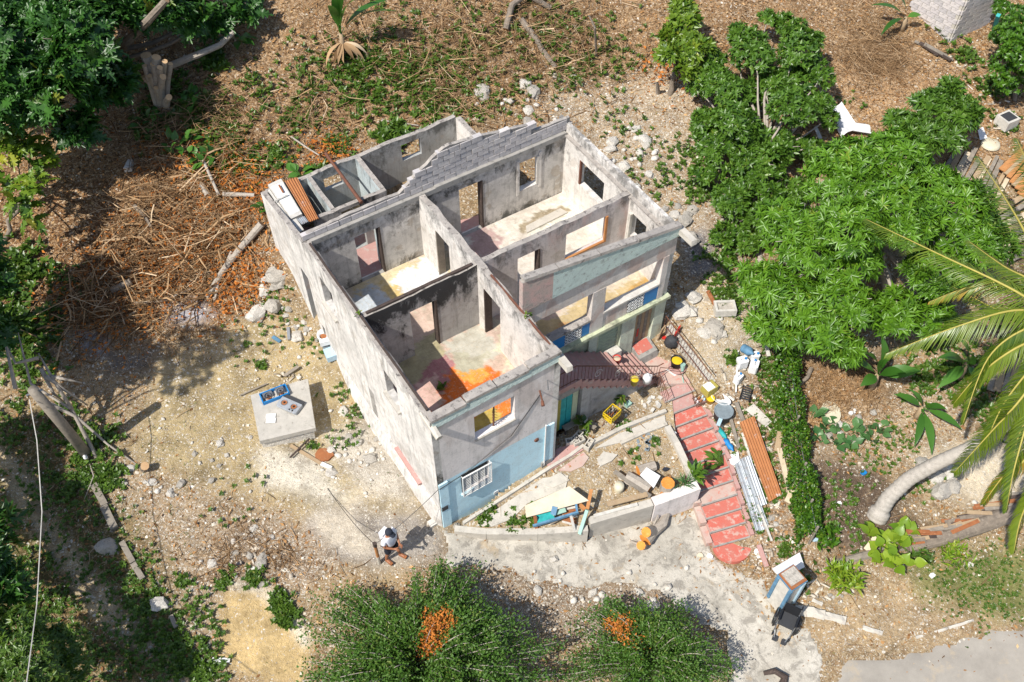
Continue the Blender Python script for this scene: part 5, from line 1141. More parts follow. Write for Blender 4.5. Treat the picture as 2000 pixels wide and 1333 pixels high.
def frond(ctrl, ll, seed, dry=0., hang=.35):
    rng = np.random.default_rng(seed); c = [P(*a) for a in ctrl]; m = 24; pts = []
    for k in range(m + 1):
        t = k / m * (len(c) - 1); i = min(int(t), len(c) - 2); f = t - i
        p0 = c[max(i - 1, 0)]; p1 = c[i]; p2 = c[i + 1]; p3 = c[min(i + 2, len(c) - 1)]
        pts.append(.5 * (2 * p1 + (p2 - p0) * f + (2 * p0 - 5 * p1 + 4 * p2 - p3) * f * f + (3 * p1 - p0 - 3 * p2 + p3) * f ** 3))
    mb = MB(); mb.tube(pts, [.045 * (1 - .85 * k / m) for k in range(m + 1)], 6); o = put('frond', mb, 'yellow_olive', palm, smooth=True)
    arr = np.array([tuple(p) for p in pts]); n = 95; P_, D_, U_ = [], [], []; le = []
    for side in (-1, 1):
        s = np.linspace(.06, .99, n); idx = np.minimum((s * m).astype(int), m - 1); fr = (s * m - idx)[:, None]; p = arr[idx] * (1 - fr) + arr[idx + 1] * fr
        tg = unit(arr[np.minimum(idx + 1, m)] - arr[idx]); sd = unit(np.cross(tg, np.array([0, 0, 1.]))) * side; up = np.cross(sd, tg) * side
        d = unit(tg * .75 + sd * (.85 if hang < 1 else .4) + np.array([0, 0, -hang]) + rng.normal(size=(n, 3)) * .06)
        P_.append(p); D_.append(d); U_.append(np.tile(np.array([0, 0, 1.]), (n, 1))); le.append(ll * np.sin(np.pi * np.clip(s * .8 + .18, 0, 1)) ** .6 * rng.uniform(.85, 1.1, n))
    le = np.concatenate(le); tint = np.clip(rng.random(len(le)) * .5 + .2 + dry, 0, 1)
    tv = np.array([(0, .4, 0), (.5, .5, .0), (1, 0, -.22), (.5, -.5, .0), (0, -.4, 0), (.5, 0, .02)], float); tf = np.array([(0, 4, 5), (0, 5, 1), (1, 5, 2), (2, 5, 3), (3, 5, 4)])
    leaves('leaflets', 'leaf_palm', tv, tf, np.concatenate(P_), np.concatenate(D_), np.concatenate(U_), le, np.full(len(le), .036), rng, o, tint)
K0 = (2085, 640, 6.4)
frond([K0, (2030,560,7.2), (1960,520,6.8), (1890,470,6.0)], .65, 21, -.1)
frond([K0, (2030,700,6.6), (1960,790,5.4), (1920,880,4.0)], .6, 22, -.1, .6)
frond([K0, (2030,620,6.9), (1960,610,6.4), (1860,560,5.6)], .6, 23, -.15, .5)
frond([K0, (2040,720,6.2), (1985,900,4.8), (1965,1000,3.4)], .6, 24, -.1, .7)
frond([K0, (1985,570,7.2), (1830,495,7.0), (1690,428,6.0)], .85, 1)
frond([K0, (1995,606,7.0), (1870,638,6.6), (1730,692,5.0)], .8, 2, .05)
frond([K0, (1985,680,6.4), (1910,735,5.4), (1862,790,4.4)], .7, 3, .15, .6)
frond([K0, (2005,765,5.9), (1935,845,4.6), (1862,925,3.0)], .8, 4)
frond([K0, (2010,470,7.4), (1955,375,7.0), (1908,305,6.4)], .7, 5, -.15)
frond([K0, (2000,555,6.6), (1900,560,6.2), (1815,590,5.2)], .55, 6, .45, .5)
frond([(2085,660,6), (2020,870,4.6), (1960,930,3.6), (1920,985,2.6)], .6, 7, .35, .9)
frond([(2085,660,6), (2040,900,4.8), (1995,1010,3.4), (1980,1080,2.4)], .6, 8, .2, .9)
frond([K0, (2040,420,7.6), (2010,330,7.2), (1985,270,6.8)], .7, 9, -.1)
frond([K0, (2040,760,6), (1990,850,5), (1975,930,4)], .6, 10, .1, .8)
frond([K0, (2010,640,6.8), (1930,700,6.0), (1880,830,4.4)], .55, 11, -.2, .9)
# ================================================================= scattered ground cover
rngs = np.random.default_rng(9)
hpoly = [L(-.15, -.15, 0), L(-.15, 4.0, 0), L(.5, 4.0, 0), L(.3, 8.4, 0), L(-.3, 9.6, 0), L(1.9, 10.0, 0), L(7.8, 9.6, 0), L(7.8, 7.4, 0), L(11.1, 7.4, 0), L(11.1, -.15, 0)]
hp2 = [(p.x, p.y) for p in hpoly]
def ground_points(n, weight, rng, yr=(4, 44)):
    """random places on the open ground in view, kept with a probability by photo zone"""
    x = rng.uniform(-27, 27, n); y = rng.uniform(*yr, n); z = HR(x, y); px, py = pix(np.stack([x, y, z], -1))
    inside = poly_mask(x, y, hp2, 1., np.zeros(n)) > .5
    ok = (px > -60) & (px < 2060) & (py > -60) & (py < 1400) & ~inside
    st_ = [(p.x, p.y) for p in (Vector((4.5, 18.3)), Vector((6.0, 18.6)), Vector((7.6, 13.3)), Vector((6.9, 12.5)), Vector((5.9, 12.9)))]
    ok &= ~(poly_mask(x, y, st_, 1., np.zeros(n)) > .5)
    gm_ = poly_mask(x, y, [(p.x, p.y) for p in gpw], 1., np.zeros(n)) > .5
    z = np.where(gm_, gardz(x, y), z)
    c, lf, gv = zones(x, y, z); lf = np.where(gm_, .25, lf); gv = np.where(gm_, .7, gv)
    lane = 1 - smooth_near(x, y); keep = ok & (rng.random(n) < weight(lf, gv, px, py, lane))
    return np.stack([x, y, z], 1)[keep], px[keep], py[keep], lf[keep], gv[keep]
def ico(sub=0):
    t = (1 + 5 ** .5) / 2; v = [(-1, t, 0), (1, t, 0), (-1, -t, 0), (1, -t, 0), (0, -1, t), (0, 1, t), (0, -1, -t), (0, 1, -t), (t, 0, -1), (t, 0, 1), (-t, 0, -1), (-t, 0, 1)]
    f = [(0, 11, 5), (0, 5, 1), (0, 1, 7), (0, 7, 10), (0, 10, 11), (1, 5, 9), (5, 11, 4), (11, 10, 2), (10, 7, 6), (7, 1, 8), (3, 9, 4), (3, 4, 2), (3, 2, 6), (3, 6, 8), (3, 8, 9), (4, 9, 5), (2, 4, 11), (6, 2, 10), (8, 6, 7), (9, 8, 1)]
    v = [tuple(np.array(a) / np.linalg.norm(a)) for a in v]
    for _ in range(sub):
        cache = {}; nf = []
        def mid(a, b):
            k = (min(a, b), max(a, b))
            if k not in cache:
                m = (np.array(v[a]) + np.array(v[b])); m /= np.linalg.norm(m); v.append(tuple(m)); cache[k] = len(v) - 1
            return cache[k]
        for a, b, c in f:
            x, y, z = mid(a, b), mid(b, c), mid(c, a); nf += [(a, x, z), (b, y, x), (c, z, y), (x, y, z)]
        f = nf
    return np.array(v), np.array(f)
# pebbles: octahedra, thrown about in the stony zones
OV = np.array([(1, 0, 0), (-1, 0, 0), (0, 1, 0), (0, -1, 0), (.1, .1, .8), (0, 0, -.5)], float); OF = np.array([(0, 2, 4), (2, 1, 4), (1, 3, 4), (3, 0, 4)])
pp, px, py, lf, gv = ground_points(240000, lambda lf, gv, px, py, ln: gv * .55 * (1 - ln * .9), rngs)
n = len(pp); X, Y, Z = frames(np.tile([0, 0, 1.], (n, 1)) + rngs.normal(size=(n, 3)) * .25, rngs.random(n) * 6.28)
sc = .014 + .05 * rngs.random(n) ** 5; V, Fc = scatter_arrays(OV, OF, pp + np.array([0, 0, .004]), X, Y, Z, np.stack([sc * rngs.uniform(.8, 1.4, n), sc, sc * rngs.uniform(.5, .9, n)], 1))
struct(np_mesh('pebbles', V, Fc, 'pebble', tint=np.repeat(rngs.random(n), 6)), 'stuff')
# dry leaves
pp, px, py, lf, gv = ground_points(330000, lambda lf, gv, px, py, ln: lf ** 1.5 * .55 * (1 - ln * .95), rngs)
n = len(pp); up = unit(np.tile([0, 0, 1.], (n, 1)) + rngs.normal(size=(n, 3)) * .45); d = unit(rngs.normal(size=(n, 3)) * np.array([1, 1, .25]))
ln = .06 + .12 * rngs.random(n) ** 2.2
zone_t = np.clip(rngs.random(n) ** 1.2, 0, 1)
o = leaves('dry_leaves', 'leaf_dry', QUAD_V, QUAD_F, pp + np.array([0, 0, .02]), d, up, ln, ln * .5, rngs, None, zone_t); struct(o, 'stuff')
# twigs and straw
def sticks(name, pp, ln, rad, mat, rng, lift=.03, tilt=.2, tint=None):
    n = len(pp); a = rng.random(n) * 6.28; d = unit(np.stack([np.cos(a), np.sin(a), rng.normal(size=n) * tilt], 1)); s_ = unit(np.cross(d, np.array([0, 0, 1.]))); u = np.cross(s_, d)
    bend = (rng.normal(size=n) * .12)[:, None]
    T = np.array([(-.5, -1, 0), (-.5, 1, 0), (-.5, 0, 1.4), (0, -1, 0), (0, 1, 0), (0, 0, 1.4), (.5, -.5, 0), (.5, .5, 0), (.5, 0, .7)], float)
    Fq = np.array([(0, 3, 5, 2), (3, 6, 8, 5), (1, 2, 5, 4), (4, 5, 8, 7)])
    V = pp[:, None] + T[None, :, 0:1] * (d * ln[:, None])[:, None] + T[None, :, 1:2] * (s_ * rad[:, None])[:, None] + T[None, :, 2:3] * (u * rad[:, None])[:, None]
    V[:, 3:6] += (s_ * bend * ln[:, None])[:, None] + u[:, None] * (np.abs(bend) * .4 * ln[:, None])[:, None]
    V[..., 2] += lift
    Fc = Fq[None] + (np.arange(n) * 9)[:, None, None]
    return np_mesh(name, V.reshape(-1, 3), Fc.reshape(-1, 4), mat, tint=np.repeat(rng.random(n) if tint is None else tint, 9))
pp, px, py, lf, gv = ground_points(60000, lambda lf, gv, px, py, ln: lf * .42 * (1 - ln), rngs)
n = len(pp); struct(sticks('twigs', pp, .15 + .7 * rngs.random(n) ** 2.5, .004 + .010 * rngs.random(n) ** 3, 'straw', rngs), 'stuff')
# brush heaps of dead branches left of the house
def heap(name, label_px, n, spread, hgt, ln, rad, seed, kind='stuff', mat='straw'):
    rng = np.random.default_rng(seed); pts = []
    for (a, b, rx) in label_px:
        c = G(a, b); k = int(n * rx / sum(q[2] for q in label_px)); xy = rng.normal(size=(k, 2)) * rx * .5
        h = np.exp(-(xy ** 2).sum(1) / (rx * .6) ** 2) * hgt * rng.random(k)
        x = c.x + xy[:, 0]; y = c.y + xy[:, 1]; pts.append(np.stack([x, y, HR(x, y) + h], 1))
    p = np.concatenate(pts); m = len(p)
    return struct(sticks(name, p, ln * (.4 + rng.random(m) ** 2), rad * (.3 + rng.random(m) ** 3), mat, rng, .03, .3, rng.random(m) ** 2.0), kind)
heap('brush_heap', [(300,430,2.2),(400,400,2.0),(250,520,2.0),(420,500,1.8),(350,570,2.0),(200,580,1.6),(450,330,1.6),(160,620,1.2)], 1100, 1, .8, 1.5, .026, 3)
heap('brush_heap', [(330,480,3),(440,430,2),(240,600,2.0)], 2600, 1, .5, .9, .010, 4)
heap('brush_heap', [(330,250,1.6),(420,230,1.6),(300,320,1.6)], 900, 1, .6, 1.3, .014, 5)
heap('dry_brush', [(900,150,2.5),(1000,120,2.5),(1100,60,2.5),(880,60,2.5),(700,60,2.5),(1000,30,3),(800,120,2.5),(1150,120,2.5),(620,220,2.5),(880,200,2)], 3000, 1, .3, 1.2, .014, 6)
heap('dry_grass', [(1710,80,1.6),(1680,120,1.2),(1740,130,1.2)], 2600, 1, .35, .8, .007, 7)
heap('straw_litter', [(1600,740,1.0),(1620,790,.9),(1700,780,.8),(1680,740,.7)], 2600, 1, .12, .35, .006, 8)
heap('straw_litter', [(470,1060,1.0),(540,1090,.8),(430,1100,.8)], 500, 1, .08, .6, .01, 10)
# orange dead leaves of the brush heaps
pts = []
for (a, b, r, k) in ((400,440,1.6,1500),(300,520,1.8,1500),(480,380,1.2,900),(200,600,1.6,1200),(430,340,1.2,700),(470,560,1.2,700),(330,300,1.2,500),(640,300,1.0,400),(1300,140,1.0,300)):
    c = G(a, b); xy = rngs.normal(size=(k, 2)) * r * .55; pts.append(np.stack([c.x + xy[:, 0], c.y + xy[:, 1], HR(c.x + xy[:, 0], c.y + xy[:, 1]) + .02 + rngs.random(k) * .25], 1))
p = np.concatenate(pts); n = len(p); ln = .08 + .14 * rngs.random(n) ** 2
struct(leaves('fallen_leaves', 'leaf_rust', LEAF_V, LEAF_F, p, unit(rngs.normal(size=(n, 3)) * np.array([1, 1, .4])), unit(rngs.normal(size=(n, 3)) * .6 + np.array([0, 0, 1])), ln, ln * .45, rngs), 'stuff')
# weeds and creepers: small rosettes of leaves
WP = [  # px, py, radius m, rosettes, leaf length
 (760,150,1.6,190,.17),(700,130,1.0,110,.17),(820,200,1.2,130,.15),(880,230,.8,70,.14),(700,190,.9,90,.14),(770,270,.8,80,.22),(660,280,.8,50,.14),(860,260,.6,50,.16),(420,120,.6,60,.2),(470,330,1.0,110,.14),(420,300,1.0,110,.16),(380,220,.9,100,.22),(330,190,.8,80,.2),(300,260,.9,80,.18),(450,250,.9,60,.14),(540,310,.8,60,.16),(620,340,.5,30,.2),
 (1100,150,1.5,70,.14),(620,180,1.2,90,.13),(560,230,1.2,70,.13),(500,180,1.0,60,.14),(840,140,1.2,110,.15),(930,190,1.2,80,.13),(780,60,1.4,60,.14),(1050,40,1.4,60,.14),(1150,60,1.4,60,.13),(1220,110,1.2,50,.12),(600,120,1.0,50,.14),(1170,130,1.2,60,.14),(1000,180,1.2,50,.14),(950,60,1.5,80,.15),(1060,100,1.2,50,.15),(880,110,1.2,60,.15),(1250,300,1.2,40,.1),(1300,350,1.0,50,.12),(1350,300,.8,70,.12),(1200,240,1.0,30,.12),(1370,380,.6,60,.14),(1410,560,.6,90,.12),(1430,600,.4,60,.12),(1380,500,.5,30,.1),
 (180,870,.8,110,.14),(220,930,.6,80,.14),(130,830,.8,70,.12),(100,950,1.2,140,.10),(160,930,.8,80,.11),(60,720,.8,80,.16),(90,650,.7,70,.2),(40,640,.8,80,.2),(20,560,1.0,110,.2),(60,520,.8,70,.2),(120,560,.8,40,.14),(20,830,1.0,70,.12),
 (200,1050,1.2,90,.08),(250,1130,1.0,120,.09),(290,1190,.8,110,.10),(330,1230,.8,120,.10),(370,1290,.8,150,.11),(400,1330,.8,110,.11),(240,1250,1.2,90,.09),(190,1300,1.2,100,.09),(300,1310,1.0,90,.09),(130,1160,1.0,70,.09),(60,1100,1.0,80,.11),(150,1010,1.0,60,.08),(100,1200,.9,70,.09),
 (560,1200,.35,120,.12),(545,1175,.3,60,.11),(500,1130,.3,60,.11),(440,1135,.25,40,.11),(360,1140,.3,30,.1),(390,1190,.5,25,.1),(420,1230,.5,25,.1),(450,1000,1.0,10,.1),
 (520,640,1.0,22,.09),(480,690,.8,18,.1),(560,600,.8,20,.1),(640,660,.5,16,.1),(700,800,.6,30,.09),(680,850,.6,30,.09),(660,770,.5,14,.1),(720,720,.2,6,.1),(540,580,.5,14,.12),(600,700,.6,10,.09),(515,715,.15,10,.13),(610,870,.25,14,.1),(500,940,.5,6,.1),
 (1430,705,.2,30,.14),(1460,850,.8,30,.1),(1490,890,.6,50,.1),(1500,960,.6,60,.11),(1480,1010,.5,40,.1),(1510,770,.5,90,.1),(1500,720,.4,80,.1),(1520,840,.4,70,.1),(1540,1080,.5,50,.1),(1560,1130,.4,40,.1),(1480,800,.5,30,.1),
 (1600,1000,.6,60,.1),(1640,960,.8,40,.1),(1700,900,1.0,60,.09),(1760,860,.8,50,.09),(1680,1040,.6,40,.1),(1800,950,.6,20,.1),(1900,1140,1.2,150,.06),(1950,1120,1.0,150,.06),(1850,1130,.9,80,.06),(1950,1180,1.0,90,.06),(1640,620,.8,30,.15),(1850,700,1.0,110,.13),(1900,760,.9,100,.13),(1800,740,.8,90,.13),(1950,700,.8,80,.13),(1950,820,.9,80,.13),
 (1940,170,.7,90,.15),(1960,240,.6,50,.12),(1880,110,.6,40,.18),(1840,60,.5,30,.18),(1650,200,.6,14,.1)]
ps = []; ll = []
for (a, b, r, k, l) in WP:
    c = G(a, b); xy = rngs.normal(size=(k, 2)) * r * .5; x = c.x + xy[:, 0]; y = c.y + xy[:, 1]; ps.append(np.stack([x, y, HR(x, y) + .03 + rngs.random(k) * l * .8], 1)); ll.append(np.full(k, l))
g_ = [((945,1010),.35,26),((960,995),.2,14),((1040,1015),.35,22),((1005,1020),.4,20),((1240,905),.5,10),((1280,870),.4,8),((1215,835),.3,8),((1140,845),.2,10)]
for (a, r, k) in g_:
    c = gz_at(*a); xy = rngs.normal(size=(k, 2)) * r * .4; x = c.x + xy[:, 0]; y = c.y + xy[:, 1]; ps.append(np.stack([x, y, gardz(x, y) + .04], 1)); ll.append(np.full(k, .11))
ps = np.concatenate(ps); ll = np.concatenate(ll)
ins = poly_mask(ps[:, 0], ps[:, 1], hp2, 1., np.zeros(len(ps))) > .5; ps = ps[~ins]; ll = ll[~ins]
cl = rngs.random(len(ps))
p, d, u = rosettes(ps, np.tile([0, 0, 1.], (len(ps), 1)), 9, rngs, (30, 95), 1.)
le = np.repeat(ll, 9) * rngs.uniform(.6, 1.3, len(p))
struct(leaves('weeds', 'leaf_weed', LEAF_V, LEAF_F, p, d, u, le, le * .55, rngs, None, np.repeat(cl, 9) * .6 + .4 * rngs.random(len(p))), 'stuff')
# thin grass
pp, px, py, lf, gv = ground_points(150000, lambda lf, gv, px, py, ln: np.where(((px > 1740) & (py > 1080) & (py < 1200)) | ((px < 380) & (py > 780)), .55, .03) * (1 - ln), rngs)
n = len(pp); d = unit(rngs.normal(size=(n, 3)) * np.array([.6, .6, .2]) + np.array([0, 0, .7])); ln = .06 + .1 * rngs.random(n)
struct(leaves('grass', 'grass_blade', QUAD_V, QUAD_F, pp, d, unit(rngs.normal(size=(n, 3))), ln, ln * .16, rngs), 'stuff')
# scraps of plastic, board and tin strewn right of the red steps and along the fence
sc_p = []
for (a, b, ra, rb, k) in ((1460,780,40,50,60),(1480,880,40,60,60),(1510,990,30,60,40),(1420,860,20,60,30),(1550,690,20,40,30),(1490,1080,30,20,26),(1580,1160,40,20,24),(1930,200,40,60,50),(1870,120,50,40,40),(560,740,40,15,24),(500,1090,60,40,30)):
    for _ in range(k):
        g0 = G(a + rngs.normal() * ra * .7, b + rngs.normal() * rb * .7); sc_p.append(tuple(g0))
sc_p = np.array(sc_p); n = len(sc_p); X, Y, Z = frames(np.tile([0, 0, 1.], (n, 1)) + rngs.normal(size=(n, 3)) * .25, rngs.random(n) * 6.28)
BV = np.array([(x, y, z) for x in (-.5, .5) for y in (-.5, .5) for z in (-.5, .5)], float); BF = np.array([(0, 1, 3, 2), (4, 6, 7, 5), (0, 4, 5, 1), (2, 3, 7, 6), (1, 5, 7, 3), (0, 2, 6, 4)])
V, Fc = scatter_arrays(BV, BF, sc_p + np.array([0, 0, .03]), X, Y, Z, np.stack([.05 + .3 * rngs.random(n) ** 2.5, .03 + .09 * rngs.random(n), np.full(n, .025)], 1))
struct(np_mesh('scrap_litter', V, Fc, 'pebble', tint=np.repeat(rngs.random(n), 8)), 'stuff')
# ---- loose rocks, each its own thing
IV, IF = ico(1); rocks = []
for k in range(6):
    r2 = np.random.default_rng(100 + k); v = IV * (1 + (r2.random((len(IV), 1)) - .5) * .5) * np.array([1, .85, .7]); v[:, 2] = np.maximum(v[:, 2], -.35)
    for m_ in ('rock', 'rock_dark'):
        me = bpy.data.meshes.new('rock'); me.from_pydata([tuple(a) for a in v], [], [tuple(f) for f in IF]); me.materials.append(MATS[m_]); rocks.append(me)
RK = [  # area px, spread px, count, size range m, label, group
 ((700,880),(70,60),30,(.06,.2),'pale rubble stones along the foot of the left wall','rubble along the left wall'),
 ((600,640),(45,60),22,(.07,.28),'pale limestone boulders at the rear left house corner','boulders by the rear left corner'),
 ((520,580),(25,45),8,(.15,.45),'craggy outcrop rocks beside the rear left corner','outcrop by the rear left corner'),
 ((400,900),(90,60),16,(.05,.14),'white stones scattered on the tan yard','stones on the tan yard'),
 ((480,1080),(90,50),20,(.05,.2),'stones in the litter near the standing person','stones in the litter by the person'),
 ((300,960),(80,40),14,(.05,.16),'pale stones on the bank between path and yard','stones on the path bank'),
 ((1010,190),(90,40),22,(.1,.4),'craggy white rocks on the slope behind the house','limestone rocks behind the house'),
 ((1240,300),(60,60),22,(.1,.3),'pale rocks on the slope right of the house','rocks on the right slope'),
 ((1330,420),(30,40),8,(.15,.4),'pale boulders close to the right wall of the house','boulders by the right wall'),
 ((1400,650),(30,40),10,(.1,.35),'pale stones on the gravel beside the landing','stones beside the landing'),
 ((1340,590),(25,30),8,(.15,.35),'rough stones in the shade of the house corner','stones in the house shade'),
 ((1190,1155),(150,55),34,(.04,.15),'white stones in the rubble patch between lane and shrubs','stones in the lane rubble'),
 ((1480,1000),(40,60),12,(.05,.15),'pale stones among the junk right of the red steps','stones among the junk'),
 ((1850,930),(80,40),16,(.1,.35),'pale yellow rocks on the bank under the palm','rocks under the palm'),
 ((1660,830),(80,50),14,(.06,.18),'stones in the dry leaves beside the taro','stones beside the taro'),
 ((1640,1170),(40,20),8,(.05,.14),'white stones near the gate pillar','stones near the gate pillar'),
 ((880,1030),(18,8),4,(.06,.12),'white stones at the front corner of the house','stones at the front corner')]
rr2 = random.Random(8); ORDN = ['first', 'second', 'third', 'fourth', 'fifth', 'sixth', 'seventh', 'eighth']; small = []
for (c, sp_, n, sz, lab, grp) in RK:
    items = []
    for k in range(n):
        a, b = c[0] + rr2.gauss(0, .55) * sp_[0], c[1] + rr2.gauss(0, .55) * sp_[1]; g0 = G(a, b)
        if poly_mask(np.array([g0.x]), np.array([g0.y]), hp2, 1., np.zeros(1))[0] > .5: continue
        items.append((sz[0] + (sz[1] - sz[0]) * rr2.random() ** 2, a, g0))
    items.sort(key=lambda i: -i[0]); big = sorted(items[:7], key=lambda i: i[1]); small += items[7:]
    for k, (s, a, g0) in enumerate(big):
        o = bpy.data.objects.new('rock', rocks[rr2.randrange(12)]); COL.objects.link(o)
        o.location = g0 + Vector((0, 0, s * .12)); o.scale = (s * rr2.uniform(.8, 1.3), s, s * rr2.uniform(.7, 1)); o.rotation_euler = (rr2.uniform(-.3, .3), rr2.uniform(-.3, .3), rr2.uniform(0, 6.28))
        tag(o, ORDN[k] + ' from left of the ' + lab, 'rock', grp)
# the smaller stones between them
IV0, IF0 = ico(0); n = len(small); sc = np.array([i[0] for i in small]); pp = np.array([tuple(i[2]) for i in small]) + np.array([0, 0, .02])
X, Y, Z = frames(np.tile([0, 0, 1.], (n, 1)) + rngs.normal(size=(n, 3)) * .2, rngs.random(n) * 6.28)
V, Fc = scatter_arrays(IV0, IF0, pp, X, Y, Z, np.stack([sc * rngs.uniform(.8, 1.3, n), sc, sc * .65], 1)); V = V + rngs.normal(size=V.shape) * .01
struct(np_mesh('rubble', V, Fc, 'rock'), 'stuff')
# ================================================================= things in the yards
V3 = Vector; rt_ = random.Random(12)
def lput(n, mb, m, t, smooth=False): return put(n, mb, m, t, smooth, world=False)
def yaw_px(a, b, z=0): d = P(*b, z) - P(*a, z); return math.atan2(d.y, d.x)
def logs(name, label, pts, r0, r1, bark='bark', cut='cut_tan', cat='log', group=None, n=9, jit=.06):
    mb = MB(); mb.tube(pts, [r0 + (r1 - r0) * i / (len(pts) - 1) for i in range(len(pts))], n, 0, True, 1, jit, rt_)
    return tag(put(name, mb, [bark, cut]), label, cat, group)
def plank(name, label, a, b, w_, t_, mat, cat='plank', group=None, roll=0.):
    a = V3(a); b = V3(b); d = b - a; mb = MB(); mb.box((0, 0, 0), (d.length, w_, t_), 0, rx=roll)
    M = Matrix.Translation((a + b) / 2) @ d.to_track_quat('X', 'Z').to_matrix().to_4x4(); mb.xf(M)
    return tag(put(name, mb, mat), label, cat, group)
def up(v, z): return V3((v.x, v.y, v.z + z))
# ---- raised slab with two old cookers
top = [P(489, 772, .80), P(601, 740, .80), P(616, 836, .76), P(507, 862, .76)]
t = thing('concrete_platform', 'raised square concrete slab with old cookers in the left yard', 'slab', V3((sum(p.x for p in top) / 4, sum(p.y for p in top) / 4, .3)))
mb = MB(); mb.prism([tuple(p) for p in top], .58, None); put('slab', mb, 'concrete_mid', t)
c = sum((p for p in top), V3()) / 4; mb = MB(); mb.prism([tuple(c + (p - c) * .96 + V3((rt_.uniform(-.06, .06), rt_.uniform(-.06, .06), 0))) for p in top], -.1, .578); put('rubble_base', mb, 'rock', t)
def cooker(label, px, py, z, rz, body, l_, w_, h_, open_):
    t = thing('gas_cooker', label, 'cooker', P(px, py, z), rz=rz)
    mb = MB()
    if open_:
        for s in (-1, 1): mb.box((0, s * w_ / 2, h_ / 2), (l_, .035, h_)); mb.box((s * l_ / 2, 0, h_ / 2), (.035, w_ + .03, h_))
        lput('frame', mb, body, t)
        mb = MB(); mb.box((-.2, .08, .06), (.3, .18, .1)); mb.box((.2, .06, .07), (.26, .2, .12)); lput('tray', mb, 'steel', t)
    else:
        mb.box((0, 0, h_ / 2), (l_, w_, h_)); lput('body', mb, body, t)
        mb = MB(); mb.box((0, -w_ / 2 - .01, h_ * .5), (l_ * .9, .018, h_ * .5)); lput('front_panel', mb, 'zinc', t)
        mb = MB(); mb.box((.02, w_ / 2 + .07, h_ * .7), (l_ * .95, .12, .03)); lput('grate', mb, 'charcoal', t)
    for s in (-1, 1):
        mb = MB(); mb.tube([(s * l_ * .24 + .105 * math.cos(k * .524), .105 * math.sin(k * .524), h_ + .006) for k in range(13)], .012, 5, cap=False); b_ = lput('burner_ring', mb, 'chrome' if not open_ else 'charcoal', t)
        mb = MB(); mb.lathe([(.0, .001), (.09, .001), (.09, .004), (.0, .004)], (s * l_ * .24, 0, h_ - .001 if not open_ else .03), 14); lput('burner_hole', mb, 'rust', t)
        mb = MB(); mb.lathe([(.0, .0), (.03, .0), (.03, .03), (0, .03)], (s * l_ * .24, 0, h_), 10); lput('burner', mb, 'black', t)
    for k in range(2):
        mb = MB(); mb.lathe([(0, 0), (.025, 0), (.02, .03), (0, .03)], (l_ * (.3 - .15 * k), -w_ / 2 + .03, h_), 8); lput('knob', mb, 'black', t)
cooker('rusty blue framed gas cooker lying open on the raised slab', 537, 773, .79, yaw_px((514, 785), (560, 767)), 'blue_bright', .85, .38, .13, True)
cooker('silver two burner gas cooker top lying on the raised slab', 566, 795, .79, yaw_px((547, 787), (588, 805)), 'zinc', .74, .36, .12, False)
for k, (a, b, lab) in enumerate(((529, 813, 'upper of two white tiles on the raised slab'), (529, 822, 'lower of two white tiles on the raised slab'))):
    mb = MB(); mb.box(P(a, b, .80), (.3, .17, .02), .05); tag(put('white_tile', mb, 'white_paint'), lab, 'tile')
# ---- sticks and scraps round the slab
z5 = lambda a, b, h=.06: up(G(a, b), h)
plank('wooden_plank', 'long brown plank with white end below the raised slab', z5(568, 872), z5(628, 908), .1, .04, 'wood_tan')
plank('wooden_plank', 'short white painted plank end next to the rusty plate', z5(628, 908, .07), z5(648, 917, .07), .12, .04, 'white_paint')
plank('wooden_plank', 'dark grey stick crossing the brown plank below the slab', z5(568, 898, .12), z5(606, 862, .16), .05, .04, 'wood_dark')
plank('wooden_plank', 'dark thin stick left of the raised slab', z5(470, 775), z5(522, 752), .05, .04, 'wood_grey')
plank('wooden_plank', 'short weathered board behind the raised slab', z5(557, 738, .1), z5(584, 722, .16), .12, .04, 'wood_grey')
plank('wooden_plank', 'small blue board lying in the upper left yard', z5(533, 660), z5(548, 670), .12, .03, 'blue_rail')
plank('metal_pipe', 'short grey pipe standing up in the upper left yard', z5(563, 640, .0), z5(566, 668, .1), .1, .1, 'steel', 'pipe')
q = G(632, 892); mb = MB(); mb.prism([(q.x + .32 * math.cos(a) * rt_.uniform(.8, 1.2), q.y + .26 * math.sin(a) * rt_.uniform(.8, 1.2)) for a in np.linspace(0, 6.0, 9)], q.z, q.z + .09); tag(put('rusty_plate', mb, 'rust'), 'crumpled rusty red plate below the raised slab', 'scrap')
mb = MB(); mb.box(up(G(847, 1023), .05), (.3, .22, .14), .6); tag(put('white_block', mb, 'white_dirty'), 'white concrete block lying left of the front house corner', 'block')
# ---- toilet and cistern by the left wall
g = G(634, 668); t = thing('toilet', 'broken white toilet bowl against the left wall', 'toilet', g, rz=1.9)
mb = MB(); mb.lathe([(.10, 0), (.09, .12), (.15, .26), (.2, .36), (.2, .39), (.15, .39), (.12, .3), (.0, .26)], (0, 0, 0), 18); mb.v = [(x * 1.25, y, z) for x, y, z in mb.v]; lput('bowl', mb, 'plastic_white', t, True)
mb = MB(); mb.lathe([(0, 0), (.11, 0), (.11, .012), (0, .012)], (0, 0, .29), 14); lput('water', mb, 'rust', t)
mb = MB(); mb.box((-.26, 0, .3), (.16, .34, .2)); lput('cistern_shelf', mb, 'plastic_white', t)
g = G(651, 695); t = thing('cistern', 'pale blue toilet cistern lying against the left wall', 'cistern', g, rz=.45)
mb = MB(); mb.box((0, 0, .12), (.5, .42, .24)); lput('tank', mb, 'blue_pale', t); mb = MB(); mb.box((.0, .28, .14), (.46, .1, .2)); lput('lid', mb, 'grey_blue', t)
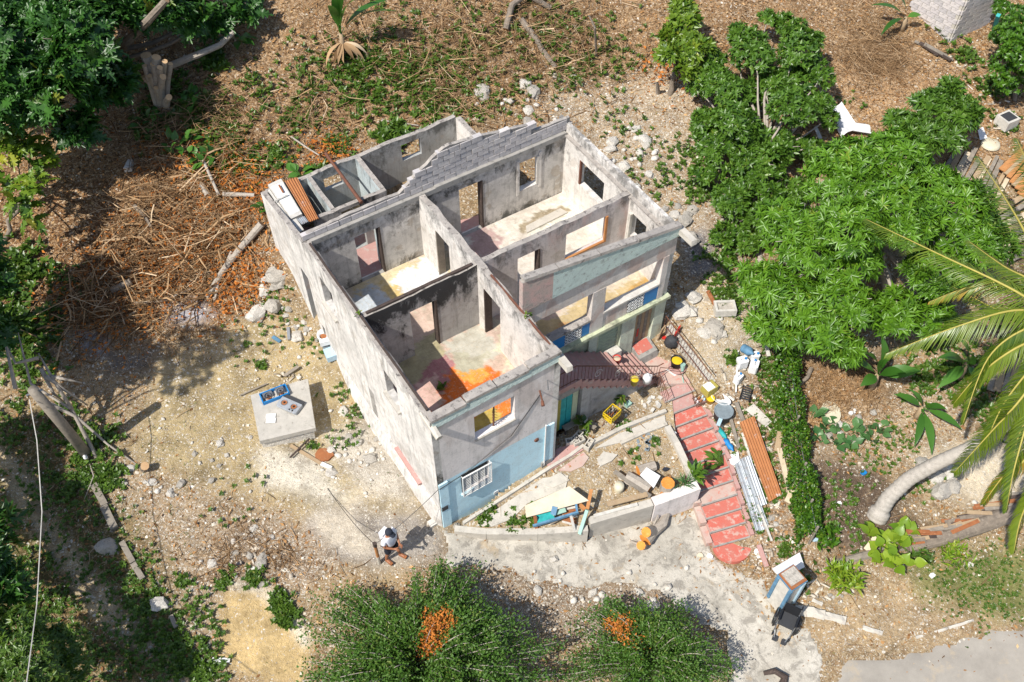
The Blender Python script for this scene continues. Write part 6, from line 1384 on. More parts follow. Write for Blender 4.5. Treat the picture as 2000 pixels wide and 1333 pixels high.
# ---- person
def skin_obj(name, joints, edges, mat, parent, sub=2, root=0):
    me = bpy.data.meshes.new(name); me.from_pydata([j[:3] for j in joints], edges, []); me.materials.append(MATS[mat])
    o = bpy.data.objects.new(name, me); COL.objects.link(o); o.parent = parent
    sk = o.modifiers.new('skin', 'SKIN'); sk.use_smooth_shade = True
    if not me.skin_vertices: me.attributes  # layer is made by the modifier
    lay = me.skin_vertices[0].data if me.skin_vertices else None
    if lay:
        for v, j in zip(lay, joints): v.radius = (j[3], j[4] if len(j) > 4 else j[3])
        lay[root].use_root = True
    ss = o.modifiers.new('sub', 'SUBSURF'); ss.levels = sub; ss.render_levels = sub
    return o
pg = G(768, 1089)
man = thing('person', 'person in white shirt, black shorts and dark cap standing on the lane', 'person', pg, rz=math.radians(-35))   # +x is the way the body faces
J = []; E = []
def jn(x, y, z, r, p=None, r2=None):
    J.append((x, y, z, r, r2 if r2 else r))
    if p is not None: E.append((p, len(J) - 1))
    return len(J) - 1
hip = jn(0, 0, .95, .13); bel = jn(.03, 0, 1.1, .145, hip); che = jn(.02, 0, 1.3, .15, bel); nk = jn(.02, 0, 1.46, .06, che); hd_ = jn(.05, 0, 1.56, .085, nk); hd2 = jn(.06, 0, 1.67, .08, hd_)
ns = jn(.15, 0, 1.575, .018, hd_)
for s in (-1, 1):
    th = jn(.0, s * .1, .86, .1, hip); kn = jn(.03 + s * .06, s * .15, .48, .06, th); an_ = jn(.0 + s * .1, s * .18, .1, .042, kn); he = jn(.02 + s * .1, s * .18, .045, .045, an_); to = jn(.19 + s * .1, s * .2, .035, .04, he)
    sh_ = jn(.0, s * .19, 1.4, .065, che); el = jn(.05 if s < 0 else .02, s * .27, 1.13, .045, sh_); wr = jn(.25, s * .12, 1.04, .03, el); pa = jn(.31, s * .08, 1.04, .036, wr)
    for k in range(4):
        f1 = jn(.36, s * .08 + (k - 1.5) * .02, 1.035 + .006 * k, .010, pa); f2 = jn(.40 - .006 * abs(k - 1.3), s * .08 + (k - 1.5) * .02 - s * .01, 1.015, .009, f1); jn(.41 - .01 * abs(k - 1.3), s * .07 + (k - 1.5) * .02 - s * .02, .99, .008, f2)
    t1 = jn(.31, s * .08 - s * .05, 1.06, .011, pa); jn(.35, s * .08 - s * .07, 1.06, .009, t1)
me_ok = True
body = skin_obj('body', J, E, 'skin', man, 2)
J = []; E = []
a = jn(.01, 0, .93, .17, None, .165); b = jn(.04, 0, 1.1, .175, a); c_ = jn(.02, 0, 1.3, .175, b); d_ = jn(.02, 0, 1.44, .1, c_)
for s in (-1, 1): e = jn(.0, s * .2, 1.4, .09, c_); jn(.02, s * .26, 1.22, .085, e)
skin_obj('shirt', J, E, 'shirt_white', man, 2)
J = []; E = []
a = jn(0, 0, .97, .165)
for s in (-1, 1): e = jn(.0, s * .1, .82, .125, a); jn(.03 + s * .06, s * .15, .48, .1, e)
skin_obj('shorts', J, E, 'navy', man, 2)
mb = MB(); mb.lathe([(.108, 0), (.112, .04), (.1, .09), (.06, .125), (.0, .135)], (.05, 0, 1.63), 16); mb.add([(.08, -.09, 1.635), (.25, -.07, 1.61), (.27, 0, 1.615), (.25, .07, 1.61), (.08, .09, 1.635), (.08, -.09, 1.65), (.25, -.07, 1.625), (.27, 0, 1.63), (.25, .07, 1.625), (.08, .09, 1.65)], [(0, 1, 2, 3, 4), (9, 8, 7, 6, 5), (0, 5, 6, 1), (1, 6, 7, 2), (2, 7, 8, 3), (3, 8, 9, 4)]); lput('cap', mb, 'navy_cloth', man, True)
mb = MB(); mb.lathe([(.085, -.1), (.1, -.02), (.098, .03)], (.035, 0, 1.6), 14, 0, 1.2, 5.1); lput('hair', mb, 'hair', man, True)
for s in (-1, 1):
    mb = MB(); mb.box((.11 + s * .1, s * .19, .03), (.25, .09, .06), .1 * s); lput('shoe', mb, 'rust', man)
    mb = MB(); mb.box((.128, s * .032, 1.612), (.012, .02, .012)); lput('eye', mb, 'black', man)
    mb = MB(); mb.box((.04, s * .088, 1.575), (.035, .02, .055)); lput('ear', mb, 'skin', man)
mb = MB(); mb.box((.132, 0, 1.525), (.012, .045, .012)); lput('mouth', mb, 'rust', man)
mb = MB(); mb.box((-.19, .02, 1.24), (.16, .26, .36)); lput('backpack', mb, 'shirt_white', man)
# ---- stake with cables beside the person
sb = P(741, 1100, .0); sb.z = hz(sb.x, sb.y); stt = P(724, 1068, sb.z + 1.25)
t = thing('cable_post', 'short orange wooden post with grey foot carrying a cable beside the person', 'post', sb)
mb = MB(); mb.tube([V3((sb.x, sb.y, sb.z - .2)), V3((sb.x, sb.y, sb.z + .45))], .055, 8); put('foot', mb, 'concrete_pale', t)
mb = MB(); mb.tube([V3((sb.x, sb.y, sb.z + .45)), V3((sb.x, sb.y, sb.z + 1.1))], .05, 8); put('shaft', mb, 'wood_orange', t)
mb = MB(); mb.tube([V3((sb.x, sb.y, sb.z + 1.1)), V3((sb.x, sb.y, sb.z + 1.28))], .06, 8); put('head', mb, 'wood_dark', t)
def cable(label, a, b, sag, r=.009, mat='black', cat='cable', n=12):
    a = V3(a); b = V3(b); mb = MB(); mb.tube([a.lerp(b, k / n) - V3((0, 0, sag * 4 * (k / n) * (1 - k / n))) for k in range(n + 1)], r, 5); return tag(put('cable', mb, mat), label, cat)
cable('thin black cable running from the house corner to the short post', L(-.06, .0, 2.35), V3((sb.x, sb.y, sb.z + 1.2)), .12)
cable('thin black cable slung across the big left yard', V3((sb.x, sb.y, sb.z + 1.22)), up(G(640, 955), .03), .35)
# ---- utility pole and wire at the left
pb = G(172, 888); ptop = P(64, 786, pb.z + 3.6); ptop = V3((pb.x - .25, pb.y - .1, pb.z + 3.6))
t = thing('utility_pole', 'weathered grey wooden pole with white insulator among bare branches at left', 'pole', pb)
mb = MB(); mb.tube([pb - V3((0, 0, .4)), pb.lerp(ptop, .5), ptop], [.17, .155, .14], 10); put('shaft', mb, 'wood_grey', t, True)
mb = MB(); mb.lathe([(0, 0), (.06, 0), (.07, .05), (.04, .08), (.06, .12), (0, .15)], up(pb, .15) + V3((.05, -.22, 0)), 10); put('insulator', mb, 'plastic_white', t, True)
mb = MB(); mb.tube([ptop + V3((-.2, -.1, -.15)), ptop + V3((.2, .1, -.15))], .03, 6); put('bracket', mb, 'steel', t)
mb = MB(); ws = [ptop + V3((-.1, -.2, -.2)), P(72, 860, 3.6), P(82, 1000, 3.2), P(72, 1180, 3.4), P(52, 1333, 4.2), P(40, 1420, 5)]; mb.tube(ws, .014, 5); tag(put('overhead_wire', mb, 'white_dirty'), 'thin pale wire hanging down the left edge from the pole', 'wire')
def bare(name, label, base, segs, r, mat='bark_pale', cat='branch'):
    t = thing(name, label, cat, base)
    for s in segs:
        mb = MB(); mb.tube([P(*p) for p in s], [r * (1 - .75 * i / (len(s) - 1)) for i in range(len(s))], 6, jit=.1, rng=rt_); put('branch', mb, mat, t, True)
    return t
bare('bare_tree', 'leafless grey tree with long thin branches beside the pole', G(195, 905), [[(195,905,.4),(140,800,1.6),(60,750,2.6),(45,690,3.0),(35,650,3.4)],[(140,800,1.6),(100,735,2.6),(75,690,3.0)],[(75,700,2.9),(30,710,3.2),(10,670,3.6)],[(100,735,2.6),(160,748,2.2)],[(90,735,2.7),(130,765,2.0),(172,792,1.3)],[(80,720,2.8),(105,770,2.0),(125,785,1.5)],[(95,788,2.2),(150,815,1.4),(210,868,.7),(300,930,.3)],[(30,760,3.2),(15,690,3.7),(8,660,4)]], .07)
bare('bare_twig', 'pale curved twig below the pole', G(170, 890), [[(170,890,.5),(183,930,.6),(165,975,.5)],[(178,905,.5),(225,918,.4)]], .03)
# ---- cut tree stump with sawn branches, trunks, logs
sbv = G(318, 215)
t = thing('cut_tree', 'tree cut back to a bundle of sawn tan branch ends at upper left', 'tree stump', sbv)
for k, (a, b, z, r) in enumerate(((285,108,2.1,.2),(305,112,2.2,.16),(300,125,2.0,.12),(282,128,1.9,.09),(312,132,2.0,.1),(322,120,2.1,.1),(292,148,1.6,.09),(318,150,1.7,.12),(280,150,1.4,.08),(333,125,1.8,.09),(305,172,1.2,.09),(330,190,1.0,.12))):
    tip = P(a, b, sbv.z + z * 1.15); mb = MB(); mb.tube([sbv + V3((rt_.uniform(-.15, .15), rt_.uniform(-.1, .1), -.1)), (sbv + tip) / 2 + V3((rt_.uniform(-.1, .1), rt_.uniform(-.1, .1), .15)), tip], [r * 1.15, r, r * .95], 9, 0, True, 1, .08, rt_); put('branch_stub', mb, ['bark_pale', 'cut_tan'], t)
def blog(label, pts, r0, r1, bark='bark_pale', **k): return logs('fallen_branch', label, [up(G(*p), (p[2] if len(p) > 2 else .1)) if len(p) < 4 else P(*p[:3]) for p in [tuple(q) for q in pts]], r0, r1, bark, cat='branch', **k)
def gl(px, py, h): return up(G(px, py), h)
logs('tree_limb', 'thick pale limb slanting right from the cut tree', [P(335, 128, sbv.z + 1.2), P(390, 105, 5.2), P(430, 88, 5.3), P(456, 62, 5.6)], .13, .1, 'bark_pale', cat='branch')
logs('tree_limb', 'dark mossy limb rising through the breadfruit leaves', [P(212, 122, 4.4), P(245, 85, 6.0), P(290, 40, 7.2), P(325, 0, 7.9)], .15, .12, 'bark', cat='branch')
logs('tree_limb', 'thin grey limb left of the mossy limb', [P(203, 118, 4.2), P(210, 70, 5.6), P(225, 35, 6.6)], .06, .03, 'bark_pale', cat='branch')
logs('fallen_log', 'long pale log lying at the edge of the brush heap', [gl(405, 585, .08), gl(440, 530, .12), gl(475, 490, .2), gl(515, 450, .3)], .1, .13, 'bark_pale')
logs('fallen_log', 'forked pale branch beside the long log', [gl(420, 590, .06), gl(428, 555, .1), gl(455, 500, .2)], .05, .06, 'bark_pale', cat='branch')
logs('fallen_log', 'dark log half buried in the lower brush heap', [gl(222, 578, .25), gl(262, 562, .3)], .11, .12, 'bark')
logs('fallen_log', 'thin pale log at the foot of the brush heap', [gl(262, 596, .08), gl(320, 592, .1), gl(375, 570, .15)], .04, .03, 'bark_pale', cat='branch')
logs('fallen_log', 'short pale log at the top of the brush heap', [gl(398, 372, .3), gl(410, 395, .3)], .1, .1, 'bark_pale')
logs('fallen_log', 'pale log lying level at the top right of the brush heap', [gl(440, 392, .3), gl(500, 390, .2)], .08, .07, 'bark_pale')
logs('fallen_log', 'grey log in the shaded part of the brush heap', [gl(270, 418, .4), gl(290, 440, .4), gl(300, 455, .3)], .07, .05, 'bark')
logs('fallen_log', 'slanting branch through the upper brush heap', [gl(404, 335, .5), gl(418, 365, .4), gl(432, 395, .3)], .05, .06, 'bark_pale', cat='branch')
logs('fallen_log', 'arched grey log on the rear slope at the top', [gl(988, 62, .1), gl(1000, 28, .4), gl(1030, 8, .4), gl(1075, 20, .1)], .13, .1, 'bark')
logs('fallen_log', 'long grey log pointing down the rear slope', [gl(1018, 45, .15), gl(1045, 80, .15), gl(1060, 105, .12), gl(1085, 135, .08)], .12, .09, 'bark')
logs('fallen_log', 'thin branch lying behind the annex', [gl(745, 240, .1), gl(780, 246, .15), gl(818, 252, .15)], .03, .02, 'bark_pale', cat='branch')
logs('fallen_log', 'long thin stick lying behind the annex corner', [gl(570, 272, .1), gl(600, 300, .3), gl(628, 325, .5)], .035, .03, 'bark_pale', cat='branch')
logs('fallen_log', 'upright dead sticks on the rear slope', [gl(1165, 110, .0), P(1162, 55, 5.2), P(1150, 30, 5.6)], .05, .03, 'bark', cat='branch')
logs('fallen_log', 'pale stump beside the slim yellow green tree', [gl(1286, 180, -.1), P(1283, 158, 4.0)], .1, .05, 'bark_pale', cat='stump')
logs('log_disc', 'round sawn log end lying on the path bank', [gl(281, 916, .0), P(283, 911, G(281, 916).z + .35)], .13, .13, 'bark', 'cut_tan')
mbk = [((185, 950), (207, 990), .2, 'upper weathered beam along the path bank'), ((205, 992), (226, 1036), .22, 'middle weathered beam along the path bank'), ((240, 1062), (262, 1102), .16, 'pale beam end along the path bank'), ((262, 1104), (281, 1134), .16, 'lowest weathered beam along the path bank'), ((336, 1205), (346, 1228), .12, 'short reddish beam end near the bottom bushes')]
for a, b, w_, lab in mbk: plank('old_beam', lab, z5(*a, .08), z5(*b, .08), w_, .14, 'wood_grey', 'beam')
o = bpy.data.objects.new('boulder', rocks[1]); COL.objects.link(o); o.location = up(G(212, 1072), .1); o.scale = (.33, .3, .3); tag(o, 'single grey boulder beside the footpath', 'boulder')
o = bpy.data.objects.new('boulder', rocks[4]); COL.objects.link(o); o.location = up(G(312, 1183), .08); o.scale = (.3, .22, .22); tag(o, 'pale angular boulder at the bottom end of the bank', 'boulder')
plank('white_plank', 'white painted board lying on the sand at the bottom', z5(415, 1290), z5(450, 1292), .12, .04, 'white_paint')
mb = MB(); g = G(253, 328); mb.prism([(g.x - .1, g.y - .25), (g.x + .15, g.y - .2), (g.x + .12, g.y + .2), (g.x - .05, g.y + .25)], g.z, g.z + .2); tag(put('white_rag', mb, 'white_dirty'), 'crumpled white rag in the shade of the brush', 'rag')
# ---- on the annex
def sheet(name, label, corners, thick, mat, waves=0, amp=.02, cat='sheet', segs=28):
    """a sheet through four 3-D corners (a,b along one short edge; d,c opposite), corrugated across a-b"""
    a, b, c, d = [V3(p) for p in corners]; nrm = (b - a).cross(d - a).normalized()
    if nrm.z < 0: nrm = -nrm
    mb = MB(); n = segs if waves else 1; mrows = 4
    for k in range(2):
        o = -thick * k
        for j in range(mrows + 1):
            for i in range(n + 1):
                s = i / n; t_ = j / mrows; p = a.lerp(b, s).lerp(d.lerp(c, s), t_); mb.v.append(tuple(p + nrm * (o + (amp * math.sin(s * waves * 2 * math.pi) if waves else 0))))
    W = n + 1; off = W * (mrows + 1)
    for j in range(mrows):
        for i in range(n):
            q = (j * W + i, j * W + i + 1, (j + 1) * W + i + 1, (j + 1) * W + i); mb.f.append(q); mb.f.append(tuple(off + x for x in q[::-1])); mb.m += [0, 0]
    for i in range(n): mb.f += [(i + 1, i, off + i, off + i + 1), (mrows * W + i, mrows * W + i + 1, off + mrows * W + i + 1, off + mrows * W + i)]; mb.m += [0, 0]
    for j in range(mrows): mb.f += [(j * W, (j + 1) * W, off + (j + 1) * W, off + j * W), ((j + 1) * W + n, j * W + n, off + j * W + n, off + (j + 1) * W + n)]; mb.m += [0, 0]
    return tag(put(name, mb, mat), label, cat)
sheet('corrugated_sheet', 'rusty corrugated iron sheet lying across the annex walls', [P(556, 354, 4.95), P(580, 346, 4.95), P(622, 427, 4.95), P(604, 434, 4.95)], .006, 'zinc_rust', 5)
mb = MB(); c4 = [P(523, 361, 5.0), P(549, 349, 5.0), P(590, 418, 5.02), P(568, 428, 5.02)]; t = thing('appliance_door', 'rust flecked white fridge door lying across the annex corner', 'door', c4[3])
mb.prism([tuple(p) for p in c4], 4.88, None); put('panel', mb, 'white_dirty', t)
cc = sum(c4, V3()) / 4; mb = MB(); mb.prism([tuple(cc + (p - cc) * .82 + V3((0, 0, .004))) for p in c4], 5.0, None); put('inner_liner', mb, 'white_paint', t)
mb = MB(); mb.tube([P(536, 393, 5.06), P(562, 381, 5.06)], .03, 6); put('crossbar', mb, 'white_dirty', t); mb = MB(); mb.tube([P(545, 362, 5.06), P(553, 376, 5.06)], .03, 5); put('rust_hole', mb, 'rust', t)
sheet('corrugated_sheet', 'small grey corrugated offcut at the annex corner', [P(580, 428, 5.0), P(594, 422, 5.0), P(602, 433, 5.0), P(589, 439, 5.0)], .006, 'zinc', 4)
plank('white_plank', 'white board below the fridge door on the annex wall', P(574, 430, 4.98), P(589, 452, 4.98), .16, .05, 'white_dirty')
plank('white_plank', 'long white lath on the annex corner wall', P(525, 372, 4.9), P(580, 452, 4.98), .06, .06, 'white_dirty')
logs('wooden_pole', 'rusty brown pole leaning across the annex walls', [P(636, 300, 5.0), P(665, 340, 5.0), P(706, 396, 5.02)], .05, .06, 'rusty_iron', 'rusty_iron', cat='pole')
# ---- front garden: broken wooden frame, logs, crate, pots
fr = thing('broken_bed_frame', 'broken blue and orange wooden frame with slats leaning on the garden wall', 'frame', gz_at(1095, 1015))
zf_ = .35
def bar(n, a, b, w_, t_, m, par):
    a = V3(a); b = V3(b); d = b - a; mb = MB(); mb.box((0, 0, 0), (d.length, w_, t_)); mb.xf(Matrix.Translation((a + b) / 2) @ d.to_track_quat('X', 'Z').to_matrix().to_4x4()); return put(n, mb, m, par)
bar('side_rail', P(1041, 1028, .25), P(1130, 1001, .55), .06, .1, 'blue_rail', fr)
bar('corner_post', P(1155, 957, .75), P(1147, 995, .62), .1, .1, 'wood_orange', fr); bar('corner_post', P(1147, 996, .61), P(1132, 1043, .0), .1, .1, 'teal_pale', fr)
bar('corner_post', P(1045, 1010, .45), P(1049, 1042, -.15), .09, .09, 'rust', fr); bar('upright', P(1115, 1008, .5), P(1122, 1036, .1), .07, .05, 'white_dirty', fr)
bar('panel', P(1047, 1014, .30), P(1080, 1003, .36), .35, .03, 'turquoise', fr); bar('panel', P(1078, 1002, .42), P(1104, 994, .45), .22, .03, 'teal_pale', fr)
bar('brace', P(1080, 1006, .5), P(1084, 990, .6), .16, .04, 'blue_rail', fr); bar('upright', P(1125, 985, .7), P(1127, 1000, .55), .06, .05, 'blue_rail', fr)
bar('brace', P(1130, 984, .55), P(1143, 996, .55), .12, .05, 'wood_orange', fr)
for k in range(8):
    f = k / 7; bar('slat', P(1098, 996 + 26 * f, .34 - .3 * f), P(1128 - 2 * f, 990 + 44 * f, .36 - .35 * f), .07, .025, 'rust' if k % 3 else 'white_dirty', fr)
bar('bottom_rail', P(1094, 1020, .05), P(1132, 1042, -.02), .09, .05, 'wood_tan', fr); bar('bottom_rail', P(1076, 1024, .15), P(1100, 1010, .3), .06, .04, 'wood_grey', fr)
sheet('plywood_sheet', 'large pale plywood sheet resting on the broken frame', [P(1025, 988, .42), P(1028, 1011, .42), P(1150, 978, .75), P(1112, 950, .75)], .02, 'plywood', cat='board')
plank('wooden_plank', 'grey plank lying along the garden side of the retaining wall', up(gz_at(1185, 995), .3), up(gz_at(1262, 976), .32), .16, .04, 'wood_tan')
plank('wooden_plank', 'brown plank slanting over the sawn log', up(gz_at(1198, 932), .35), up(gz_at(1268, 980), .3), .14, .04, 'wood_grey')
plank('white_plank', 'white board on the retaining wall top', P(1160, 1008, .28), P(1245, 985, .28), .1, .03, 'white_dirty')
logs('sawn_log', 'thick grey log with an orange sawn end beside the stained white board', [up(gz_at(1222, 938), .18), up(gz_at(1245, 950), .2), up(gz_at(1266, 964), .2)], .21, .19, 'bark_pale', 'cut_orange')
g = gz_at(1301, 957); logs('sawn_log', 'upright sawn log with bright orange top by the wall end', [g, up(g, .2), up(g, .42)], .22, .21, 'bark_pale', 'cut_orange')
logs('sawn_log', 'grey log lying behind the stained white board', [up(gz_at(1245, 925), .15), up(gz_at(1278, 915), .16)], .17, .16, 'bark_pale', 'cut_orange')
sheet('white_board', 'stained white board lying on the logs', [P(1250, 928, .45), P(1263, 913, .45), P(1290, 930, .45), P(1277, 953, .42)], .03, 'plastic_white', cat='panel')
g = gz_at(1208, 958); mb = MB(); mb.lathe([(0, .34), (.14, .34), (.16, .2), (.13, 0)], g, 14); tag(put('pale_bucket', mb, 'cream', smooth=True), 'upturned cream bucket left of the sawn log', 'bucket')
g = gz_at(1268, 903 + 60); plank('wood_chip', 'orange split wood piece in front of the sawn log', up(gz_at(1290, 965), .1), up(gz_at(1300, 975), .1), .12, .08, 'wood_orange', 'wood')
# lane log
ll_ = [up(G(1300, 1008), .16), up(G(1292, 1030), .2), up(G(1272, 1046), .22), up(G(1258, 1062), .22)]
t = thing('forked_log', 'forked pale log with orange sawn ends lying on the lane', 'log', G(1275, 1045))
mb = MB(); mb.tube(ll_, [.13, .17, .2, .21], 10, 0, True, 1, .08, rt_); put('trunk', mb, ['bark_pale', 'cut_orange'], t)
mb = MB(); mb.tube([up(G(1272, 1046), .3), P(1262, 1040, -.3)], [.17, .16], 10, 0, True, 1); put('side_stub', mb, ['bark_pale', 'cut_orange'], t)
mb = MB(); mb.tube([up(G(1255, 1070), .12), P(1252, 1066, -.55)], [.13, .14], 10, 0, True, 1); put('side_stub', mb, ['bark_pale', 'cut_orange'], t)
mb = MB(); mb.tube([up(G(1258, 1070), .08), up(G(1243, 1066), .12), up(G(1230, 1060), .1)], [.06, .05, .03], 7, 0, True, 1); put('side_branch', mb, ['bark_pale', 'cut_orange'], t)
mb = MB(); mb.tube([up(G(1274, 1036), .3), up(G(1282, 1020), .45)], [.03, .02], 6); put('side_branch', mb, 'bark_pale', t)
# crate on a stand
g = gz_at(1192, 830); t = thing('plastic_crate', 'yellow plastic bottle crate full of bottles on an iron stand', 'crate', up(g, .5), rz=YAW + .25)
mb = MB()
for z in (.0, .12, .25):
    for s in (-1, 1): mb.box((0, s * .17, z), (.46, .02, .045)); mb.box((s * .23, 0, z), (.02, .34, .045))
for i in (-1, -.33, .33, 1):
    for s in (-1, 1): mb.box((i * .22, s * .17, .125), (.03, .022, .25))
for j in (-.5, .5):
    for s in (-1, 1): mb.box((s * .23, j * .17, .125), (.022, .03, .25))
mb.box((0, 0, 0), (.45, .33, .015)); lput('basket', mb, 'yellow', t)
for i in range(5):
    for j in range(4):
        mb = MB(); mb.lathe([(.03, 0), (.03, .15), (.013, .2), (.013, .25), (0, .25)], (-.17 + .085 * i, -.115 + .077 * j, .01), 7); lput('bottle', mb, ('wood_dark', 'steel', 'rust', 'white_dirty')[rt_.randrange(4)], t, True)
t = thing('iron_stand', 'rusty folding iron stand under the yellow crate', 'stand', g, rz=YAW + .25)
for s in (-1, 1):
    mb = MB(); mb.tube([(-.22, s * .16, 0), (.2, s * .16, .49)], .014, 5); lput('leg', mb, 'rusty_iron', t); mb = MB(); mb.tube([(.24, s * .14, 0), (-.2, s * .14, .49)], .014, 5); lput('leg', mb, 'rusty_iron', t)
    mb = MB(); mb.tube([(s * .2, -.16, .49), (s * .2, .16, .49)], .014, 5); lput('crossbar', mb, 'rusty_iron', t)
g = gz_at(1138, 838); t = thing('plant_pot', 'white bucket with leafy plants beside the breeze blocks', 'plant pot', g)
mb = MB(); mb.lathe([(.13, 0), (.18, .3), (.2, .32), (.19, .34), (.16, .3), (0, .28)], (0, 0, 0), 16); lput('bucket', mb, 'white_dirty', t, True)
for k in range(14):
    a = rt_.uniform(0, 6.28); e = rt_.uniform(.2, 1.2); blade_leaf('leaf', up(g, .28), up(g, .28) + V3((math.cos(a) * math.cos(e), math.sin(a) * math.cos(e), math.sin(e) * .8)) * .38, .18, 'leaf_weed', t, rngp, 'oval', rt_.random(), .1, .3)
for k, (a, b, r, lab) in enumerate(((1116, 866, .2, 'left of the broken grey hollow blocks by the pink slab'), (1130, 866, .5, 'middle of the broken grey hollow blocks by the pink slab'), (1150, 872, 1.0, 'right of the broken grey hollow blocks by the pink slab'), (1128, 856, .9, 'rear of the broken grey hollow blocks by the pink slab'))):
    g = gz_at(a, b); t = thing('hollow_block', lab, 'block', g, rz=r); mb = MB()
    for s in (-1, 1): mb.box((0, s * .075, .1), (.38, .035, .2))
    for s in (-1, 0, 1): mb.box((s * .172, 0, .1), (.035, .115, .2))
    lput('shell', mb, 'concrete_pale', t)
bench = thing('low_bench', 'dark weathered board bench beside the turquoise door', 'bench', gz_at(1125, 832))
bar('seat', up(gz_at(1100, 846), .25), up(gz_at(1138, 826), .25), .2, .04, 'wood_grey', bench); bar('seat', up(gz_at(1138, 826), .24), up(gz_at(1162, 845), .24), .14, .04, 'wood_grey', bench)
for a in ((1104, 848), (1136, 830), (1160, 846)): bar('leg', gz_at(*a), up(gz_at(*a), .23), .06, .06, 'wood_dark', bench)
mb = MB(); mb.box(up(gz_at(1226, 792), .06), (.22, .16, .12), .7); tag(put('green_soap', mb, 'teal_pale'), 'small mint green box on the gravel right of the crate', 'box')
mb = MB(); mb.box(up(gz_at(1262, 905 + 0), .02), (.05, .05, .03)); 
g = gz_at(1262, 865); mb = MB(); mb.v = []; 
for k in range(16):
    a = rt_.uniform(0, 6.28); r = rt_.uniform(0, .3); mb.box((g.x + math.cos(a) * r, g.y + math.sin(a) * r, g.z + .02), (rt_.uniform(.05, .16), rt_.uniform(.04, .1), .03), rt_.uniform(0, 3))
tag(put('ash_heap', mb, 'grey_blue'), 'grey heap of ash and scraps in the gravel bed', 'ash')
g = gz_at(967, 962); mb = MB(); mb.box(up(g, .1), (.16, .14, .14), .6); mb.box(up(g, .24) + V3((.02, .06, 0)), (.03, .03, .2), .6); tag(put('meter_box', mb, 'white_paint'), 'small white box on the ground by the blue front wall', 'box')
# ---- on the pink stairs and the landing
def on_stairs(px, py):
    z = 1.
    for _ in range(20):
        p = P(px, py, z); v = _cy * (p.x - HX) + _sy * (p.y - HY); i = math.floor((8.4 - v) / 3.35 * 14) + 1
        z = zl_ + (2.88 - zl_) * min(max(i, 0), 14) / 14
    return V3((p.x, p.y, z))
def pail(label, loc, r, h, m, inner=None, name='bucket', handle=True, rz=0):
    t = thing(name, label, name.replace('_', ' ') if len(name) < 14 else 'bucket', loc, rz=rz); mb = MB(); mb.lathe([(0, 0), (r * .8, 0), (r, h), (r * 1.06, h), (r * .94, h - .01), (r * .9, h * .8), (0, h * .78)], (0, 0, 0), 16); lput('body', mb, m, t, True)
    if inner: mb = MB(); mb.lathe([(r * .9, h * .82), (r * .4, h * .9), (0, h * .88)], (0, 0, 0), 12); lput('contents', mb, inner, t, True)
    if handle: mb = MB(); mb.tube([(r * math.cos(a), 0, h + r * .5 * math.sin(a)) for a in np.linspace(0, 3.14, 9)], .008, 5); lput('handle', mb, 'steel', t)
    return t
pail('red bucket with tan scraps standing on the pink stairs', on_stairs(1204, 708), .13, .24, 'red', 'wood_pale')
pail('yellow bucket behind the railing on the lower pink stairs', on_stairs(1238, 750), .13, .26, 'yellow_olive', 'yellow')
g = on_stairs(1263, 745); t = thing('water_jug', 'white plastic jug at the foot of the pink stairs', 'jug', g); mb = MB(); mb.lathe([(0, 0), (.14, 0), (.15, .22), (.1, .32), (.04, .36), (.04, .4), (0, .4)], (0, 0, 0), 14); lput('body', mb, 'plastic_white', t, True); mb = MB(); mb.tube([(.05, 0, .36), (.13, 0, .34), (.14, 0, .2)], .014, 6); lput('handle', mb, 'plastic_white', t)
t = thing('wire_rack', 'small rusty wire rack beside the white jug', 'rack', P(1281, 748, .46), rz=.3)
for k in range(7): mb = MB(); mb.tube([(-.14 + k * .045, -.1, 0), (-.14 + k * .045, -.1, .26), (-.14 + k * .045, .1, .26), (-.14 + k * .045, .1, 0)], .008, 4); lput('bar', mb, 'rusty_iron', t)
t = thing('plant_stand', 'round red rimmed stand under the black paint bucket', 'stand', P(1322, 722, .45)); mb = MB(); mb.lathe([(0, .12), (.3, .12), (.3, .17), (.22, .17)], (0, 0, 0), 18); lput('top', mb, 'stair_pink', t); mb = MB(); mb.lathe([(.2, 0), (.24, .12)], (0, 0, 0), 14); lput('base', mb, 'white_dirty', t)
pail('black bucket of bright yellow paint on the landing', P(1320, 714, .62), .2, .3, 'black', 'yellow', handle=False)
mb = MB(); mb.prism([tuple(P(a, b, .46)) for a, b in ((1300, 722), (1318, 735), (1332, 728), (1325, 718))], .452, .47); tag(put('white_cloth', mb, 'white_paint'), 'white cloth lying under the paint bucket stand', 'cloth')
mb = MB(); mb.tube([P(1334, 712, .9), P(1332, 730, .5)], [.09, .03], 8); mb.tube([P(1332, 730, .5), P(1335, 748, .47)], .02, 6); tag(put('folded_umbrella', mb, 'teal_pale'), 'folded pale green umbrella lying on the landing', 'umbrella')
t = thing('garden_chair', 'red plastic chair with a black bag on the landing', 'chair', P(1306, 672, .45), rz=2.6)
mb = MB(); mb.box((0, 0, .4), (.42, .42, .04)); lput('seat', mb, 'red', t); mb = MB(); mb.box((-.2, 0, .65), (.04, .42, .48)); lput('backrest', mb, 'red', t)
for a in (-.18, .18):
    for b in (-.18, .18): mb = MB(); mb.box((a, b, .19), (.04, .04, .38)); lput('leg', mb, 'red', t)
g = P(1312, 668, 1.0); IV2, IF2 = ico(2); r2 = np.random.default_rng(3); v = IV2 * (1 + (r2.random((len(IV2), 1)) - .5) * .25) * np.array([.24, .2, .26]); mb = MB(); mb.add([tuple(a + np.array(tuple(g))) for a in v], [tuple(f) for f in IF2]); tag(put('black_bag', mb, 'charcoal', smooth=True), 'black rubbish bag on the red chair', 'bag')
plank('leaning_board', 'orange brown board leaning at the corner of the green wall', P(1283, 670, .46), P(1296, 640, 1.5), .2, .04, 'wood_tan', roll=.5)
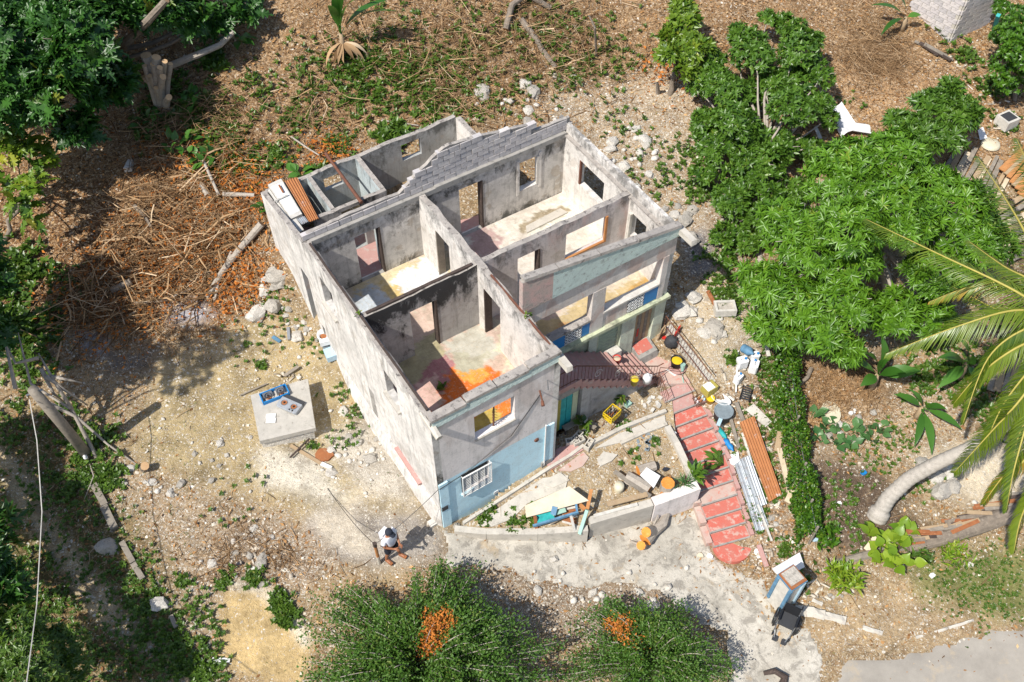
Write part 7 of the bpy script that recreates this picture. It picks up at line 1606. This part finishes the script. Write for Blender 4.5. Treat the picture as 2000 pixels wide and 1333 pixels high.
bare('dry_plant', 'leafless thorny plant in the corner of the landing', P(1325, 690, .45), [[(1325,695,.45),(1320+dx,675+dy,1.0),(1322+dx*2.2,668+dy*2,1.3)] for dx, dy in ((-12,6),(-5,-6),(4,-4),(10,4),(16,12),(-9,16),(8,18),(0,8))], .014, 'bark', 'plant')
# ---- right of the red steps
def gbox(name, label, px, py, dim, rz, mat, cat, dz=0):
    mb = MB(); mb.box(up(G(px, py), dim[2] / 2 + dz), dim, rz); return tag(put(name, mb, mat), label, cat)
t = thing('metal_canister', 'white topped olive canister beside the landing wall', 'canister', G(1384, 765), rz=.6); mb = MB(); mb.box((0, 0, .16), (.42, .34, .32)); lput('body', mb, 'yellow_olive', t); mb = MB(); mb.box((-.06, 0, .33), (.3, .3, .02)); lput('lid', mb, 'white_paint', t)
pail('yellow plastic tub beside the wire basket', G(1386, 785), .14, .2, 'yellow', 'yellow', 'tub', False)
t = thing('wire_basket', 'wire basket of empty bottles at the top of the red steps', 'basket', G(1366, 785), rz=.4)
mb = MB()
for z in (0, .1, .2): mb.tube([(-.2, -.15, z), (.2, -.15, z), (.2, .15, z), (-.2, .15, z), (-.2, -.15, z)], .007, 4)
for k in range(9): mb.tube([(-.2 + k * .05, -.15, 0), (-.2 + k * .05, -.15, .2)], .006, 4); mb.tube([(-.2 + k * .05, .15, 0), (-.2 + k * .05, .15, .2)], .006, 4)
lput('mesh', mb, 'rusty_iron', t)
for k in range(6): mb = MB(); mb.lathe([(0, 0), (.035, 0), (.035, .14), (.012, .2), (0, .2)], (-.13 + .13 * (k % 3), -.06 + .12 * (k // 3), .01), 8); lput('bottle', mb, ('plastic_white', 'rust', 'blue_pale')[k % 3], t, True)
t = thing('wash_basin', 'white oval basin beside the round lid', 'basin', G(1407, 783), rz=-.6); mb = MB(); mb.lathe([(0, .02), (.16, .02), (.24, .12), (.26, .12), (.17, 0), (0, 0)], (0, 0, 0), 18); mb.v = [(x * 1.35, y * .8, z) for x, y, z in mb.v]; lput('bowl', mb, 'plastic_white', t, True)
t = thing('round_drum', 'round grey lidded drum with pale blue handle beside the red steps', 'drum', G(1410, 815)); mb = MB(); mb.lathe([(0, 0), (.27, 0), (.29, .3), (.3, .32), (.3, .36)], (0, 0, 0), 22); lput('body', mb, 'charcoal', t, True)
mb = MB(); mb.lathe([(.31, .34), (.31, .38), (.27, .38), (.26, .365), (0, .37)], (0, 0, 0), 24); ld_ = lput('lid', mb, 'grey_blue', t)
mb = MB(); mb.box((-.18, -.38, .3), (.12, .3, .05), -.45); lput('handle', mb, 'blue_pale', t)
t = thing('plastic_bottle', 'crushed blue plastic bottle in the gutter beside the red steps', 'bottle', G(1422, 872), rz=-1.1); mb = MB(); mb.lathe([(0, 0), (.09, .0), (.1, .1), (.08, .2), (.1, .32), (.03, .42), (.03, .46), (0, .46)], (0, 0, 0), 12); mb.xf(Matrix.Translation((-.2, 0, .1)) @ Matrix.Rotation(math.radians(90), 4, 'Y')); lput('body', mb, 'blue_bright', t, True)
t = thing('plastic_bottle', 'dark green bottle above the crushed blue bottle', 'bottle', G(1410, 850), rz=-1.1); mb = MB(); mb.lathe([(0, 0), (.08, .0), (.08, .3), (.03, .4), (0, .42)], (0, 0, 0), 12); mb.xf(Matrix.Translation((-.2, 0, .09)) @ Matrix.Rotation(math.radians(90), 4, 'Y')); lput('body', mb, 'turquoise', t, True)
def can(label, px, py, rz, d=(.36, .28, .34), m='plastic_white'):
    t = thing('jerrycan', label, 'jerrycan', G(px, py), rz=rz); x, y, z = d; mb = MB(); mb.prism([(-x/2+.04, -y/2), (x/2-.04, -y/2), (x/2, -y/2+.04), (x/2, y/2-.04), (x/2-.04, y/2), (-x/2+.04, y/2), (-x/2, y/2-.04), (-x/2, -y/2+.04)], 0, z); lput('body', mb, m, t)
    mb = MB(); mb.lathe([(.04, 0), (.04, .05), (0, .05)], (x * .3, 0, z), 10); lput('cap', mb, 'blue_bright', t); mb = MB(); mb.tube([(-x * .3, 0, z), (-x * .25, 0, z + .06), (x * .1, 0, z + .06), (x * .15, 0, z)], .016, 6); lput('handle', mb, m, t)
can('left of the three white jerrycans by the wire fence', 1447, 715, .3); can('right of the three white jerrycans by the wire fence', 1470, 722, 1.2); can('lowest of the three white jerrycans by the wire fence', 1440, 745, .8, (.3, .22, .3)); can('white jerrycan touching the blue water bottle', 1472, 702, .1, (.3, .24, .28))
t = thing('water_bottle', 'large blue water cooler bottle beside the white jerrycans', 'bottle', G(1458, 693), rz=-.9); mb = MB(); mb.lathe([(0, 0), (.14, 0), (.15, .02), (.15, .1), (.14, .12), (.15, .14), (.15, .3), (.05, .4), (.04, .45), (0, .45)], (0, 0, 0), 18); mb.xf(Matrix.Translation((-.2, 0, .16)) @ Matrix.Rotation(math.radians(75), 4, 'Y')); lput('body', mb, 'blue_rail', t, True)
t = thing('plastic_grate', 'black ribbed plastic crate leaning beside the jerrycans', 'crate', G(1457, 770), rz=1.2)
for k in range(7): mb = MB(); mb.box((-.27 + k * .09, 0, .1), (.045, .3, .03)); lput('slat', mb, 'charcoal', t)
for s in (-1, 1): mb = MB(); mb.box((0, s * .15, .06), (.6, .03, .12)); lput('side', mb, 'black', t)
sheet('concrete_plate', 'tan broken concrete plate right of the round drum', [up(G(1455, 805), .12), up(G(1470, 793), .14), up(G(1506, 828), .12), up(G(1494, 838), .1)], .09, 'concrete_pale', cat='slab')
sheet('white_sheet', 'white plastic sheet beside the middle red steps', [up(G(1421, 893), .1), up(G(1441, 886), .1), up(G(1443, 905), .14), up(G(1428, 915), .1)], .015, 'plastic_white', cat='sheet')
sheet('corrugated_sheet', 'long rusty orange corrugated sheet lying right of the red steps', [up(G(1441, 834), .25), up(G(1470, 821), .25), up(G(1524, 972), .2), up(G(1500, 986), .16)], .006, 'zinc_rust', 6, .022)
sheet('corrugated_sheet', 'grey corrugated sheet along the lower red steps', [up(G(1432, 905), .08), up(G(1452, 897), .12), up(G(1502, 1034), .1), up(G(1476, 1044), .08)], .006, 'zinc', 5, .02)
sheet('corrugated_sheet', 'pale flat metal strip under the rusty sheet', [up(G(1452, 900), .2), up(G(1462, 896), .2), up(G(1496, 990), .18), up(G(1484, 994), .18)], .006, 'zinc', 2, .01)
for (a, b, w_, m, lab) in (((1520, 880), (1548, 990), .16, 'wood_pale', 'long pale timber right of the rusty sheet'), ((1560, 935), (1536, 985), .2, 'wood_pale', 'thick pale split log leaning at the vine hedge'), ((1522, 848), (1516, 885), .18, 'wood_tan', 'short tan plank at the head of the long timber'), ((1536, 832), (1524, 868), .14, 'wood_grey', 'grey board end beside the vine hedge'), ((1448, 850), (1466, 905), .07, 'white_dirty', 'white batten left of the rusty sheet'), ((1478, 990), (1506, 1060), .06, 'white_dirty', 'thin white pipe below the grey sheet'), ((1480, 1068), (1496, 1110), .14, 'stair_pink', 'faded pink board left of the gate pillar'), ((1436, 790), (1452, 830), .12, 'wood_grey', 'grey board right of the round drum'), ((1425, 820), (1442, 880), .1, 'wood_grey', 'grey board in the gutter by the blue bottle'), ((1492, 665), (1500, 700), .12, 'white_dirty', 'short pale stake near the blue water bottle'), ((1440, 690), (1436, 770), .04, 'white_paint', 'bent white pipe left of the jerrycans'), ((1381, 573), (1402, 612), .12, 'rust', 'rusty iron strip on the gravel by the house shadow')):
    plank('timber' if m.startswith('wood') else 'batten', lab, z5(*a, .12), z5(*b, .1), w_, .06, m, 'timber')
t = thing('planter_trough', 'small white concrete planter trough on the gravel slope', 'planter', G(1414, 608), rz=.05); mb = MB(); mb.box((0, -.2, .14), (.7, .08, .28)); mb.box((0, .2, .14), (.7, .08, .28)); mb.box((-.31, 0, .14), (.08, .32, .28)); mb.box((.31, 0, .14), (.08, .32, .28)); lput('trough', mb, 'white_dirty', t); mb = MB(); mb.box((0, 0, .1), (.54, .32, .2)); lput('soil', mb, 'rock_dark', t)
# ---- gate pillar, white board, wheelchair
pb = G(1522, 1176); rzp = .55
t = thing('gate_pillar', 'square concrete gate pillar with blue painted edges and rusty brown top', 'pillar', pb, rz=rzp)
w2, h2 = .5, 1.75
mb = MB(); mb.box((0, 0, h2 / 2 - .1), (w2, w2, h2)); lput('shaft', mb, 'white_dirty', t)
for x in (-1, 1):
    for y in (-1, 1): mb = MB(); mb.box((x * w2 / 2, y * w2 / 2, h2 / 2), (.1, .1, h2 - .4)); lput('blue_edge', mb, 'blue_rail' if x < 0 else 'blue_pale', t)
mb = MB(); mb.box((0, 0, h2 - .07), (w2 + .11, w2 + .11, .04)); lput('blue_band', mb, 'blue_rail', t)
mb = MB(); mb.box((0, 0, h2 - .03), (w2 + .06, w2 + .06, .06)); lput('cap', mb, 'rust', t); mb = MB(); mb.box((0, .02, h2 + .02), (w2 - .04, w2 - .06, .05)); lput('cap_mortar', mb, 'rock_dark', t)
sheet('white_board', 'white board leaning behind the gate pillar', [P(1508, 1112, -.75), P(1562, 1080, -.55), P(1572, 1108, -.9), P(1526, 1132, -1.1)], .02, 'plastic_white', cat='board')
wc = G(1531, 1224); t = thing('wheelchair', 'empty black wheelchair parked beside the gate pillar', 'wheelchair', wc, rz=math.radians(-118))   # +x forward
def ringm(c, r, rr, ax='y', n=24):
    mb = MB(); pts = [(c[0] + r * math.cos(a), c[1], c[2] + r * math.sin(a)) for a in np.linspace(0, 2 * math.pi, n + 1)]; mb.tube(pts, rr, 6, cap=False); return mb
for s in (-1, 1):
    wh = lput('wheel', ringm((-.05, s * .31, .3), .26, .012), 'steel', t)
    lput('tyre', ringm((-.05, s * .31, .3), .29, .024), 'black', wh); lput('push_rim', ringm((-.05, s * .36, .3), .25, .012), 'black_shiny', wh)
    mb = MB()
    for k in range(10): a = k * math.pi / 5; mb.tube([(-.05, s * .31, .3), (-.05 + .26 * math.cos(a), s * .31, .3 + .26 * math.sin(a))], .006, 4)
    mb.tube([(-.05, s * .28, .3), (-.05, s * .37, .3)], .04, 8); lput('spokes', mb, 'charcoal', wh)
    cs = lput('caster', ringm((.36, s * .24, .09), .07, .02, n=14), 'black', t); mb = MB(); mb.tube([(.36, s * .24, .09), (.33, s * .24, .25)], .015, 5); lput('fork', mb, 'steel', cs)
    mb = MB(); mb.box((.05, s * .25, .72), (.36, .06, .05)); lput('armrest', mb, 'black_shiny', t)
    mb = MB(); mb.tube([(-.24, s * .24, .95), (-.22, s * .24, .5), (.24, s * .24, .48), (.34, s * .22, .25), (.5, s * .16, .12)], .014, 6); mb.tube([(.22, s * .24, .48), (.22, s * .25, .7), (-.2, s * .25, .7)], .012, 6); mb.tube([(-.22, s * .24, .5), (-.2, s * .24, .2), (.3, s * .24, .2)], .012, 6); lput('side_frame', mb, 'steel', t)
    mb = MB(); mb.box((.02, s * .24, .58), (.34, .012, .2)); lput('side_panel', mb, 'black_shiny', t)
    mb = MB(); mb.tube([(-.24, s * .24, .95), (-.36, s * .24, .96)], .02, 6); lput('push_handle', mb, 'black', t); mb = MB(); mb.box((.52, s * .13, .11), (.16, .15, .015)); lput('footplate', mb, 'charcoal', t)
mb = MB(); mb.box((.02, 0, .5), (.44, .46, .05)); lput('seat', mb, 'charcoal', t); mb = MB(); mb.box((-.24, 0, .74), (.04, .46, .42), ry=-.08); lput('backrest', mb, 'black_shiny', t)
mb = MB(); mb.tube([(0, -.24, .46), (.1, .24, .22)], .012, 5); mb.tube([(.1, -.24, .22), (0, .24, .46)], .012, 5); lput('cross_brace', mb, 'steel', t)
for (a, b, w_, lab) in (((1552, 1190), (1610, 1202), .26, 'long broken kerb stone pointing away from the wheelchair'), ((1608, 1202), (1650, 1213), .2, 'tail piece of the long broken kerb stone'), ((1684, 1226), (1722, 1238), .12, 'short white kerb fragment on the dry grass'), ((1788, 1246), (1850, 1228), .07, 'left half of the thin pale edge beside the road'), ((1852, 1227), (1900, 1212), .07, 'right half of the thin pale edge beside the road'), ((1586, 1172), (1606, 1182), .1, 'small white fragment right of the gate pillar')):
    p0_, p1_ = z5(*a, .02), z5(*b, .02); mb = MB(); mb.tube([p0_.lerp(p1_, k / 5) for k in range(6)], w_ * .62, 6, jit=.22, rng=rt_); tag(put('kerb_stone', mb, 'concrete_pale'), lab, 'kerb')
logs('driftwood', 'dark twisted root on the road at the bottom edge', [gl(1490, 1318, .1), gl(1510, 1316, .2), gl(1530, 1326, .15), gl(1525, 1345, .1)], .06, .14, 'wood_dark', 'wood_dark')
# ---- fallen palm trunk, logs and lumber at the right
mb = MB(); fp = [G(1768, 1078), G(1830, 1060), G(1900, 1035), G(1970, 1008), G(2040, 980)]
t = thing('fallen_palm_trunk', 'fallen shaggy palm trunk with brown fibres at the right edge', 'log', fp[1]); mb.tube([up(p, .22) for p in fp], [.16, .22, .26, .3, .34], 10, jit=.12, rng=rt_); put('trunk', mb, 'bark', t)
for k in range(80):
    f = rt_.uniform(0, .98) * 4; i = int(f); q = fp[i].lerp(fp[i + 1], f - i); d = (fp[i + 1] - fp[i]).normalized(); a = up(q, .3) + V3((rt_.uniform(-.1, .1), rt_.uniform(.0, .3), rt_.uniform(.05, .2))); mb = MB(); e = a - d * rt_.uniform(.6, 1.3) + V3((0, rt_.uniform(-.05, .35), -.05)); mb.box((0, 0, 0), ((e - a).length, .12, .02)); mb.xf(Matrix.Translation((a + e) / 2) @ (e - a).to_track_quat('X', 'Z').to_matrix().to_4x4()); put('leaf_base', mb, ('rust', 'wood_grey', 'bark', 'wood_dark', 'wood_tan')[k % 5], t)
logs('fallen_log', 'split grey log beside the leafy bush at the gate', [gl(1612, 1108, .08), gl(1680, 1090, .1), gl(1770, 1068, .12)], .1, .14, 'wood_grey')
plank('wooden_plank', 'short tan board standing near the split grey log', z5(1690, 1078, .1), z5(1706, 1058, .3), .18, .04, 'wood_pale')
logs('fallen_log', 'curved grey branch beside the vine hedge', [gl(1552, 775, .1), gl(1560, 755, .12), gl(1575, 742, .15), gl(1582, 725, .15)], .06, .08, 'bark')
mb = MB(); g = G(1622, 808); mb.prism([(g.x + .3 * math.cos(a), g.y + .45 * math.sin(a)) for a in np.linspace(0, 5.9, 12)], g.z - .02, g.z + .1); tag(put('pale_husk', mb, 'cream'), 'large oval cream stone on the straw by the taro', 'stone')
def lumber(label_fn, n, c0, dx, dirv, ln, w_, mats, zb, cat='plank', name='lumber_plank'):
    for k in range(n):
        a = G(c0[0] + dx[0] * k, c0[1] + dx[1] * k); b = G(c0[0] + dx[0] * k + dirv[0] * rt_.uniform(.8, 1.1), c0[1] + dx[1] * k + dirv[1] * rt_.uniform(.8, 1.1))
        plank(name, label_fn(k), up(a, zb + .03 * (k % 3)), up(b, zb + .05 * (k % 2)), w_ * rt_.uniform(.6, 1.3), .04, mats[k % len(mats)], cat)
ORD = ['first', 'second', 'third', 'fourth', 'fifth', 'sixth', 'seventh', 'eighth', 'ninth', 'tenth', 'eleventh', 'twelfth']
lumber(lambda k: ORD[k] + ' weathered plank from the left in the stack behind the mango tree', 11, (1838, 345), (10.5, 5), (34, -62), 1, .16, ('wood_grey', 'wood_tan', 'wood_pale', 'wood_grey'), .15)
lumber(lambda k: ORD[k] + ' orange board from the top in the right edge stack', 7, (1950, 345), (6, 8), (75, -70), 1, .22, ('wood_orange', 'wood_tan', 'wood_orange'), .3)
lumber(lambda k: ORD[k] + ' plank from the top in the stack under the palm fronds', 8, (1935, 430), (4, 13), (70, -35), 1, .2, ('wood_tan', 'wood_grey', 'wood_pale'), .25)
lumber(lambda k: ORD[k] + ' board from the left leaning below the palm crown', 5, (1930, 770), (12, 2), (22, -80), 1, .2, ('wood_grey', 'wood_tan'), .2)
lumber(lambda k: ORD[k] + ' plank from the top in the pile at the block hut', 6, (1845, 72), (3, -9), (66, -28), 1, .17, ('wood_tan', 'wood_pale', 'wood_grey'), .3)
lumber(lambda k: ORD[k] + ' dark board from the left below the block hut', 5, (1785, 85), (9, 4), (40, 26), 1, .15, ('wood_grey', 'wood_dark'), .1)
# block hut corner, top right
hc = G(1853, 82); hut = thing('block_hut', 'corner of a white concrete block hut at the top right edge', 'hut', hc)
for w_i, (dxy, nb) in enumerate(((V3((-.62, .78, 0)).normalized(), 5), (V3((.86, .5, 0)).normalized(), 5))):
    core = MB(); e = hc + dxy * nb * .4; nrm = V3((-dxy.y, dxy.x, 0)) * .06
    core.hexa([hc - nrm - V3((0, 0, .3)), e - nrm - V3((0, 0, .3)), e + nrm - V3((0, 0, .3)), hc + nrm - V3((0, 0, .3)), hc - nrm + V3((0, 0, 1.95)), e - nrm + V3((0, 0, 1.95)), e + nrm + V3((0, 0, 1.95)), hc + nrm + V3((0, 0, 1.95))]); wo = put('wall', core, 'concrete_pale', hut)
    for r in range(10):
        for k in range(nb):
            s = (k + .5 + (.25 if r % 2 else -.05)) * .4 ; o = bpy.data.objects.new('concrete_block', blk[rt_.randrange(6)]); COL.objects.link(o)
            o.location = hc + dxy * s + V3((0, 0, .1 + r * .2)); o.rotation_euler = (0, 0, math.atan2(dxy.y, dxy.x)); o.material_slots; attach(o, wo)
plank('teal_post', 'teal and yellow painted post at the right edge by the hut', G(1938, 72), P(1950, 30, 4.8), .14, .14, 'turquoise', 'post')
sheet('plastic_wreck', 'bent white plastic panel lying behind the mango tree', [up(G(1612, 232), .35), up(G(1636, 222), .55), up(G(1668, 262), .4), up(G(1640, 280), .25)], .02, 'plastic_white', 1, .08, 'panel', 12)
sheet('plastic_wreck', 'torn white plastic arm right of the bent panel', [up(G(1655, 255), .4), up(G(1660, 270), .35), up(G(1702, 270), .2), up(G(1690, 258), .35)], .02, 'plastic_white', 1, .06, 'panel', 12)
sheet('plastic_wreck', 'narrow white plastic strip left of the bent panel', [up(G(1586, 262), .3), up(G(1591, 258), .3), up(G(1602, 282), .3), up(G(1596, 286), .3)], .02, 'plastic_white', cat='panel')
t = thing('old_stove', 'overturned white kitchen stove at the right edge', 'stove', G(1962, 245), rz=.5); mb = MB(); mb.box((0, 0, .2), (.62, .6, .4)); lput('body', mb, 'white_dirty', t); mb = MB(); mb.box((0, 0, .405), (.46, .42, .02)); lput('oven_window', mb, 'charcoal', t)
mb = MB(); mb.lathe([(0, .08), (.3, .1), (.34, .06), (.36, 0)], G(1934, 283), 20); tag(put('cream_lid', mb, 'cream', smooth=True), 'round cream plastic lid left of the orange boards', 'lid')
sheet('white_sheet', 'torn white sheet beside the round cream lid', [up(G(1908, 258), .1), up(G(1918, 252), .1), up(G(1926, 275), .12), up(G(1912, 278), .1)], .015, 'plastic_white', cat='sheet')
# litter: single bits
for k, (a, b, m, lab) in enumerate(((1687, 925, 'blue_bright', 'blue wrapper on the dark soil by the palm foot'), (1592, 1056, 'blue_pale', 'pale blue bottle cap piece at the fence end'), (1638, 985, 'white_paint', 'white scrap on the dark soil'), (1663, 808, 'white_paint', 'white scrap in the dry leaves by the taro'), (1820, 1125, 'white_paint', 'left white scrap on the grass at the right'), (1895, 1105, 'white_dirty', 'right white scrap on the grass at the right'), (468, 1103, 'navy_cloth', 'dark blue cloth in the litter left of the person'), (1385, 1088, 'plastic_white', 'white cup at the foot of the red steps'), (1368, 1086, 'cream', 'cream stone at the foot of the red steps'), (1478, 1078, 'plastic_white', 'white cup right of the rounded red step'), (1315, 848, 'plastic_white', 'white cup on the kerb beside the red steps'), (1300, 918, 'navy_cloth', 'dark blue scrap on the gravel bed'))):
    g = G(a, b) if not (1080 < a < 1340 and b < 960) else gz_at(a, b); mb = MB(); mb.prism([(g.x + .11 * math.cos(q) * rt_.uniform(.6, 1.2), g.y + .09 * math.sin(q) * rt_.uniform(.6, 1.2)) for q in np.linspace(0, 5.5, 6)], g.z, g.z + .07); tag(put('litter', mb, m), lab, 'litter')
g = gz_at(1285, 790); mb = MB()
for k in range(9): mb.box((g.x - .2 + rt_.uniform(-.3, .3), g.y + rt_.uniform(-.25, .25), g.z + .03), (.14, .1, .08), rt_.uniform(0, 3), rx=rt_.uniform(-.4, .4))
tag(put('paper_litter', mb, 'white_dirty'), 'heap of white paper and plastic litter below the landing', 'litter')
